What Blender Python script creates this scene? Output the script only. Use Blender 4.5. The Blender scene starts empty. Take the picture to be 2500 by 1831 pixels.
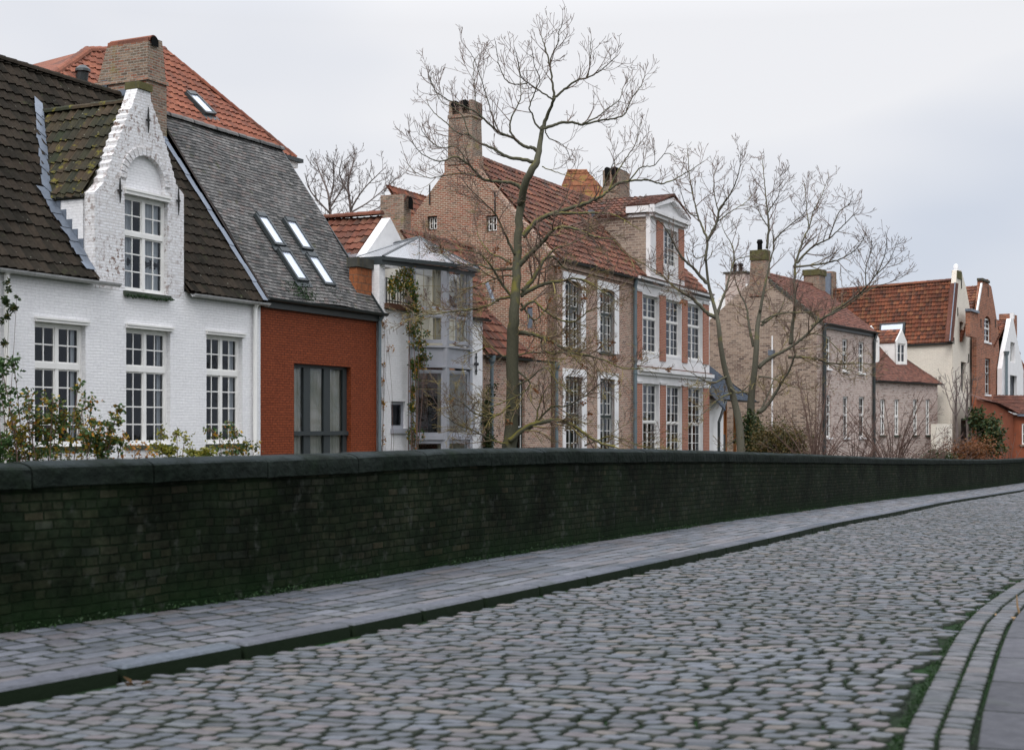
import bpy, bmesh, math, random
from mathutils import Vector, Matrix, noise as mnoise
from mathutils.geometry import delaunay_2d_cdt
R = math.radians
random.seed(7)
scn = bpy.context.scene
col = scn.collection
E = 1.54            # eye height above the pavement at the crown of the bridge
F = 3500.0          # focal length in pixels of the 2500 px wide photograph
HX, HY = 1250.0, 1045.0
BASE = -1.6         # ground level on the houses' bank

# ------------------------------------------------------------------ materials
def new_mat(name):
    m = bpy.data.materials.new(name); m.use_nodes = True
    nt = m.node_tree
    for n in list(nt.nodes): nt.nodes.remove(n)
    return m, nt
class NT:
    def __init__(s, name):
        s.m, s.t = new_mat(name)
        s.out = s.n('ShaderNodeOutputMaterial'); s.b = s.n('ShaderNodeBsdfPrincipled')
        s.l(s.b.outputs[0], s.out.inputs[0])
    def n(s, typ, **kw):
        nd = s.t.nodes.new(typ)
        for k, v in kw.items(): setattr(nd, k, v)
        return nd
    def l(s, a, b): s.t.links.new(a, b)
    def val(s, sock, v):
        if hasattr(v, 'is_output') or isinstance(v, bpy.types.NodeSocket): s.l(v, sock)
        else: sock.default_value = v
    def uv(s): return s.n('ShaderNodeUVMap').outputs[0]
    def obj(s): return s.n('ShaderNodeTexCoord').outputs['Object']
    def noise(s, vec, scale, detail=4, rough=.55, dist=0):
        nd = s.n('ShaderNodeTexNoise'); nd.inputs['Scale'].default_value = scale
        nd.inputs['Detail'].default_value = detail; nd.inputs['Roughness'].default_value = rough
        nd.inputs['Distortion'].default_value = dist
        if vec is not None: s.l(vec, nd.inputs['Vector'])
        return nd.outputs['Fac']
    def ramp(s, fac, stops):
        nd = s.n('ShaderNodeValToRGB'); r = nd.color_ramp
        while len(r.elements) > 1: r.elements.remove(r.elements[-1])
        for i, (p, c) in enumerate(stops):
            e = r.elements[0] if i == 0 else r.elements.new(p)
            e.position = p
            c = (c, c, c) if not isinstance(c, (tuple, list)) else c
            e.color = (c[0], c[1], c[2], 1)
        s.l(fac, nd.inputs[0]); return nd.outputs[0]
    def mix(s, f, a, b, mode='MIX'):
        nd = s.n('ShaderNodeMix', data_type='RGBA', blend_type=mode)
        s.val(nd.inputs[0], f)
        for k, v in ((6, a), (7, b)):
            if isinstance(v, (tuple, list)): nd.inputs[k].default_value = (v[0], v[1], v[2], 1)
            else: s.l(v, nd.inputs[k])
        return nd.outputs[2]
    def math(s, op, a, b=0.0, c=None):
        nd = s.n('ShaderNodeMath', operation=op); s.val(nd.inputs[0], a); s.val(nd.inputs[1], b)
        if c is not None: s.val(nd.inputs[2], c)
        return nd.outputs[0]
    def sep(s, v):
        nd = s.n('ShaderNodeSeparateXYZ'); s.l(v, nd.inputs[0]); return nd.outputs
    def comb(s, x, y, z=0.0):
        nd = s.n('ShaderNodeCombineXYZ'); s.val(nd.inputs[0], x); s.val(nd.inputs[1], y); s.val(nd.inputs[2], z); return nd.outputs[0]
    def white(s, vec):
        nd = s.n('ShaderNodeTexWhiteNoise', noise_dimensions='3D'); s.l(vec, nd.inputs[0]); return nd.outputs
    def bump(s, h, strength=.5, dist=.02, prev=None):
        nd = s.n('ShaderNodeBump'); nd.inputs['Strength'].default_value = strength; nd.inputs['Distance'].default_value = dist
        s.l(h, nd.inputs['Height'])
        if prev is not None: s.l(prev, nd.inputs['Normal'])
        s.l(nd.outputs[0], s.b.inputs['Normal']); return nd.outputs[0]
    def col(s, c):
        if isinstance(c, (tuple, list)): s.b.inputs['Base Color'].default_value = (c[0], c[1], c[2], 1)
        else: s.l(c, s.b.inputs['Base Color'])
    def set(s, rough=.8, spec=.3, metal=0):
        s.val(s.b.inputs['Roughness'], rough); s.b.inputs['Specular IOR Level'].default_value = spec; s.b.inputs['Metallic'].default_value = metal

def brick_mat(name, cols, mortar, bw=.2, bh=.065, ms=.010, msm=.15, wear=None, grime=.35, moss=None, tint=None, bstr=.6, patch=None, distort=.006, rough=.9):
    """masonry: brick pattern from metre UVs, colour per brick, grime, optional wear and moss"""
    s = NT(name); uv = s.uv(); o = s.obj()
    wob = s.n('ShaderNodeTexNoise'); wob.inputs['Scale'].default_value = 3.0; s.l(uv, wob.inputs['Vector'])
    ad = s.n('ShaderNodeVectorMath', operation='MULTIPLY_ADD'); s.l(wob.outputs['Color'], ad.inputs[0])
    ad.inputs[1].default_value = (distort*2, distort*2, 0); s.l(uv, ad.inputs[2]); v = ad.outputs[0]
    b = s.n('ShaderNodeTexBrick'); s.l(v, b.inputs['Vector']); b.offset = .5
    for k, x in (('Scale', 1), ('Mortar Size', ms), ('Mortar Smooth', msm), ('Bias', 0), ('Brick Width', bw), ('Row Height', bh)): b.inputs[k].default_value = x
    b.inputs['Color1'].default_value = (0, 0, 0, 1); b.inputs['Color2'].default_value = (1, 1, 1, 1); b.inputs['Mortar'].default_value = (.5, .5, .5, 1)
    fac = s.sep(b.outputs['Color'])[0]
    n = len(cols)
    base = s.ramp(fac, [(i/max(1, n-1), c) for i, c in enumerate(cols)])
    big = s.noise(o, .7, 5, .6)
    fine = s.noise(o, 14, 4, .6)
    if patch: base = s.mix(s.ramp(big, [(.42, 0), (.58, 1)]), base, s.mix(.38, base, patch))
    c = s.mix(b.outputs['Fac'], base, mortar)
    c = s.mix(grime, c, s.ramp(fine, [(.3, .35), (.65, 1)]), 'MULTIPLY')
    c = s.mix(grime, c, s.ramp(big, [(.3, .6), (.65, 1.0)]), 'MULTIPLY')
    if wear:
        wm = s.ramp(s.noise(o, 9, 6, .7), [(wear[1], 0), (wear[1]+.05, 1)])
        wm2 = s.ramp(s.noise(o, 1.1, 3, .5), [(.40, .1), (.62, 1)])
        c = s.mix(s.math('MULTIPLY', wm, wm2), c, wear[0])
    if moss:
        mm = s.ramp(s.noise(o, 1.6, 6, .65), [(moss[1], 0), (moss[1]+.15, 1)])
        c = s.mix(s.math('MULTIPLY', mm, moss[2]), c, moss[0])
    s.col(c); s.set(rough, .2)
    h = s.math('MULTIPLY_ADD', b.outputs['Fac'], -1.0, s.math('MULTIPLY', fine, .55))
    h = s.math('MULTIPLY_ADD', s.math('SUBTRACT', fac, .5), .35, h)
    s.bump(h, bstr, .014)
    return s.m

def tile_mat(name, cols, lichen=None, grime=.4, rough=.85, spec=.25, sat=None, dark=.45, joint=0, spots=None):
    """roof tiles: colour per tile (UVs are in tile units), weathering, lichen"""
    s = NT(name); uv = s.uv(); o = s.obj(); x = s.sep(uv)
    half = s.math('MULTIPLY', s.math('MODULO', s.math('FLOOR', x[1]), 2), joint and .5 or 0)
    fu = s.math('FLOOR', s.math('ADD', x[0], half)); fv = s.math('FLOOR', x[1])
    w = s.white(s.comb(fu, fv, 3.3))[0]
    n = len(cols)
    c = s.ramp(w, [(i/(n-1), k) for i, k in enumerate(cols)])
    big = s.noise(o, .55, 6, .62)
    fine = s.noise(o, 8, 5, .65)
    c = s.mix(grime, c, s.ramp(big, [(.3, dark), (.65, 1.0)]), 'MULTIPLY')
    c = s.mix(.7, c, s.ramp(fine, [(.3, .5), (.62, 1.0)]), 'MULTIPLY')
    if lichen:
        lm = s.ramp(s.noise(o, 3.2, 6, .7), [(lichen[1], 0), (lichen[1]+.07, 1)])
        c = s.mix(s.math('MULTIPLY', lm, .8), c, lichen[0])
    if spots:
        sm = s.ramp(s.noise(o, 16, 2, .5), [(spots[1], 0), (spots[1]+.03, 1)])
        c = s.mix(sm, c, spots[0])
    h = fine
    if joint:
        fr = s.math('FRACT', s.math('ADD', x[0], half))
        j = s.math('LESS_THAN', fr, joint)
        c = s.mix(s.math('MULTIPLY', j, .75), c, (.012, .013, .014))
        vr = s.math('FRACT', x[1])
        c = s.mix(s.ramp(vr, [(0, .75), (.22, 0)]), c, (.012, .013, .014))
        h = s.math('SUBTRACT', fine, j)
    s.col(c); s.set(rough, spec); s.bump(h, .5, .01)
    return s.m

def plain_mat(name, c, rough=.6, spec=.3, metal=0, var=.25, scale=3, bstr=.15, streak=None):
    s = NT(name); o = s.obj()
    f = s.noise(o, scale, 6, .6)
    k = s.mix(var, c, s.ramp(f, [(.3, .4), (.65, 1)]), 'MULTIPLY')
    if streak:
        xx = s.sep(o)
        sn = s.noise(s.comb(s.math('MULTIPLY', xx[0], 6), s.math('MULTIPLY', xx[1], 6), s.math('MULTIPLY', xx[2], .6)), 1.5, 5)
        k = s.mix(s.ramp(sn, [(.5, 0), (.72, .6)]), k, streak)
    s.col(k); s.set(rough, spec, metal); s.bump(s.noise(o, scale*9, 4), bstr, .01)
    return s.m

def glass_mat(name, tint=(.02, .028, .026), gloss=.75, see=.75, rough=.03, refl=(.8, .85, .95)):
    """window glass: reflects the sky and lets one look into the room"""
    s = NT(name); s.t.nodes.remove(s.b)
    tr = s.n('ShaderNodeBsdfTransparent'); tr.inputs[0].default_value = (see, see*1.02, see, 1)
    gl = s.n('ShaderNodeBsdfGlossy'); gl.inputs['Roughness'].default_value = rough; gl.inputs[0].default_value = (refl[0], refl[1], refl[2], 1)
    nz = s.n('ShaderNodeBump'); nz.inputs['Strength'].default_value = .05; nz.inputs['Distance'].default_value = .02
    s.l(s.noise(s.obj(), 2.5, 2), nz.inputs['Height']); s.l(nz.outputs[0], gl.inputs['Normal'])
    fr = s.n('ShaderNodeFresnel'); fr.inputs[0].default_value = 1.5; s.l(nz.outputs[0], fr.inputs['Normal'])
    mx = s.n('ShaderNodeMixShader'); s.l(s.math('MULTIPLY_ADD', fr.outputs[0], gloss, .005), mx.inputs[0])
    s.l(tr.outputs[0], mx.inputs[1]); s.l(gl.outputs[0], mx.inputs[2]); s.l(mx.outputs[0], s.out.inputs[0])
    return s.m

def leaf_mat(name, cols, trans=.25):
    s = NT(name); g = s.n('ShaderNodeNewGeometry')
    c = s.ramp(g.outputs['Random Per Island'], [(i/(len(cols)-1), k) for i, k in enumerate(cols)])
    s.col(c); s.set(.55, .35)
    d = s.n('ShaderNodeBsdfTranslucent'); s.l(c, d.inputs[0])
    mx = s.n('ShaderNodeMixShader'); mx.inputs[0].default_value = trans
    s.l(s.b.outputs[0], mx.inputs[1]); s.l(d.outputs[0], mx.inputs[2]); s.l(mx.outputs[0], s.out.inputs[0])
    return s.m

def bark_mat(name, a, b, mossc, mth=.5, zfade=None):
    s = NT(name); o = s.obj(); x = s.sep(o)
    f = s.noise(s.comb(s.math('MULTIPLY', x[0], 3), s.math('MULTIPLY', x[1], 3), x[2]), 9, 5, .6)
    c = s.mix(f, a, b)
    g = s.n('ShaderNodeNewGeometry'); nz = s.sep(g.outputs['Normal'])[2]
    up = s.math('MULTIPLY_ADD', nz, .22, s.noise(o, 1.7, 5, .6))
    if zfade: up = s.math('SUBTRACT', up, s.math('MULTIPLY', s.math('MAXIMUM', s.math('SUBTRACT', x[2], zfade[0]), 0.0), zfade[1]))
    c = s.mix(s.ramp(up, [(mth, 0), (mth+.12, .85)]), c, mossc)
    s.col(c); s.set(.9, .15); s.bump(f, .6, .02)
    return s.m

M = {}
WHITE = (.78, .78, .80)
M['white_brick'] = brick_mat('white_painted_brick', [(.82, .815, .825), (.87, .865, .87), (.85, .845, .855)], (.77, .765, .77), bh=.064, bw=.21, ms=.007, msm=.6, grime=.20, bstr=.55, rough=.6, distort=.02)
M['worn_brick'] = brick_mat('worn_white_brick', [(.80, .79, .80), (.86, .86, .88), (.74, .725, .72)], (.72, .70, .69), bh=.066, bw=.2, ms=.010, grime=.22, wear=((.20, .13, .10), .525), bstr=.9, rough=.7)
M['red_paint'] = brick_mat('red_painted_brick', [(.30, .066, .022), (.38, .088, .030), (.34, .076, .026)], (.15, .034, .014), bh=.062, bw=.21, ms=.009, grime=.8, patch=(.22, .055, .022), bstr=.8, rough=.65)
M['orange_block'] = brick_mat('orange_clay_block', [(.33, .11, .045), (.38, .14, .06), (.30, .10, .04)], (.20, .11, .07), bh=.22, bw=.36, ms=.012, grime=.6)
M['chimney_brick'] = brick_mat('weathered_chimney_brick', [(.12, .085, .065), (.30, .19, .13), (.40, .28, .20), (.36, .14, .085), (.20, .16, .12)], (.34, .30, .25), bh=.068, bw=.21, ms=.012, grime=.55, patch=(.15, .13, .10), moss=((.20, .17, .03), .58, .6))
M['mansion_brick'] = brick_mat('old_pink_brick', [(.12, .065, .05), (.38, .21, .15), (.48, .33, .25), (.40, .16, .10), (.22, .13, .10)], (.54, .45, .38), bh=.072, bw=.21, ms=.012, grime=.42, patch=(.38, .28, .21), moss=((.18, .15, .12), .60, .4))
M['gable_brick'] = brick_mat('red_and_buff_gable_brick', [(.32, .09, .05), (.42, .16, .095), (.33, .20, .13), (.38, .105, .055), (.17, .08, .055)], (.52, .43, .34), bh=.070, bw=.21, ms=.013, grime=.6, patch=(.19, .14, .09), moss=((.12, .11, .07), .55, .5))
M['pilaster_brick'] = brick_mat('orange_pilaster_brick', [(.34, .105, .06), (.44, .16, .09), (.38, .12, .07)], (.46, .34, .28), bh=.07, bw=.2, ms=.010, grime=.25)
M['pink_brick'] = brick_mat('pale_pink_brick', [(.22, .14, .115), (.48, .37, .32), (.58, .48, .43), (.36, .22, .18)], (.58, .51, .46), bh=.10, bw=.26, ms=.014, grime=.35, patch=(.58, .46, .41))
M['buff_brick'] = brick_mat('buff_gable_brick', [(.10, .07, .065), (.34, .24, .18), (.45, .34, .27), (.15, .095, .08), (.38, .29, .23)], (.45, .38, .31), bh=.11, bw=.30, ms=.016, grime=.45, patch=(.42, .33, .26))
M['cream_brick'] = brick_mat('cream_painted_brick', [(.76, .69, .59), (.80, .74, .64), (.78, .71, .61)], (.66, .60, .51), bh=.085, bw=.24, ms=.009, grime=.22)
M['brown_brick'] = brick_mat('brown_red_brick', [(.22, .08, .05), (.40, .16, .09), (.34, .13, .08), (.16, .07, .05)], (.40, .26, .19), bh=.11, bw=.28, ms=.013, grime=.4)
M['rust_wall'] = plain_mat('rust_red_render', (.27, .085, .045), .9, .15, var=.5, scale=.9, bstr=.5, streak=(.16, .06, .035))
M['white_paint'] = plain_mat('white_joinery_paint', (.80, .79, .76), .4, .4, var=.15, bstr=.05)
M['stone_white'] = plain_mat('white_painted_stone', (.80, .79, .79), .6, .3, var=.22, bstr=.25, scale=2)
M['plaster'] = plain_mat('white_plaster', (.80, .79, .78), .8, .2, var=.15, bstr=.2)
M['sill_dark'] = plain_mat('mossy_stone_sill', (.06, .075, .055), .9, .2, var=.6, bstr=.8, scale=7)
M['green_paint'] = plain_mat('dark_green_paint', (.013, .024, .021), .4, .4, var=.2, bstr=.05)
M['black_iron'] = plain_mat('black_iron', (.015, .015, .015), .6, .4, var=.3)
M['grey_paint'] = plain_mat('blue_grey_paint', (.36, .37, .41), .45, .35, var=.18, bstr=.05)
M['anthracite'] = plain_mat('anthracite_frame', (.035, .043, .045), .45, .4, var=.25, bstr=.1)
M['lead'] = plain_mat('lead_flashing', (.16, .19, .235), .45, .5, metal=.25, var=.5, scale=4, bstr=.5)
M['zinc'] = plain_mat('zinc_gutter', (.50, .50, .50), .45, .5, metal=.2, var=.5, scale=5, bstr=.2, streak=(.22, .22, .21))
M['dark_gutter'] = plain_mat('dark_gutter', (.025, .032, .033), .45, .5, var=.4)
M['grey_pipe'] = plain_mat('grey_drainpipe', (.13, .17, .19), .5, .4, var=.35)
M['wood'] = plain_mat('orange_timber', (.36, .14, .045), .7, .2, var=.6, scale=4)
M['dark_wood'] = plain_mat('dark_brown_timber', (.085, .040, .024), .8, .2, var=.5, scale=4)
M['dark_stone'] = plain_mat('dark_weathered_stone', (.07, .07, .062), .9, .2, var=.7, scale=3, bstr=.8, streak=(.16, .13, .04))
M['moss_stone'] = plain_mat('moss_capped_stone', (.12, .11, .05), .95, .1, var=.7, scale=5, bstr=.9, streak=(.08, .08, .06))
M['soot_and_shade'] = plain_mat('sooty_flue_and_shade', (.010, .010, .010), .95, .05, var=.3)  # sooty pots and cowls; on the flue mouths the black is painted shade
M['curtain'] = plain_mat('white_net_curtain', (.80, .84, .92), .9, .1, var=.2, scale=2)
M['cream_curtain'] = plain_mat('cream_curtain', (.50, .45, .36), .9, .1, var=.35, scale=2)
M['interior'] = plain_mat('dim_interior', (.026, .036, .026), .95, .05, var=.1, scale=1, bstr=0)  # near-black: the gloom inside the rooms is put into this colour
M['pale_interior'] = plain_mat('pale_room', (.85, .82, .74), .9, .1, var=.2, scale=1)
M['glass'] = glass_mat('window_glass')
M['clear_glass'] = glass_mat('clear_bay_glass', see=.93, gloss=.6)
M['sky_glass'] = glass_mat('skylight_glass', see=.25, refl=(.95, .97, 1.0))
s = NT('skylight_pane'); s.col((.60, .66, .76)); s.set(.12, .8); M['skylight'] = s.m  # opaque pane, the reflected sky is put into its pale colour
s = NT('lantern_glass'); s.col((.55, .58, .63)); s.set(.10, .7); tr_ = s.n('ShaderNodeBsdfTransparent'); mx_ = s.n('ShaderNodeMixShader'); mx_.inputs[0].default_value = .42  # pale body colour stands in for white sky reflected on the lantern
s.l(tr_.outputs[0], mx_.inputs[1]); s.l(s.b.outputs[0], mx_.inputs[2]); s.l(mx_.outputs[0], s.out.inputs[0]); M['lantern'] = s.m
M['tile_dark'] = tile_mat('dark_brown_tile', [(.018, .016, .012), (.030, .025, .019), (.044, .034, .025), (.024, .021, .016)], lichen=((.032, .034, .018), .60), grime=.6, spots=((.20, .21, .17), .735), rough=.95, spec=.1)
M['tile_dormer'] = tile_mat('mossy_dormer_tile', [(.024, .026, .015), (.042, .034, .019), (.060, .040, .022), (.026, .032, .015)], lichen=((.15, .13, .015), .58), grime=.5, spots=((.20, .20, .15), .735))
M['tile_grey'] = tile_mat('grey_plain_tile', [(.085, .087, .085), (.165, .163, .158), (.225, .215, .205), (.125, .124, .122), (.20, .17, .158)], lichen=((.075, .08, .045), .60), grime=.7, dark=.40, rough=.9, spec=.15, joint=.07, spots=((.30, .30, .27), .76))
M['tile_orange'] = tile_mat('orange_pantile', [(.22, .072, .042), (.29, .105, .060), (.25, .085, .050), (.15, .062, .042)], grime=.6, lichen=((.13, .06, .035), .58))
M['tile_red'] = tile_mat('weathered_red_pantile', [(.12, .048, .032), (.22, .080, .048), (.17, .060, .038), (.09, .05, .036), (.27, .11, .065)], grime=.6, lichen=((.09, .06, .03), .60))
M['tile_mansion'] = tile_mat('old_red_pantile', [(.08, .045, .036), (.19, .078, .050), (.14, .056, .040), (.25, .10, .060), (.06, .046, .038)], grime=.7, lichen=((.11, .09, .035), .58))
M['tile_far'] = tile_mat('far_red_pantile', [(.13, .048, .030), (.25, .085, .042), (.19, .062, .034), (.09, .042, .030), (.29, .12, .058)], grime=.7, lichen=((.07, .045, .025), .58))
M['tile_plain_red'] = tile_mat('fine_red_tile', [(.12, .052, .038), (.19, .080, .055), (.155, .062, .044), (.09, .045, .035)], grime=.5, lichen=((.12, .10, .04), .62))
M['slate'] = tile_mat('blue_slate', [(.045, .062, .085), (.07, .09, .12), (.055, .072, .10)], grime=.4, joint=.06)
M['bark'] = bark_mat('ash_bark', (.045, .046, .032), (.11, .105, .072), (.17, .15, .035), .55, zfade=(9, .05))
M['bark2'] = bark_mat('grey_green_bark', (.055, .055, .040), (.14, .13, .10), (.14, .13, .05), .60)
M['twig'] = bark_mat('mauve_twig', (.11, .075, .062), (.19, .135, .11), (.26, .22, .07), .54, zfade=(6, .035))
M['twig_far'] = plain_mat('far_twig', (.16, .13, .12), .9, .1)
M['shrub_twig'] = plain_mat('brown_shrub_twig', (.13, .085, .07), .9, .1)
M['leaf_green'] = leaf_mat('green_leaf', [(.018, .050, .014), (.035, .085, .02), (.06, .12, .03), (.03, .07, .02), (.10, .14, .03)])
M['leaf_mix'] = leaf_mat('autumn_rose_leaf', [(.02, .055, .016), (.035, .085, .022), (.07, .12, .03), (.03, .07, .02), (.10, .13, .03), (.42, .26, .02), (.05, .09, .02), (.40, .15, .015)])
M['leaf_yellow'] = leaf_mat('yellow_leaf', [(.45, .28, .02), (.12, .15, .03), (.40, .16, .015), (.08, .12, .025), (.30, .22, .03)])
M['leaf_amber'] = leaf_mat('amber_leaf', [(.42, .20, .03), (.36, .12, .02), (.45, .28, .05), (.20, .12, .03)])
M['leaf_lime'] = leaf_mat('lime_leaf', [(.10, .15, .02), (.20, .20, .03), (.28, .24, .03), (.06, .10, .02)])
M['leaf_dark'] = leaf_mat('evergreen_leaf', [(.012, .030, .010), (.025, .050, .015), (.04, .065, .018), (.10, .08, .02)])
M['leaf_hedge'] = leaf_mat('hedge_leaf', [(.030, .032, .012), (.060, .055, .016), (.095, .075, .020), (.15, .09, .025)])
M['leaf_brown'] = leaf_mat('dry_brown_leaf', [(.14, .055, .02), (.22, .09, .03), (.10, .045, .02)])
M['leaf_moss'] = leaf_mat('moss_and_weed', [(.008, .024, .006), (.012, .040, .008), (.020, .055, .012), (.010, .030, .008)])
M['leaf_tan'] = plain_mat('tan_leaf', (.28, .18, .095), .7, .3, var=.4, scale=20)

# ------------------------------------------------------------------ objects
def link(o, parent=None):
    col.objects.link(o)
    if parent is not None: o.parent = parent
    return o
def tag(o, label=None, cat=None, group=None, kind=None):
    if label: o['label'] = label
    if cat: o['category'] = cat
    if group: o['group'] = group
    if kind: o['kind'] = kind
    return o
def thing(name, label, cat, loc=(0, 0, 0), rz=0, group=None):
    o = bpy.data.objects.new(name, None); o.location = loc; o.rotation_euler = (0, 0, rz)
    o.empty_display_size = .3
    link(o); return tag(o, label, cat, group)

class MB:
    """mesh builder: collects faces in local coordinates, UVs in metres by dominant normal unless given"""
    def __init__(s): s.v = []; s.f = []; s.uv = []; s.mi = []
    def add(s, vs, fs, uvs=None):
        o = len(s.v); s.v += [tuple(x) for x in vs]
        for i, f in enumerate(fs):
            s.f.append(tuple(o+k for k in f)); s.uv.append(uvs[i] if uvs else None)
    def quad(s, a, b, c, d, uv=None): s.add([a, b, c, d], [(0, 1, 2, 3)], [uv] if uv else None)
    def poly(s, pts, uv=None): s.add(pts, [tuple(range(len(pts)))], [uv] if uv else None)
    def box(s, x0, x1, y0, y1, z0, z1):
        v = [(x0, y0, z0), (x1, y0, z0), (x1, y1, z0), (x0, y1, z0), (x0, y0, z1), (x1, y0, z1), (x1, y1, z1), (x0, y1, z1)]
        s.add(v, [(0, 3, 2, 1), (4, 5, 6, 7), (0, 1, 5, 4), (1, 2, 6, 5), (2, 3, 7, 6), (3, 0, 4, 7)])
    def prism(s, prof, a, b):
        """profile = list of vectors added to point a and b (closed ring)"""
        n = len(prof); a = Vector(a); b = Vector(b)
        v = [a+Vector(p) for p in prof]+[b+Vector(p) for p in prof]
        f = [(i, (i+1) % n, n+(i+1) % n, n+i) for i in range(n)]+[tuple(range(n-1, -1, -1)), tuple(range(n, 2*n))]
        s.add(v, f)
    def tube(s, pts, rad, sides=6, cap=True):
        pts = [Vector(p) for p in pts]; n = len(pts)
        if isinstance(rad, (int, float)): rad = [rad]*n
        vs = []; up = Vector((.31, .17, .93)).normalized(); prev = None
        for i, p in enumerate(pts):
            t = (pts[min(i+1, n-1)]-pts[max(i-1, 0)])
            t = t.normalized() if t.length > 1e-9 else Vector((0, 0, 1))
            if prev is None:
                a = t.cross(up)
                if a.length < .1: a = t.cross(Vector((1, 0, 0)))
            else: a = prev-t*prev.dot(t)
            if a.length < 1e-6: a = t.orthogonal()
            a.normalize(); prev = a; b = t.cross(a)
            for k in range(sides):
                w = 2*math.pi*k/sides
                vs.append(p+(a*math.cos(w)+b*math.sin(w))*rad[i])
        fs = []
        for i in range(n-1):
            for k in range(sides):
                k2 = (k+1) % sides
                fs.append((i*sides+k, i*sides+k2, (i+1)*sides+k2, (i+1)*sides+k))
        if cap and sides > 2:
            fs.append(tuple(range(sides-1, -1, -1))); fs.append(tuple((n-1)*sides+k for k in range(sides)))
        s.add(vs, fs)
    def build(s, name, mat, parent=None, smooth=False, loc=None, mw=None):
        me = bpy.data.meshes.new(name); me.from_pydata(s.v, [], s.f)
        uvl = me.uv_layers.new(name='UVMap')
        buf = [0.0]*(len(me.loops)*2)
        for pi, p in enumerate(me.polygons):
            u = s.uv[pi]
            if u is None:
                n = p.normal; ax, ay, az = abs(n.x), abs(n.y), abs(n.z)
                for li in p.loop_indices:
                    c = s.v[me.loops[li].vertex_index]
                    if az > max(ax, ay): a, b = c[0], c[1]
                    elif ax > ay: a, b = c[1], c[2]
                    else: a, b = c[0], c[2]
                    buf[2*li] = a; buf[2*li+1] = b
            else:
                for k, li in enumerate(p.loop_indices): buf[2*li], buf[2*li+1] = u[k]
        uvl.data.foreach_set('uv', buf)
        if smooth: me.polygons.foreach_set('use_smooth', [True]*len(me.polygons))
        me.materials.append(M[mat] if isinstance(mat, str) else mat)
        o = bpy.data.objects.new(name, me)
        if loc: o.location = loc
        return link(o, parent)

# ------------------------------------------------------------------ frames: a house's own axes
class Frame:
    """x along the facade (away to the right), y back from the facade, z up; base at BASE"""
    def __init__(s, px, Z, a, base=BASE):
        s.a = R(a); s.O = Vector(((px-HX)/F*Z, Z)); s.base = base
        s.d = Vector((math.sin(s.a), math.cos(s.a))); s.b = Vector((-math.cos(s.a), math.sin(s.a)))
        s.loc = (s.O.x, s.O.y, base); s.rz = math.pi/2-s.a
    def ray(s, x, y):
        r = Vector(((x-HX)/F, 1.0)); v = (HY-y)/F
        return Vector((r.dot(s.d), r.dot(s.b), v)), Vector((-s.O.dot(s.d), -s.O.dot(s.b), E-s.base))
    def front(s, x, y, d=0):
        r, c = s.ray(x, y); k = (d-c.y)/r.y; p = c+r*k; return p.x, p.z
    def side(s, x, y, s0):
        r, c = s.ray(x, y); k = (s0-c.x)/r.x; p = c+r*k; return p.y, p.z
    def slope(s, x, y, d0, z0, t):
        r, c = s.ray(x, y); k = (z0+(c.y-d0)*t-c.z)/(r.z-r.y*t); p = c+r*k; return p
    def plane(s, x, y, P, N):
        r, c = s.ray(x, y); N = Vector(N); k = (Vector(P)-c).dot(N)/r.dot(N); return c+r*k
    def X(s, x, d=0): return s.front(x, 900, d)[0]

def cdt_wall(mb, outline, holes, mapf, flip=False):
    pts = [Vector(p) for p in outline]; n = len(pts)
    edges = [(i, (i+1) % n) for i in range(n)]
    for h in holes:
        o = len(pts); pts += [Vector(p) for p in h]; m = len(h); edges += [(o+i, o+(i+1) % m) for i in range(m)]
    vs, es, fs, *_ = delaunay_2d_cdt(pts, edges, [], 0, 1e-5)
    def inside(p, poly):
        c = False; j = len(poly)-1
        for i in range(len(poly)):
            a, b = poly[i], poly[j]
            if (a[1] > p.y) != (b[1] > p.y) and p.x < (b[0]-a[0])*(p.y-a[1])/(b[1]-a[1])+a[0]: c = not c
            j = i
        return c
    out = []
    for f in fs:
        ce = sum((vs[i] for i in f), Vector((0, 0)))/len(f)
        if inside(ce, outline) and not any(inside(ce, h) for h in holes):
            out.append(tuple(reversed(f)) if flip else tuple(f))
    mb.add([mapf(v.x, v.y) for v in vs], out, [[(vs[i].x, vs[i].y) for i in f] for f in out])

def arch(s0, s1, z0, z1, rise=0, n=8):
    if rise <= 0: return [(s0, z0), (s1, z0), (s1, z1), (s0, z1)]
    c = (s0+s1)/2; w = (s1-s0)/2
    return [(s0, z0), (s1, z0)]+[(c+w*math.cos(math.pi*k/n), z1-rise+rise*math.sin(math.pi*k/n)) for k in range(n+1)]

def wall(name, parent, mat, outline, holes=[], y=0.0, reveal=.14, plane='front', thick=.25, rim=True):
    """a wall sheet with real openings and reveals. plane 'front': (x,z) at y; 'side': (y,z) at x=y"""
    mb = MB()
    if plane == 'front': mf = lambda a, b, t=0: (a, y+t, b)
    elif plane == 'left': mf = lambda a, b, t=0: (y+t, a, b)
    else: mf = lambda a, b, t=0: (y-t, a, b)
    cdt_wall(mb, outline, holes, mf, flip=(plane == 'left'))
    for h in holes:
        n = len(h)
        for i in range(n):
            a, b = h[i], h[(i+1) % n]
            mb.quad(mf(*a), mf(*b), mf(b[0], b[1], reveal), mf(a[0], a[1], reveal))
    if rim:
        n = len(outline)
        for i in range(n):
            a, b = outline[i], outline[(i+1) % n]
            mb.quad(mf(*a), mf(a[0], a[1], thick), mf(b[0], b[1], thick), mf(*b))
    return mb.build(name, mat, parent)

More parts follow.
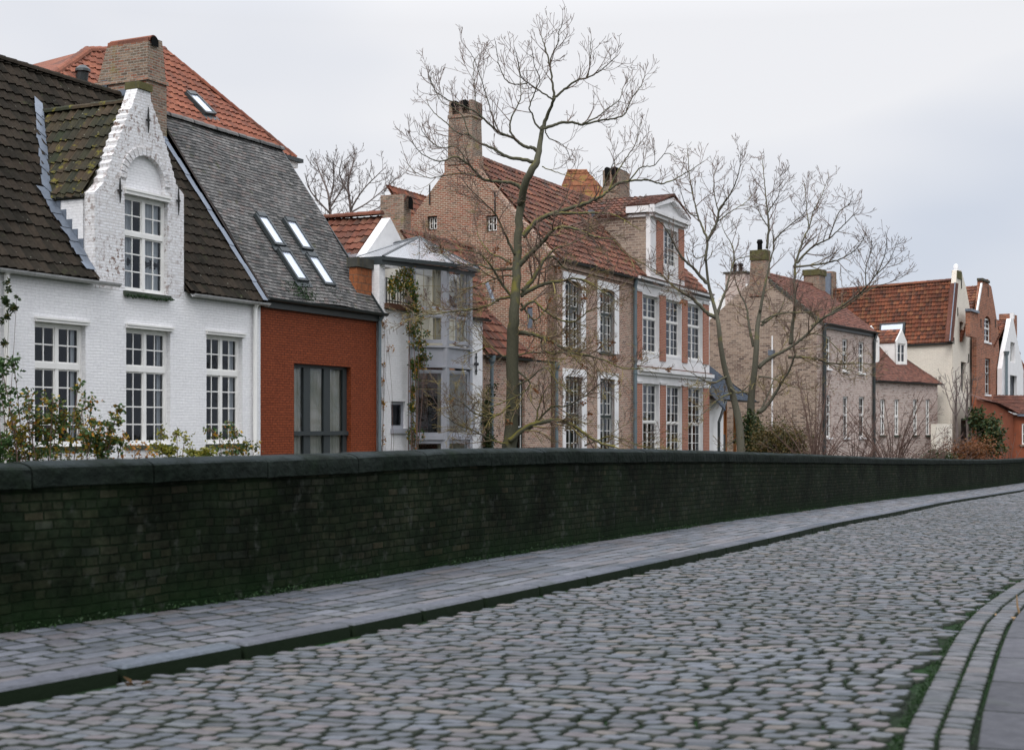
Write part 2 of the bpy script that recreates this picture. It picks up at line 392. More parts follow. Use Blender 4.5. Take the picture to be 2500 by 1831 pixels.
def window(parent, s0, s1, z0, z1, y=.12, mat='white_paint', cas=2, cols=2, secs=((1, 2), (2.1, 4)), ft=.055, mt=.022, mull=.075, trans=.08,
           dep=.06, sill=None, lintel=None, curtain=None, glass='glass', axis='front', room='interior', leadm=None, pad=.3, sillmat='sill_dark', outer=None):
    """one window: frame with mullions, transoms and glazing bars; pane, sill, lintel, curtain are its children"""
    mb = MB()
    if axis == 'front':
        bx = lambda m, a0, a1, b0, b1, c0, c1: m.box(a0, a1, b0, b1, c0, c1)
    else:   # in the plane x = const of a side wall; depth runs along +x
        bx = lambda m, a0, a1, b0, b1, c0, c1: m.box(b0, b1, a0, a1, c0, c1)
    om = MB() if outer else mb
    bx(om, s0, s0+ft, y, y+dep, z0, z1); bx(om, s1-ft, s1, y, y+dep, z0, z1)
    bx(om, s0+ft, s1-ft, y, y+dep, z1-ft, z1); bx(om, s0+ft, s1-ft, y, y+dep, z0, z0+ft)
    a0, a1, b0, b1 = s0+ft, s1-ft, z0+ft, z1-ft
    tot = sum(q[0] for q in secs); H = b1-b0-trans*(len(secs)-1); zt = b1
    for i, (fr, rows) in enumerate(secs):
        h = H*fr/tot; zb = zt-h
        if i < len(secs)-1: bx(om, a0, a1, y-.02, y+dep-.005, zb-trans, zb)
        W = (a1-a0-mull*(cas-1))/cas
        for c in range(cas):
            x0 = a0+c*(W+mull); x1 = x0+W
            if c < cas-1: bx(om, x1, x1+mull, y-.008, y+dep-.004, zb, zt)
            sf = .032
            bx(mb, x0, x0+sf, y+.012, y+dep-.008, zb, zt); bx(mb, x1-sf, x1, y+.012, y+dep-.008, zb, zt)
            bx(mb, x0+sf, x1-sf, y+.012, y+dep-.008, zt-sf, zt); bx(mb, x0+sf, x1-sf, y+.012, y+dep-.008, zb, zb+sf)
            for k in range(1, cols):
                xx = x0+sf+(x1-x0-2*sf)*k/cols
                bx(mb, xx-mt/2, xx+mt/2, y+.016, y+dep-.012, zb+sf, zt-sf)
            for k in range(1, rows):
                zz = zb+(zt-zb)*k/rows
                bx(mb, x0+sf, x1-sf, y+.019, y+dep-.015, zz-mt/2, zz+mt/2)
        zt = zb-trans
    w = mb.build('window', mat, parent)
    if outer: om.build('frame', outer, w)
    g = MB(); yy = y+dep*.5
    if axis == 'front': g.quad((a0, yy, b0), (a1, yy, b0), (a1, yy, b1), (a0, yy, b1))
    else: g.quad((yy, a0, b0), (yy, a1, b0), (yy, a1, b1), (yy, a0, b1))
    g.build('pane', glass, w)
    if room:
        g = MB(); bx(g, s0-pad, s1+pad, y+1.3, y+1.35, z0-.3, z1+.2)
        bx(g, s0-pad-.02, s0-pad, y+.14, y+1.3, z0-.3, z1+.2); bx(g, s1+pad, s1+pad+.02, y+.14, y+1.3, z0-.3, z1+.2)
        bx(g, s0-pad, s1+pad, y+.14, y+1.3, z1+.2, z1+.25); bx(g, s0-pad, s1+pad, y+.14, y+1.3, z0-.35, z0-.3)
        g.build('room_lining', room, w)  # box coloured near-black to stand in for shade behind the pane
    if curtain:
        g = MB(); n = 40
        for (c0, c1) in curtain[1]:
            x0 = a0+(a1-a0)*c0; x1 = a0+(a1-a0)*c1; P = []
            for k in range(n+1):
                x = x0+(x1-x0)*k/n; P.append((x, y+.12+.02*math.sin(x*42)+.010*math.sin(x*97)))
            for k in range(n):
                (xa, ya), (xb, yb) = P[k], P[k+1]
                if axis == 'front': g.quad((xa, ya, b0), (xb, yb, b0), (xb, yb, b1), (xa, ya, b1))
                else: g.quad((ya, xa, b0), (yb, xb, b0), (yb, xb, b1), (ya, xa, b1))
        g.build('curtain', curtain[0], w, smooth=True)
    if leadm:
        g = MB()
        for f in leadm[1]:
            zz = b0+(b1-b0)*f; bx(g, a0, a1, yy-.012, yy-.006, zz-.006, zz+.006)
        for f in leadm[0]:
            xx = a0+(a1-a0)*f; bx(g, xx-.006, xx+.006, yy-.014, yy-.008, b0, b1)
        g.build('leading', 'leadstrip', w)
    if sill:
        g = MB(); bx(g, s0-sill[0], s1+sill[0], y-.2+.03, y-.001, z0-sill[1], z0-.002); g.build('sill', sillmat, w)
    if lintel:
        g = MB(); bx(g, s0-.01, s1+lintel[0], -.05, y-.005, z1+.002, z1+lintel[1]*.6); bx(g, s0-.02, s1+lintel[0]+.02, -.075, y-.008, z1+lintel[1]*.6, z1+lintel[1])
        g.build('lintel', 'white_paint', w)
    return w
M['leadstrip'] = plain_mat('gilt_leading', (.30, .24, .10), .5, .4, metal=.3)

def tile_roof(name, parent, mat, O, U, V, polys, tw=.24, th=.30, amp=.03, lip=.03, kind='pan', jit=.008, seed=1, under=True, shift=0.0, sag=.07):
    """tiles laid as real relief: rolls across, a lip at each course. polys: convex polygons in (u,v) metres"""
    O, U, V = Vector(O), Vector(U).normalized(), Vector(V).normalized(); N = U.cross(V).normalized()
    if N.z < 0: N = -N
    rnd = random.Random(seed); parts = []
    allv, allf, alluv = [], [], []
    for poly in polys:
        us = [p[0] for p in poly]; vs = [p[1] for p in poly]
        u0 = math.floor(min(us)/tw)*tw; u1 = max(us)+tw; v0 = math.floor(min(vs)/th)*th; v1 = max(vs)+th
        nu = int(math.ceil((u1-u0)/tw)); nv = int(math.ceil((v1-v0)/th)); q = {'pan': 8, 'roll': 8, 'flat': 1, 'far': 4}[kind]
        bm = bmesh.new(); uvl = bm.loops.layers.uv.new('UVMap')
        prev = None
        for j in range(nv):
            off = [rnd.uniform(-jit, jit) for _ in range(nu+1)]; rows = []
            for jj, vv in ((0, 0), (1, 1)):
                row = []
                for i in range(nu*q+1):
                    t = (i % q)/q; k = min(i//q, nu); ph = 2*math.pi*t
                    if kind in ('pan', 'far'): h = amp*(.5+.5*math.cos(ph)+.18*math.sin(2*ph))
                    elif kind == 'roll': h = amp*max(0, math.cos(ph))**2
                    else: h = 0
                    hh = h+(lip if jj == 0 else 0)+off[k]
                    jag = rnd.uniform(-.004, .004)
                    uu_ = u0+i*tw/q; vq = v0+(j+vv)*th
                    hh += sag*mnoise.noise(Vector((uu_*.45, vq*.6, seed)))
                    row.append(bm.verts.new((uu_, vq-(0.012 if jj == 0 else 0)+jag, hh)))
                rows.append(row)
            if prev:
                for i in range(nu*q): bm.faces.new((prev[i], prev[i+1], rows[0][i+1], rows[0][i]))
            for i in range(nu*q): bm.faces.new((rows[0][i], rows[0][i+1], rows[1][i+1], rows[1][i]))
            prev = rows[1]
        cx = sum(us)/len(us); cy = sum(vs)/len(vs); n = len(poly)
        for i in range(n):
            a = Vector((poly[i][0], poly[i][1], 0)); b = Vector((poly[(i+1) % n][0], poly[(i+1) % n][1], 0))
            nn = Vector((b.y-a.y, a.x-b.x, 0))
            if nn.length < 1e-6: continue
            if nn.dot(Vector((cx, cy, 0))-a) > 0: nn = -nn
            bmesh.ops.bisect_plane(bm, geom=bm.verts[:]+bm.edges[:]+bm.faces[:], plane_co=a, plane_no=nn, clear_outer=True)
        o = len(allv); bm.verts.index_update()
        for v in bm.verts: allv.append(v.co.copy())
        for f in bm.faces:
            allf.append([o+v.index for v in f.verts]); fc = f.calc_center_median()
            bu, bv = math.floor(fc.x/tw+shift), math.floor(fc.y/th)
            alluv.append([(min(max(v.co.x/tw+shift, bu+.001), bu+.999), min(max(v.co.y/th, bv+.001), bv+.999)) for v in f.verts])
        if under:
            o = len(allv); allv += [Vector((p[0], p[1], -.04)) for p in poly]; allf.append([o+k for k in range(n)]); alluv.append([(p[0]/tw, p[1]/th) for p in poly])
            top = [Vector((p[0], p[1], lip*.4)) for p in poly]; o2 = len(allv); allv += top
            for i in range(n):
                i2 = (i+1) % n; allf.append([o+i, o+i2, o2+i2, o2+i]); alluv.append([(poly[i][0]/tw, poly[i][1]/th)]*4)
        bm.free()
    mb = MB(); mb.v = [tuple(O+U*p.x+V*p.y+N*p.z) for p in allv]; mb.f = [tuple(f) for f in allf]; mb.uv = alluv
    return mb.build(name, mat, parent)

def ridge(name, parent, mat, a, b, r=.11, seg=.4):
    mb = MB(); a = Vector(a); b = Vector(b); L = (b-a).length; n = max(1, int(L/seg)); t = (b-a)/L
    sd = t.cross(Vector((0, 0, 1)))
    sd = sd.normalized() if sd.length > .05 else Vector((1, 0, 0)); up = sd.cross(t).normalized()
    for i in range(n):
        p = a+t*(L*i/n); q = a+t*(L*(i+1)/n+.03); r0, r1 = r*random.uniform(1.0, 1.12), r*random.uniform(.9, 1.0)
        k = 7; vs = []
        for c, rr in ((p, r1), (q, r0)):
            for m in range(k): w = math.pi*m/(k-1); vs.append(c+sd*math.cos(w)*rr+up*(math.sin(w)*rr-.03))
        mb.add(vs, [(m, m+1, k+m+1, k+m) for m in range(k-1)]+[tuple(range(k)), tuple(range(2*k-1, k-1, -1))])
    return mb.build(name, mat, parent)

def gutter(name, parent, mat, a, b, r=.07, out=(0, -1, 0)):
    mb = MB(); a = Vector(a); b = Vector(b); out = Vector(out); up = Vector((0, 0, 1)); k = 7; prof = []
    for m in range(k): w = math.pi*m/(k-1); prof.append(out*(r-math.cos(w)*r)-up*math.sin(w)*r)
    prof2 = [p*.88+out*r*.12 for p in prof]
    ring = prof+prof2[::-1]
    mb.prism(ring, a, b); 
    n = max(2, int((b-a).length/.9))
    for i in range(n+1):
        p = a+(b-a)*(i/n); mb.tube([p+out*r*2.02, p+out*r-up*r*1.05, p], .008, 4)
    return mb.build(name, mat, parent)

def pipe(name, parent, mat, pts, r=.045, col_at=()):
    mb = MB(); mb.tube(pts, r, 10)
    for z in col_at:
        p = Vector(pts[0]).copy(); p.z = z; mb.tube([p-Vector((0, 0, .03)), p+Vector((0, 0, .03))], r*1.25, 10)
    return mb.build(name, mat, parent, smooth=False)

def skylight(parent, F_, pts, d0, z0, t, grow=.06, mat='anthracite', glass='skylight', h=.08):
    """roof window from four corners on a roof slope"""
    P = [F_.slope(x, y, d0, z0, t) for x, y in pts]
    U = (P[1]-P[0]+P[2]-P[3]).normalized(); V = (P[3]-P[0]+P[2]-P[1]); V = (V-U*V.dot(U)).normalized()
    N = U.cross(V); N = -N if N.z < 0 else N
    O = sum(P, Vector())/4; w = ((P[1]-P[0]).length+(P[2]-P[3]).length)/4; l = ((P[3]-P[0]).length+(P[2]-P[1]).length)/4
    def q(u, v, n): return O+U*u+V*v+N*(n+.03)
    def bx(mb, u0, u1, v0, v1, n0, n1):
        vs = [q(u0, v0, n0), q(u1, v0, n0), q(u1, v1, n0), q(u0, v1, n0), q(u0, v0, n1), q(u1, v0, n1), q(u1, v1, n1), q(u0, v1, n1)]
        mb.add(vs, [(0, 3, 2, 1), (4, 5, 6, 7), (0, 1, 5, 4), (1, 2, 6, 5), (2, 3, 7, 6), (3, 0, 4, 7)])
    g = grow; mb = MB()
    bx(mb, -w-g, -w, -l-g, l+g, -.02, h); bx(mb, w, w+g, -l-g, l+g, -.02, h)
    bx(mb, -w, w, l, l+g*1.6, -.02, h+.02); bx(mb, -w, w, -l-g, -l, -.02, h-.01)
    bx(mb, -w-g*1.9, w+g*1.9, -l-g*3, -l-g, -.02, .012)
    o = mb.build('skylight', mat, parent); mb = MB(); bx(mb, -w, w, -l, l, -.01, h-.03); mb.build('pane', glass, o); return o

def leaf_quads(mb, c, size, rnd, flat=None):
    """one leaf: a folded diamond"""
    d = Vector((rnd.gauss(0, 1), rnd.gauss(0, 1), rnd.gauss(-.2, .7))).normalized(); s = d.orthogonal().normalized()
    s = (s*math.cos(a := rnd.uniform(0, 6.28))+d.cross(s)*math.sin(a)); n = d.cross(s)
    L = size*rnd.uniform(.7, 1.3); W = L*.32; c = Vector(c)
    mb.add([c, c+d*L*.45+s*W+n*W*.3, c+d*L, c+d*L*.45-s*W+n*W*.3, c+d*L*.5], [(0, 1, 4), (1, 2, 4), (2, 3, 4), (3, 0, 4)])
# =================================================================== HOUSES
LA = Frame(350, 32, 25.9)
def on_line(px, a=25.9, back=0.0):
    """a frame whose origin lies on the common building line at the given bearing"""
    s, _ = LA.front(px, 900, back); r, c = LA.ray(px, 900); k = (back-c.y)/r.y
    return Frame(px, k, a)
def proj(fr, p):
    w = fr.O+fr.d*p[0]+fr.b*p[1]; z = p[2]+fr.base
    return HX+F*w.x/w.y, HY-F*(z-E)/w.y
def solve(f, target, lo, hi):
    a = f(lo)-target
    for _ in range(60):
        m = (lo+hi)/2; v = f(m)-target
        if (v > 0) == (a > 0): lo = m
        else: hi = m
    return (lo+hi)/2
def taper(mb, a, b):
    (s0, s1, d0, d1, z0), (t0, t1, e0, e1, z1) = a, b
    v = [(s0, d0, z0), (s1, d0, z0), (s1, d1, z0), (s0, d1, z0), (t0, e0, z1), (t1, e0, z1), (t1, e1, z1), (t0, e1, z1)]
    mb.add(v, [(0, 3, 2, 1), (4, 5, 6, 7), (0, 1, 5, 4), (1, 2, 6, 5), (2, 3, 7, 6), (3, 0, 4, 7)])
def barrel(mb, dk, s, z, d0, d1, r, along='d', legs=.0):
    """half-round tile cowl over a flue; the dark mouth goes to dk"""
    k = 10
    def P(w, rr, d): 
        a, b = math.cos(w)*rr, math.sin(w)*rr
        return (s+a, d, z+legs+b) if along == 'd' else (d, s+a, z+legs+b)
    vs = []
    for d in (d0, d1):
        for rr in (r, r*.82):
            for m in range(k): vs.append(P(math.pi*m/(k-1), rr, d))
    fs = []
    for m in range(k-1):
        fs += [(m, m+1, 2*k+m+1, 2*k+m), (k+m, 3*k+m, 3*k+m+1, k+m+1), (m, k+m, k+m+1, m+1), (2*k+m, 2*k+m+1, 3*k+m+1, 3*k+m)]
    mb.add(vs, fs)
    dd = d0+.10*(1 if d1 > d0 else -1)
    ring = [P(math.pi*m/(k-1), r*.81, dd) for m in range(k)]
    if legs > 0:
        ring += [(ring[-1][0], ring[-1][1], z), (ring[0][0], ring[0][1], z)]
    dk.poly(ring)  # black sheet closing the mouth, painted as the shade inside the flue
def mouths(dk, parent):
    for f in dk.f:
        m = MB(); m.poly([dk.v[i] for i in f]); m.build('flue_mouth_shade', 'soot_and_shade', parent)
def roof_poly(fr, pts, d0, z0, t):
    c = 1/math.sqrt(1+t*t); out = []
    for p in pts:
        q = fr.slope(p[0], p[1], d0, z0, t); out.append((q.x, (q.y-d0)/c))
    return out

# ------------------------------------------------------------------ 1 white house
fr = LA; T = 1.356; CP = 1/math.sqrt(1+T*T); SP = T*CP
H = thing('white_brick_house', 'long white painted brick house with dark tiled roof and tall stepped dormer gable', 'house', fr.loc, fr.rz)
X = fr.X; Zf = lambda x, y, d=0: fr.front(x, y, d)[1]
sL = X(0)-5; sR = X(636); ze = Zf(640, 738, -.12); d0 = -.14
vr = (fr.slope(0, 144, d0, ze, T).y+fr.slope(286, 233, d0, ze, T).y)/2; zr = ze+(vr-d0)*T; Vr = (vr-d0)/CP
gl, gr = X(231), X(449)
wtop = ze+.02
W = []
def op(x0, x1, yt, yb): xc = (x0+x1)/2; return (X(x0), X(x1), Zf(xc, yb), Zf(xc, yt))
o1 = op(85, 209, 790, 1090); o2 = op(308, 416, 805, 1086); o3 = op(504, 592, 820, 1083)
zc = Zf(357, 716)
od = (X(304.6), X(409.5), zc, Zf(357, 484))
wall('wall', H, 'white_brick', [(sL, 0), (sR, 0), (sR, wtop), (gr, wtop), (gr, zc-.02), (gl, zc-.02), (gl, wtop), (sL, wtop)],
     [arch(*o) for o in (o1, o2, o3)], reveal=.16)
# gable of the wall dormer, worn paint
G = [fr.front(*p) for p in ((449, 476), (429, 449), (416, 398), (403, 350), (386, 300), (369, 250), (366, 212), (337, 214), (322, 262), (300, 318), (279, 372), (268, 408), (253, 446), (231, 469))]
zsh = G[0][1]
outline = [(gl, zc-.02), (gr, zc-.02), (gr, G[0][1])]+G[1:-1]+[(gl, G[-1][1])]
# small brick steps along the verge
def toothed(pts, n, amp):
    out = []
    for i in range(len(pts)-1):
        a, b = Vector(pts[i]), Vector(pts[i+1]); L = (b-a).length; k = max(1, int(L/n)); nn = Vector((-(b-a).y, (b-a).x)).normalized()
        for j in range(k):
            out.append(tuple(a+(b-a)*(j/k))); out.append(tuple(a+(b-a)*((j+.55)/k)-nn*amp))
    out.append(pts[-1]); return out
up_r = toothed(G[1:6], .15, .035); up_l = toothed(G[8:13], .15, .045)
outline = [(gl, zc-.02), (gr, zc-.02), (gr, G[0][1])]+up_r+[G[6], G[7]]+up_l+[(gl, G[-1][1])]
ni = arch(X(308), X(402), Zf(355, 468), Zf(355, 381), rise=(X(402)-X(308))/2*.95, n=14)
wall('gable', H, 'worn_brick', outline, [ni, arch(*od)], reveal=.10, thick=.32)
mb = MB(); cdt_wall(mb, ni, [], lambda a, b: (a, .095, b)); mb.build('blind_arch', 'white_brick', H)
mb = MB(); n0 = (X(308)+X(402))/2; rr = (X(402)-X(308))/2
for k in range(16):   # brick arch ring
    w0, w1 = math.pi*k/16+.02, math.pi*(k+1)/16-.02; zz = Zf(355, 381)-rr*.95; v = []
    for y in (-.03, .02):
        for (w, r_) in ((w0, rr), (w1, rr), (w1, rr+.2), (w0, rr+.2)): v.append((n0+math.cos(w)*r_, y, zz+math.sin(w)*r_*.95))
    mb.add(v, [(0, 1, 2, 3), (7, 6, 5, 4), (0, 4, 5, 1), (1, 5, 6, 2), (2, 6, 7, 3), (3, 7, 4, 0)])
mb.build('arch_ring', 'worn_brick', H)
mb = MB(); a = fr.front(337, 214); b = fr.front(368, 211)
mb.box(a[0]-.02, b[0]+.02, -.04, .36, a[1]-.02, a[1]+.14); mb.build('gable_cap', 'moss_stone', H)
for o, cur in ((o1, None), (o2, None), (o3, None)):
    window(H, *o, y=.12, cas=2, cols=2, secs=((1, 2), (2.05, 4)), sill=(.03, .10), lintel=(.06, .10), curtain=('curtain', ((.90, 1.0),)), mull=.09, trans=.12, ft=.07, mt=.028)
window(H, *od, y=.10, cas=2, cols=2, secs=((1, 2), (1.6, 3)), sill=(.05, .10), lintel=(.04, .13), curtain=('curtain', ((0, .30), (.50, 1.0))), mull=.09, trans=.10, ft=.07, mt=.028)
mb = MB()
for k in range(260):
    leaf_quads(mb, (random.uniform(od[0]-.04, od[1]+.08), random.uniform(-.17, -.05), od[2]-random.uniform(.08, .12)), .05, random)
mb.build('sill_moss', 'leaf_moss', H)
# roof
rf = tile_roof('roof', H, 'tile_dark', (0, d0, ze), (1, 0, 0), (0, CP, SP),
    [[(sL, 0), (gl-.02, 0), (gl-.02, Vr), (sL, Vr)], [(gr+.02, 0), (sR+.05, 0), (sR+.05, Vr), (gr+.02, Vr)], [(gl-.02, .6), (gr+.02, .6), (gr+.02, Vr), (gl-.02, Vr)]],
    tw=.25, th=.33, amp=.036, lip=.034, kind='pan', seed=3)
ridge('ridge_tiles', rf, 'tile_dark', (sL, vr, zr), (X(236, ) if 0 else fr.slope(286, 233, d0, ze, T).x, vr, zr), .13, .35)
mb = MB(); mb.quad((sL, vr, zr-.03), (sR, vr, zr-.03), (sR, 2*vr, ze), (sL, 2*vr, ze)); mb.build('rear_slope', 'tile_dark', rf)
mb = MB()
for s_ in (sL, sR-.02):
    mb.poly([(s_, .02, 0), (s_, 2*vr, 0), (s_, 2*vr, ze-.05), (s_, vr, zr-.12), (s_, .02, ze-.1)])
mb.quad((sL, 2*vr-.02, 0), (sR, 2*vr-.02, 0), (sR, 2*vr-.02, ze), (sL, 2*vr-.02, ze)); mb.build('rear_wall', 'white_brick', H)
# dormer roof behind the gable
sc = X(352); zrd = Zf(336, 240); zl = G[-1][1]+.02; zrr = G[0][1]
dd = lambda z: (z-ze)/T+d0
for (se, zz, nm) in ((gl+.02, zl, 'dormer_roof'), (gr-.02, zrr, 'dormer_roof')):
    Vv = Vector((sc-se, 0, zrd-zz)); L = Vv.length
    q = tile_roof(nm, H, 'tile_dormer', (se, .28, zz-.02), (0, 1, 0), Vv, [[(0, -.12), (dd(zz)-.2, -.12), (dd(zrd)-.28, L), (0, L)]], tw=.22, th=.34, amp=.05, lip=.035, kind='pan', seed=5)
    if se < sc: dr = q
ridge('ridge_tiles', dr, 'tile_dormer', (sc, .25, zrd), (sc, dd(zrd)+.1, zrd), .12, .38)
for P_c in ([(gl, .26, zc-.1), (gl, dd(zl)+.02, zl-.03), (gl, .26, zl-.03)], [(gr, .26, zc-.1), (gr, .26, zrr-.03), (gr, dd(zrr), zrr-.03)]):
    mb = MB(); mb.poly(P_c); mb.build('dormer_cheek', 'white_brick', H)
def roof_strip(name, parent, mat, P, Q, w, lift=.055, d0=d0, ze=ze, T=T, n=10, jag=0):
    """a strip of sheet metal lying on a slope from P=(s,d) to Q=(s,d)"""
    mb = MB(); P = Vector(P); Q = Vector(Q); t = (Q-P).normalized(); nn = Vector((-t.y, t.x))*w
    nrm = Vector((0, -T, 1)).normalized()*lift
    def pt(v): return Vector((v.x, v.y, ze+(v.y-d0)*T))+nrm
    for i in range(n):
        a = P+(Q-P)*(i/n); b = P+(Q-P)*((i+1)/n); j0 = random.uniform(-jag, jag); j1 = random.uniform(-jag, jag)
        k = nrm.normalized()*(.012*(i % 2))
        mb.quad(pt(a)+k, pt(b)+k, pt(b+nn*(1+j1))+k, pt(a+nn*(1+j0))+k)
    return mb.build(name, mat, parent)
roof_strip('valley_flashing', rf, 'lead', (sc+.05, dd(zrd)+.15), (gl+.02, dd(zl)), -.20, jag=.15)
roof_strip('step_flashing', rf, 'lead', (gl-.02, dd(zl)+.1), (gl-.02, 0.0), -.30, jag=.2, n=12)
roof_strip('verge_flashing', rf, 'lead', (sR+.03, d0), (sR+.03, 3.35), .20, lift=.09, jag=.04)
# step flashing on the cheek
mb = MB()
for k in range(6):
    dk0 = .3+(dd(zl)-.3)*k/6; dk1 = .3+(dd(zl)-.3)*(k+1)/6; z0 = ze+(dk0-d0)*T; z1 = ze+(dk1-d0)*T
    mb.box(gl-.012, gl-.004, dk0, dk1, z0-.1, min(z1+.10, zl-.03))
mb.build('cheek_flashing', 'lead', H)
# gutters and pipes
gutter('gutter', H, 'zinc', (sL, -.10, ze-.02), (X(276), -.10, ze-.02), .075)
gutter('gutter', H, 'zinc', (X(456), -.10, ze-.02), (sR+.10, -.10, ze-.02), .075)
pipe('drainpipe', H, 'white_paint', [(X(8), -.09, 0), (X(8), -.09, ze-.12), (X(8), -.17, ze-.04)], .055)
pipe('drainpipe', H, 'white_paint', [(X(616), -.09, 0), (X(616), -.09, ze-.16), (X(616), -.17, ze-.06)], .055)
for (x, y0, y1) in ((358, 263, 326), (289, 436, 496), (432, 456, 526)):
    mb = MB(); a, b = Zf(x, y1), Zf(x, y0); m = (a+b)/2; s_ = X(x)
    mb.tube([(s_, -.05, a), (s_+.01, -.05, m-.1), (s_-.01, -.06, m+.1), (s_, -.05, b)], [.010, .026, .026, .012], 5); mb.box(s_-.05, s_+.05, -.07, -.02, m-.02, m+.02)
    mb.build('wall_anchor', 'black_iron', H)
# great chimney at the party wall
dch = fr.side(410, 300, sR)[0]; dch = 3.0
s1 = sR+.02; s0 = fr.front(361, 200, dch)[0]
db = solve(lambda d: proj(fr, (s0, d, 9))[0], 238, dch+.2, dch+12)
zled = fr.front(361, 186, dch)[1]; ztop = fr.front(361, 100, dch)[1]
mb = MB(); dk = MB()
taper(mb, (s0, s1+.05, dch, db, ze+2), (s0, s1+.02, dch, db, zled-.1)); taper(mb, (s0-.05, s1+.06, dch-.05, db+.1, zled-.10), (s0-.04, s1+.05, dch-.04, db+.05, zled))
db2 = solve(lambda d: proj(fr, (s0, d, 9))[0], 262, dch+.2, dch+12); s1t = fr.front(397, 150, dch)[0]
taper(mb, (s0, s1, dch, db, zled), (s0-.01, s1t, dch, db2, ztop))
w = s1t-s0
taper(mb, (s0+.62*w, s1t, dch, db2, ztop), (s0+.64*w, s1t-.02, dch, db2, ztop+.12))
ch = mb.build('chimney', 'chimney_brick', rf)
mb = MB(); taper(mb, (s0-.0, s0+.12*w, dch, db2, ztop), (s0+.02, s0+.10*w, dch, db2, ztop+.10)); 
rb = w*.30
barrel(mb, dk, s0+.38*w, ztop-.10, dch-.02, db2, rb, 'd', legs=.12)
mb.build('cowl', 'tile_orange', rf); dk.v = [(p[0], p[1]-.13, p[2]) for p in dk.v]; dk.build('flue_mouth_shade', 'soot_and_shade', rf)
mb = MB(); vz = Zf(0, 0)
vd0 = solve(lambda d: proj(fr, (s0-.02, d, 9))[0], 262, dch+.2, dch+12); vd1 = solve(lambda d: proj(fr, (s0-.02, d, 9))[0], 247, dch+.2, dch+12)
za = fr.side(254, 215, s0)[1]; zb = fr.side(254, 197, s0)[1]
for k in range(7): mb.box(s0-.04, s0-.005, vd0, vd1, za+(zb-za)*k/7, za+(zb-za)*(k+.55)/7)
mb.build('vent_grille', 'lead', rf)
mb = MB(); va = solve(lambda d: proj(fr, (s0-.02, d, 9))[0], 314, dch+.2, dch+12); vb = solve(lambda d: proj(fr, (s0-.02, d, 9))[0], 284, dch+.2, dch+12)
mb.box(s0-.03, s0-.004, va, vb, fr.side(300, 235, s0)[1], fr.side(300, 220, s0)[1]); mb.build('flashing_patch', 'lead', rf)

# ------------------------------------------------------------------ 2 red painted brick house with the grey roof
f2 = on_line(636); X2 = f2.X
H2 = thing('red_painted_house', 'narrow red painted brick house with steep grey tiled roof holding four roof windows', 'house', f2.loc, f2.rz)
Z2 = lambda x, y, d=0: f2.front(x, y, d)[1]
e2 = Z2(926, 763, -.12); T2 = math.tan(R(54.6)); C2 = 1/math.sqrt(1+T2*T2); r2 = X2(919.0)
rd = (f2.slope(676, 360, -.14, e2, T2).y+f2.slope(409, 285, -.14, e2, T2).y)/2; V2 = (rd+.14)/C2; rz2 = e2+(rd+.14)*T2
ow = (X2(718), X2(857), 0.3, Z2(787, 892))
wall('wall', H2, 'red_paint', [(.015, 0), (r2, 0), (r2, e2), (.015, e2)], [arch(*ow)], reveal=.22)
z_r = Z2(787, 1058)
w = MB(); s0_, s1_ = ow[0], ow[1]; W_ = s1_-s0_; bars = (0, .0), 
for (a, b) in ((0, .025), (.235, .345), (.585, .695), (.93, 1.0)): w.box(s0_+a*W_, s0_+b*W_, .14, .21, ow[2], ow[3]-.08)
w.box(s0_, s1_, .145, .205, ow[3]-.08, ow[3]); w.box(s0_, s1_, .08, .215, z_r-.05, z_r+.06)
w = w.build('window', 'anthracite', H2)
g = MB(); g.quad((s0_, .18, ow[2]), (s1_, .18, ow[2]), (s1_, .18, ow[3]), (s0_, .18, ow[3])); g.build('pane', 'glass', w)
g = MB(); P = []
for k in range(161): x = s0_+W_*k/160; P.append((x, .25+.02*math.sin(x*30)+.012*math.sin(x*71+1)))
for k in range(160):
    g.quad((P[k][0], P[k][1], ow[2]), (P[k+1][0], P[k+1][1], ow[2]), (P[k+1][0], P[k+1][1], ow[3]), (P[k][0], P[k][1], ow[3]))
s = NT('grey_sheer_curtain'); s.col(s.mix(s.ramp(s.noise(s.obj(), .8, 3), [(.35, 0), (.65, 1)]), (.48, .50, .45), (.78, .75, .70))); s.set(.9, .1); M['sheer'] = s.m
g.build('curtain', 'sheer', w, smooth=True)
rf2 = tile_roof('roof', H2, 'tile_grey', (0, -.14, e2), (1, 0, 0), (0, C2, T2*C2), [[(.14, 0), (r2+.12, 0), (r2+.12, V2), (.14, V2)]], tw=.19, th=.115, amp=0, lip=.016, kind='flat', jit=.004, seed=9)
ridge('ridge_tiles', rf2, 'tile_grey', (.1, rd, rz2), (r2+.15, rd, rz2), .13, .45)
mb = MB(); mb.quad((.1, rd, rz2-.03), (r2+.12, rd, rz2-.03), (r2+.12, 2*rd, e2), (.1, 2*rd, e2)); mb.build('rear_slope', 'tile_grey', rf2)
mb = MB()
for s_ in (.03, r2-.01): mb.poly([(s_, .02, 0), (s_, 2*rd, 0), (s_, 2*rd, e2-.05), (s_, rd, rz2-.12), (s_, .02, e2-.1)])
mb.quad((0.03, 2*rd-.02, 0), (r2-.01, 2*rd-.02, 0), (r2-.01, 2*rd-.02, e2), (0.03, 2*rd-.02, e2)); mb.build('rear_wall', 'red_paint', H2)
mb = MB(); nrm = Vector((0, -T2, 1)).normalized()
a = Vector((r2+.12, -.16, e2-.02)); b = Vector((r2+.12, rd, rz2)); mb.prism([Vector((0, 0, 0)), Vector((.05, 0, 0)), Vector((.05, 0, 0))+nrm*-.18, nrm*-.18], a+nrm*.02, b+nrm*.02); mb.build('verge_board', 'anthracite', rf2)
sx = lambda p: (600+p[0]/2.665, 500+p[1]/2.665)
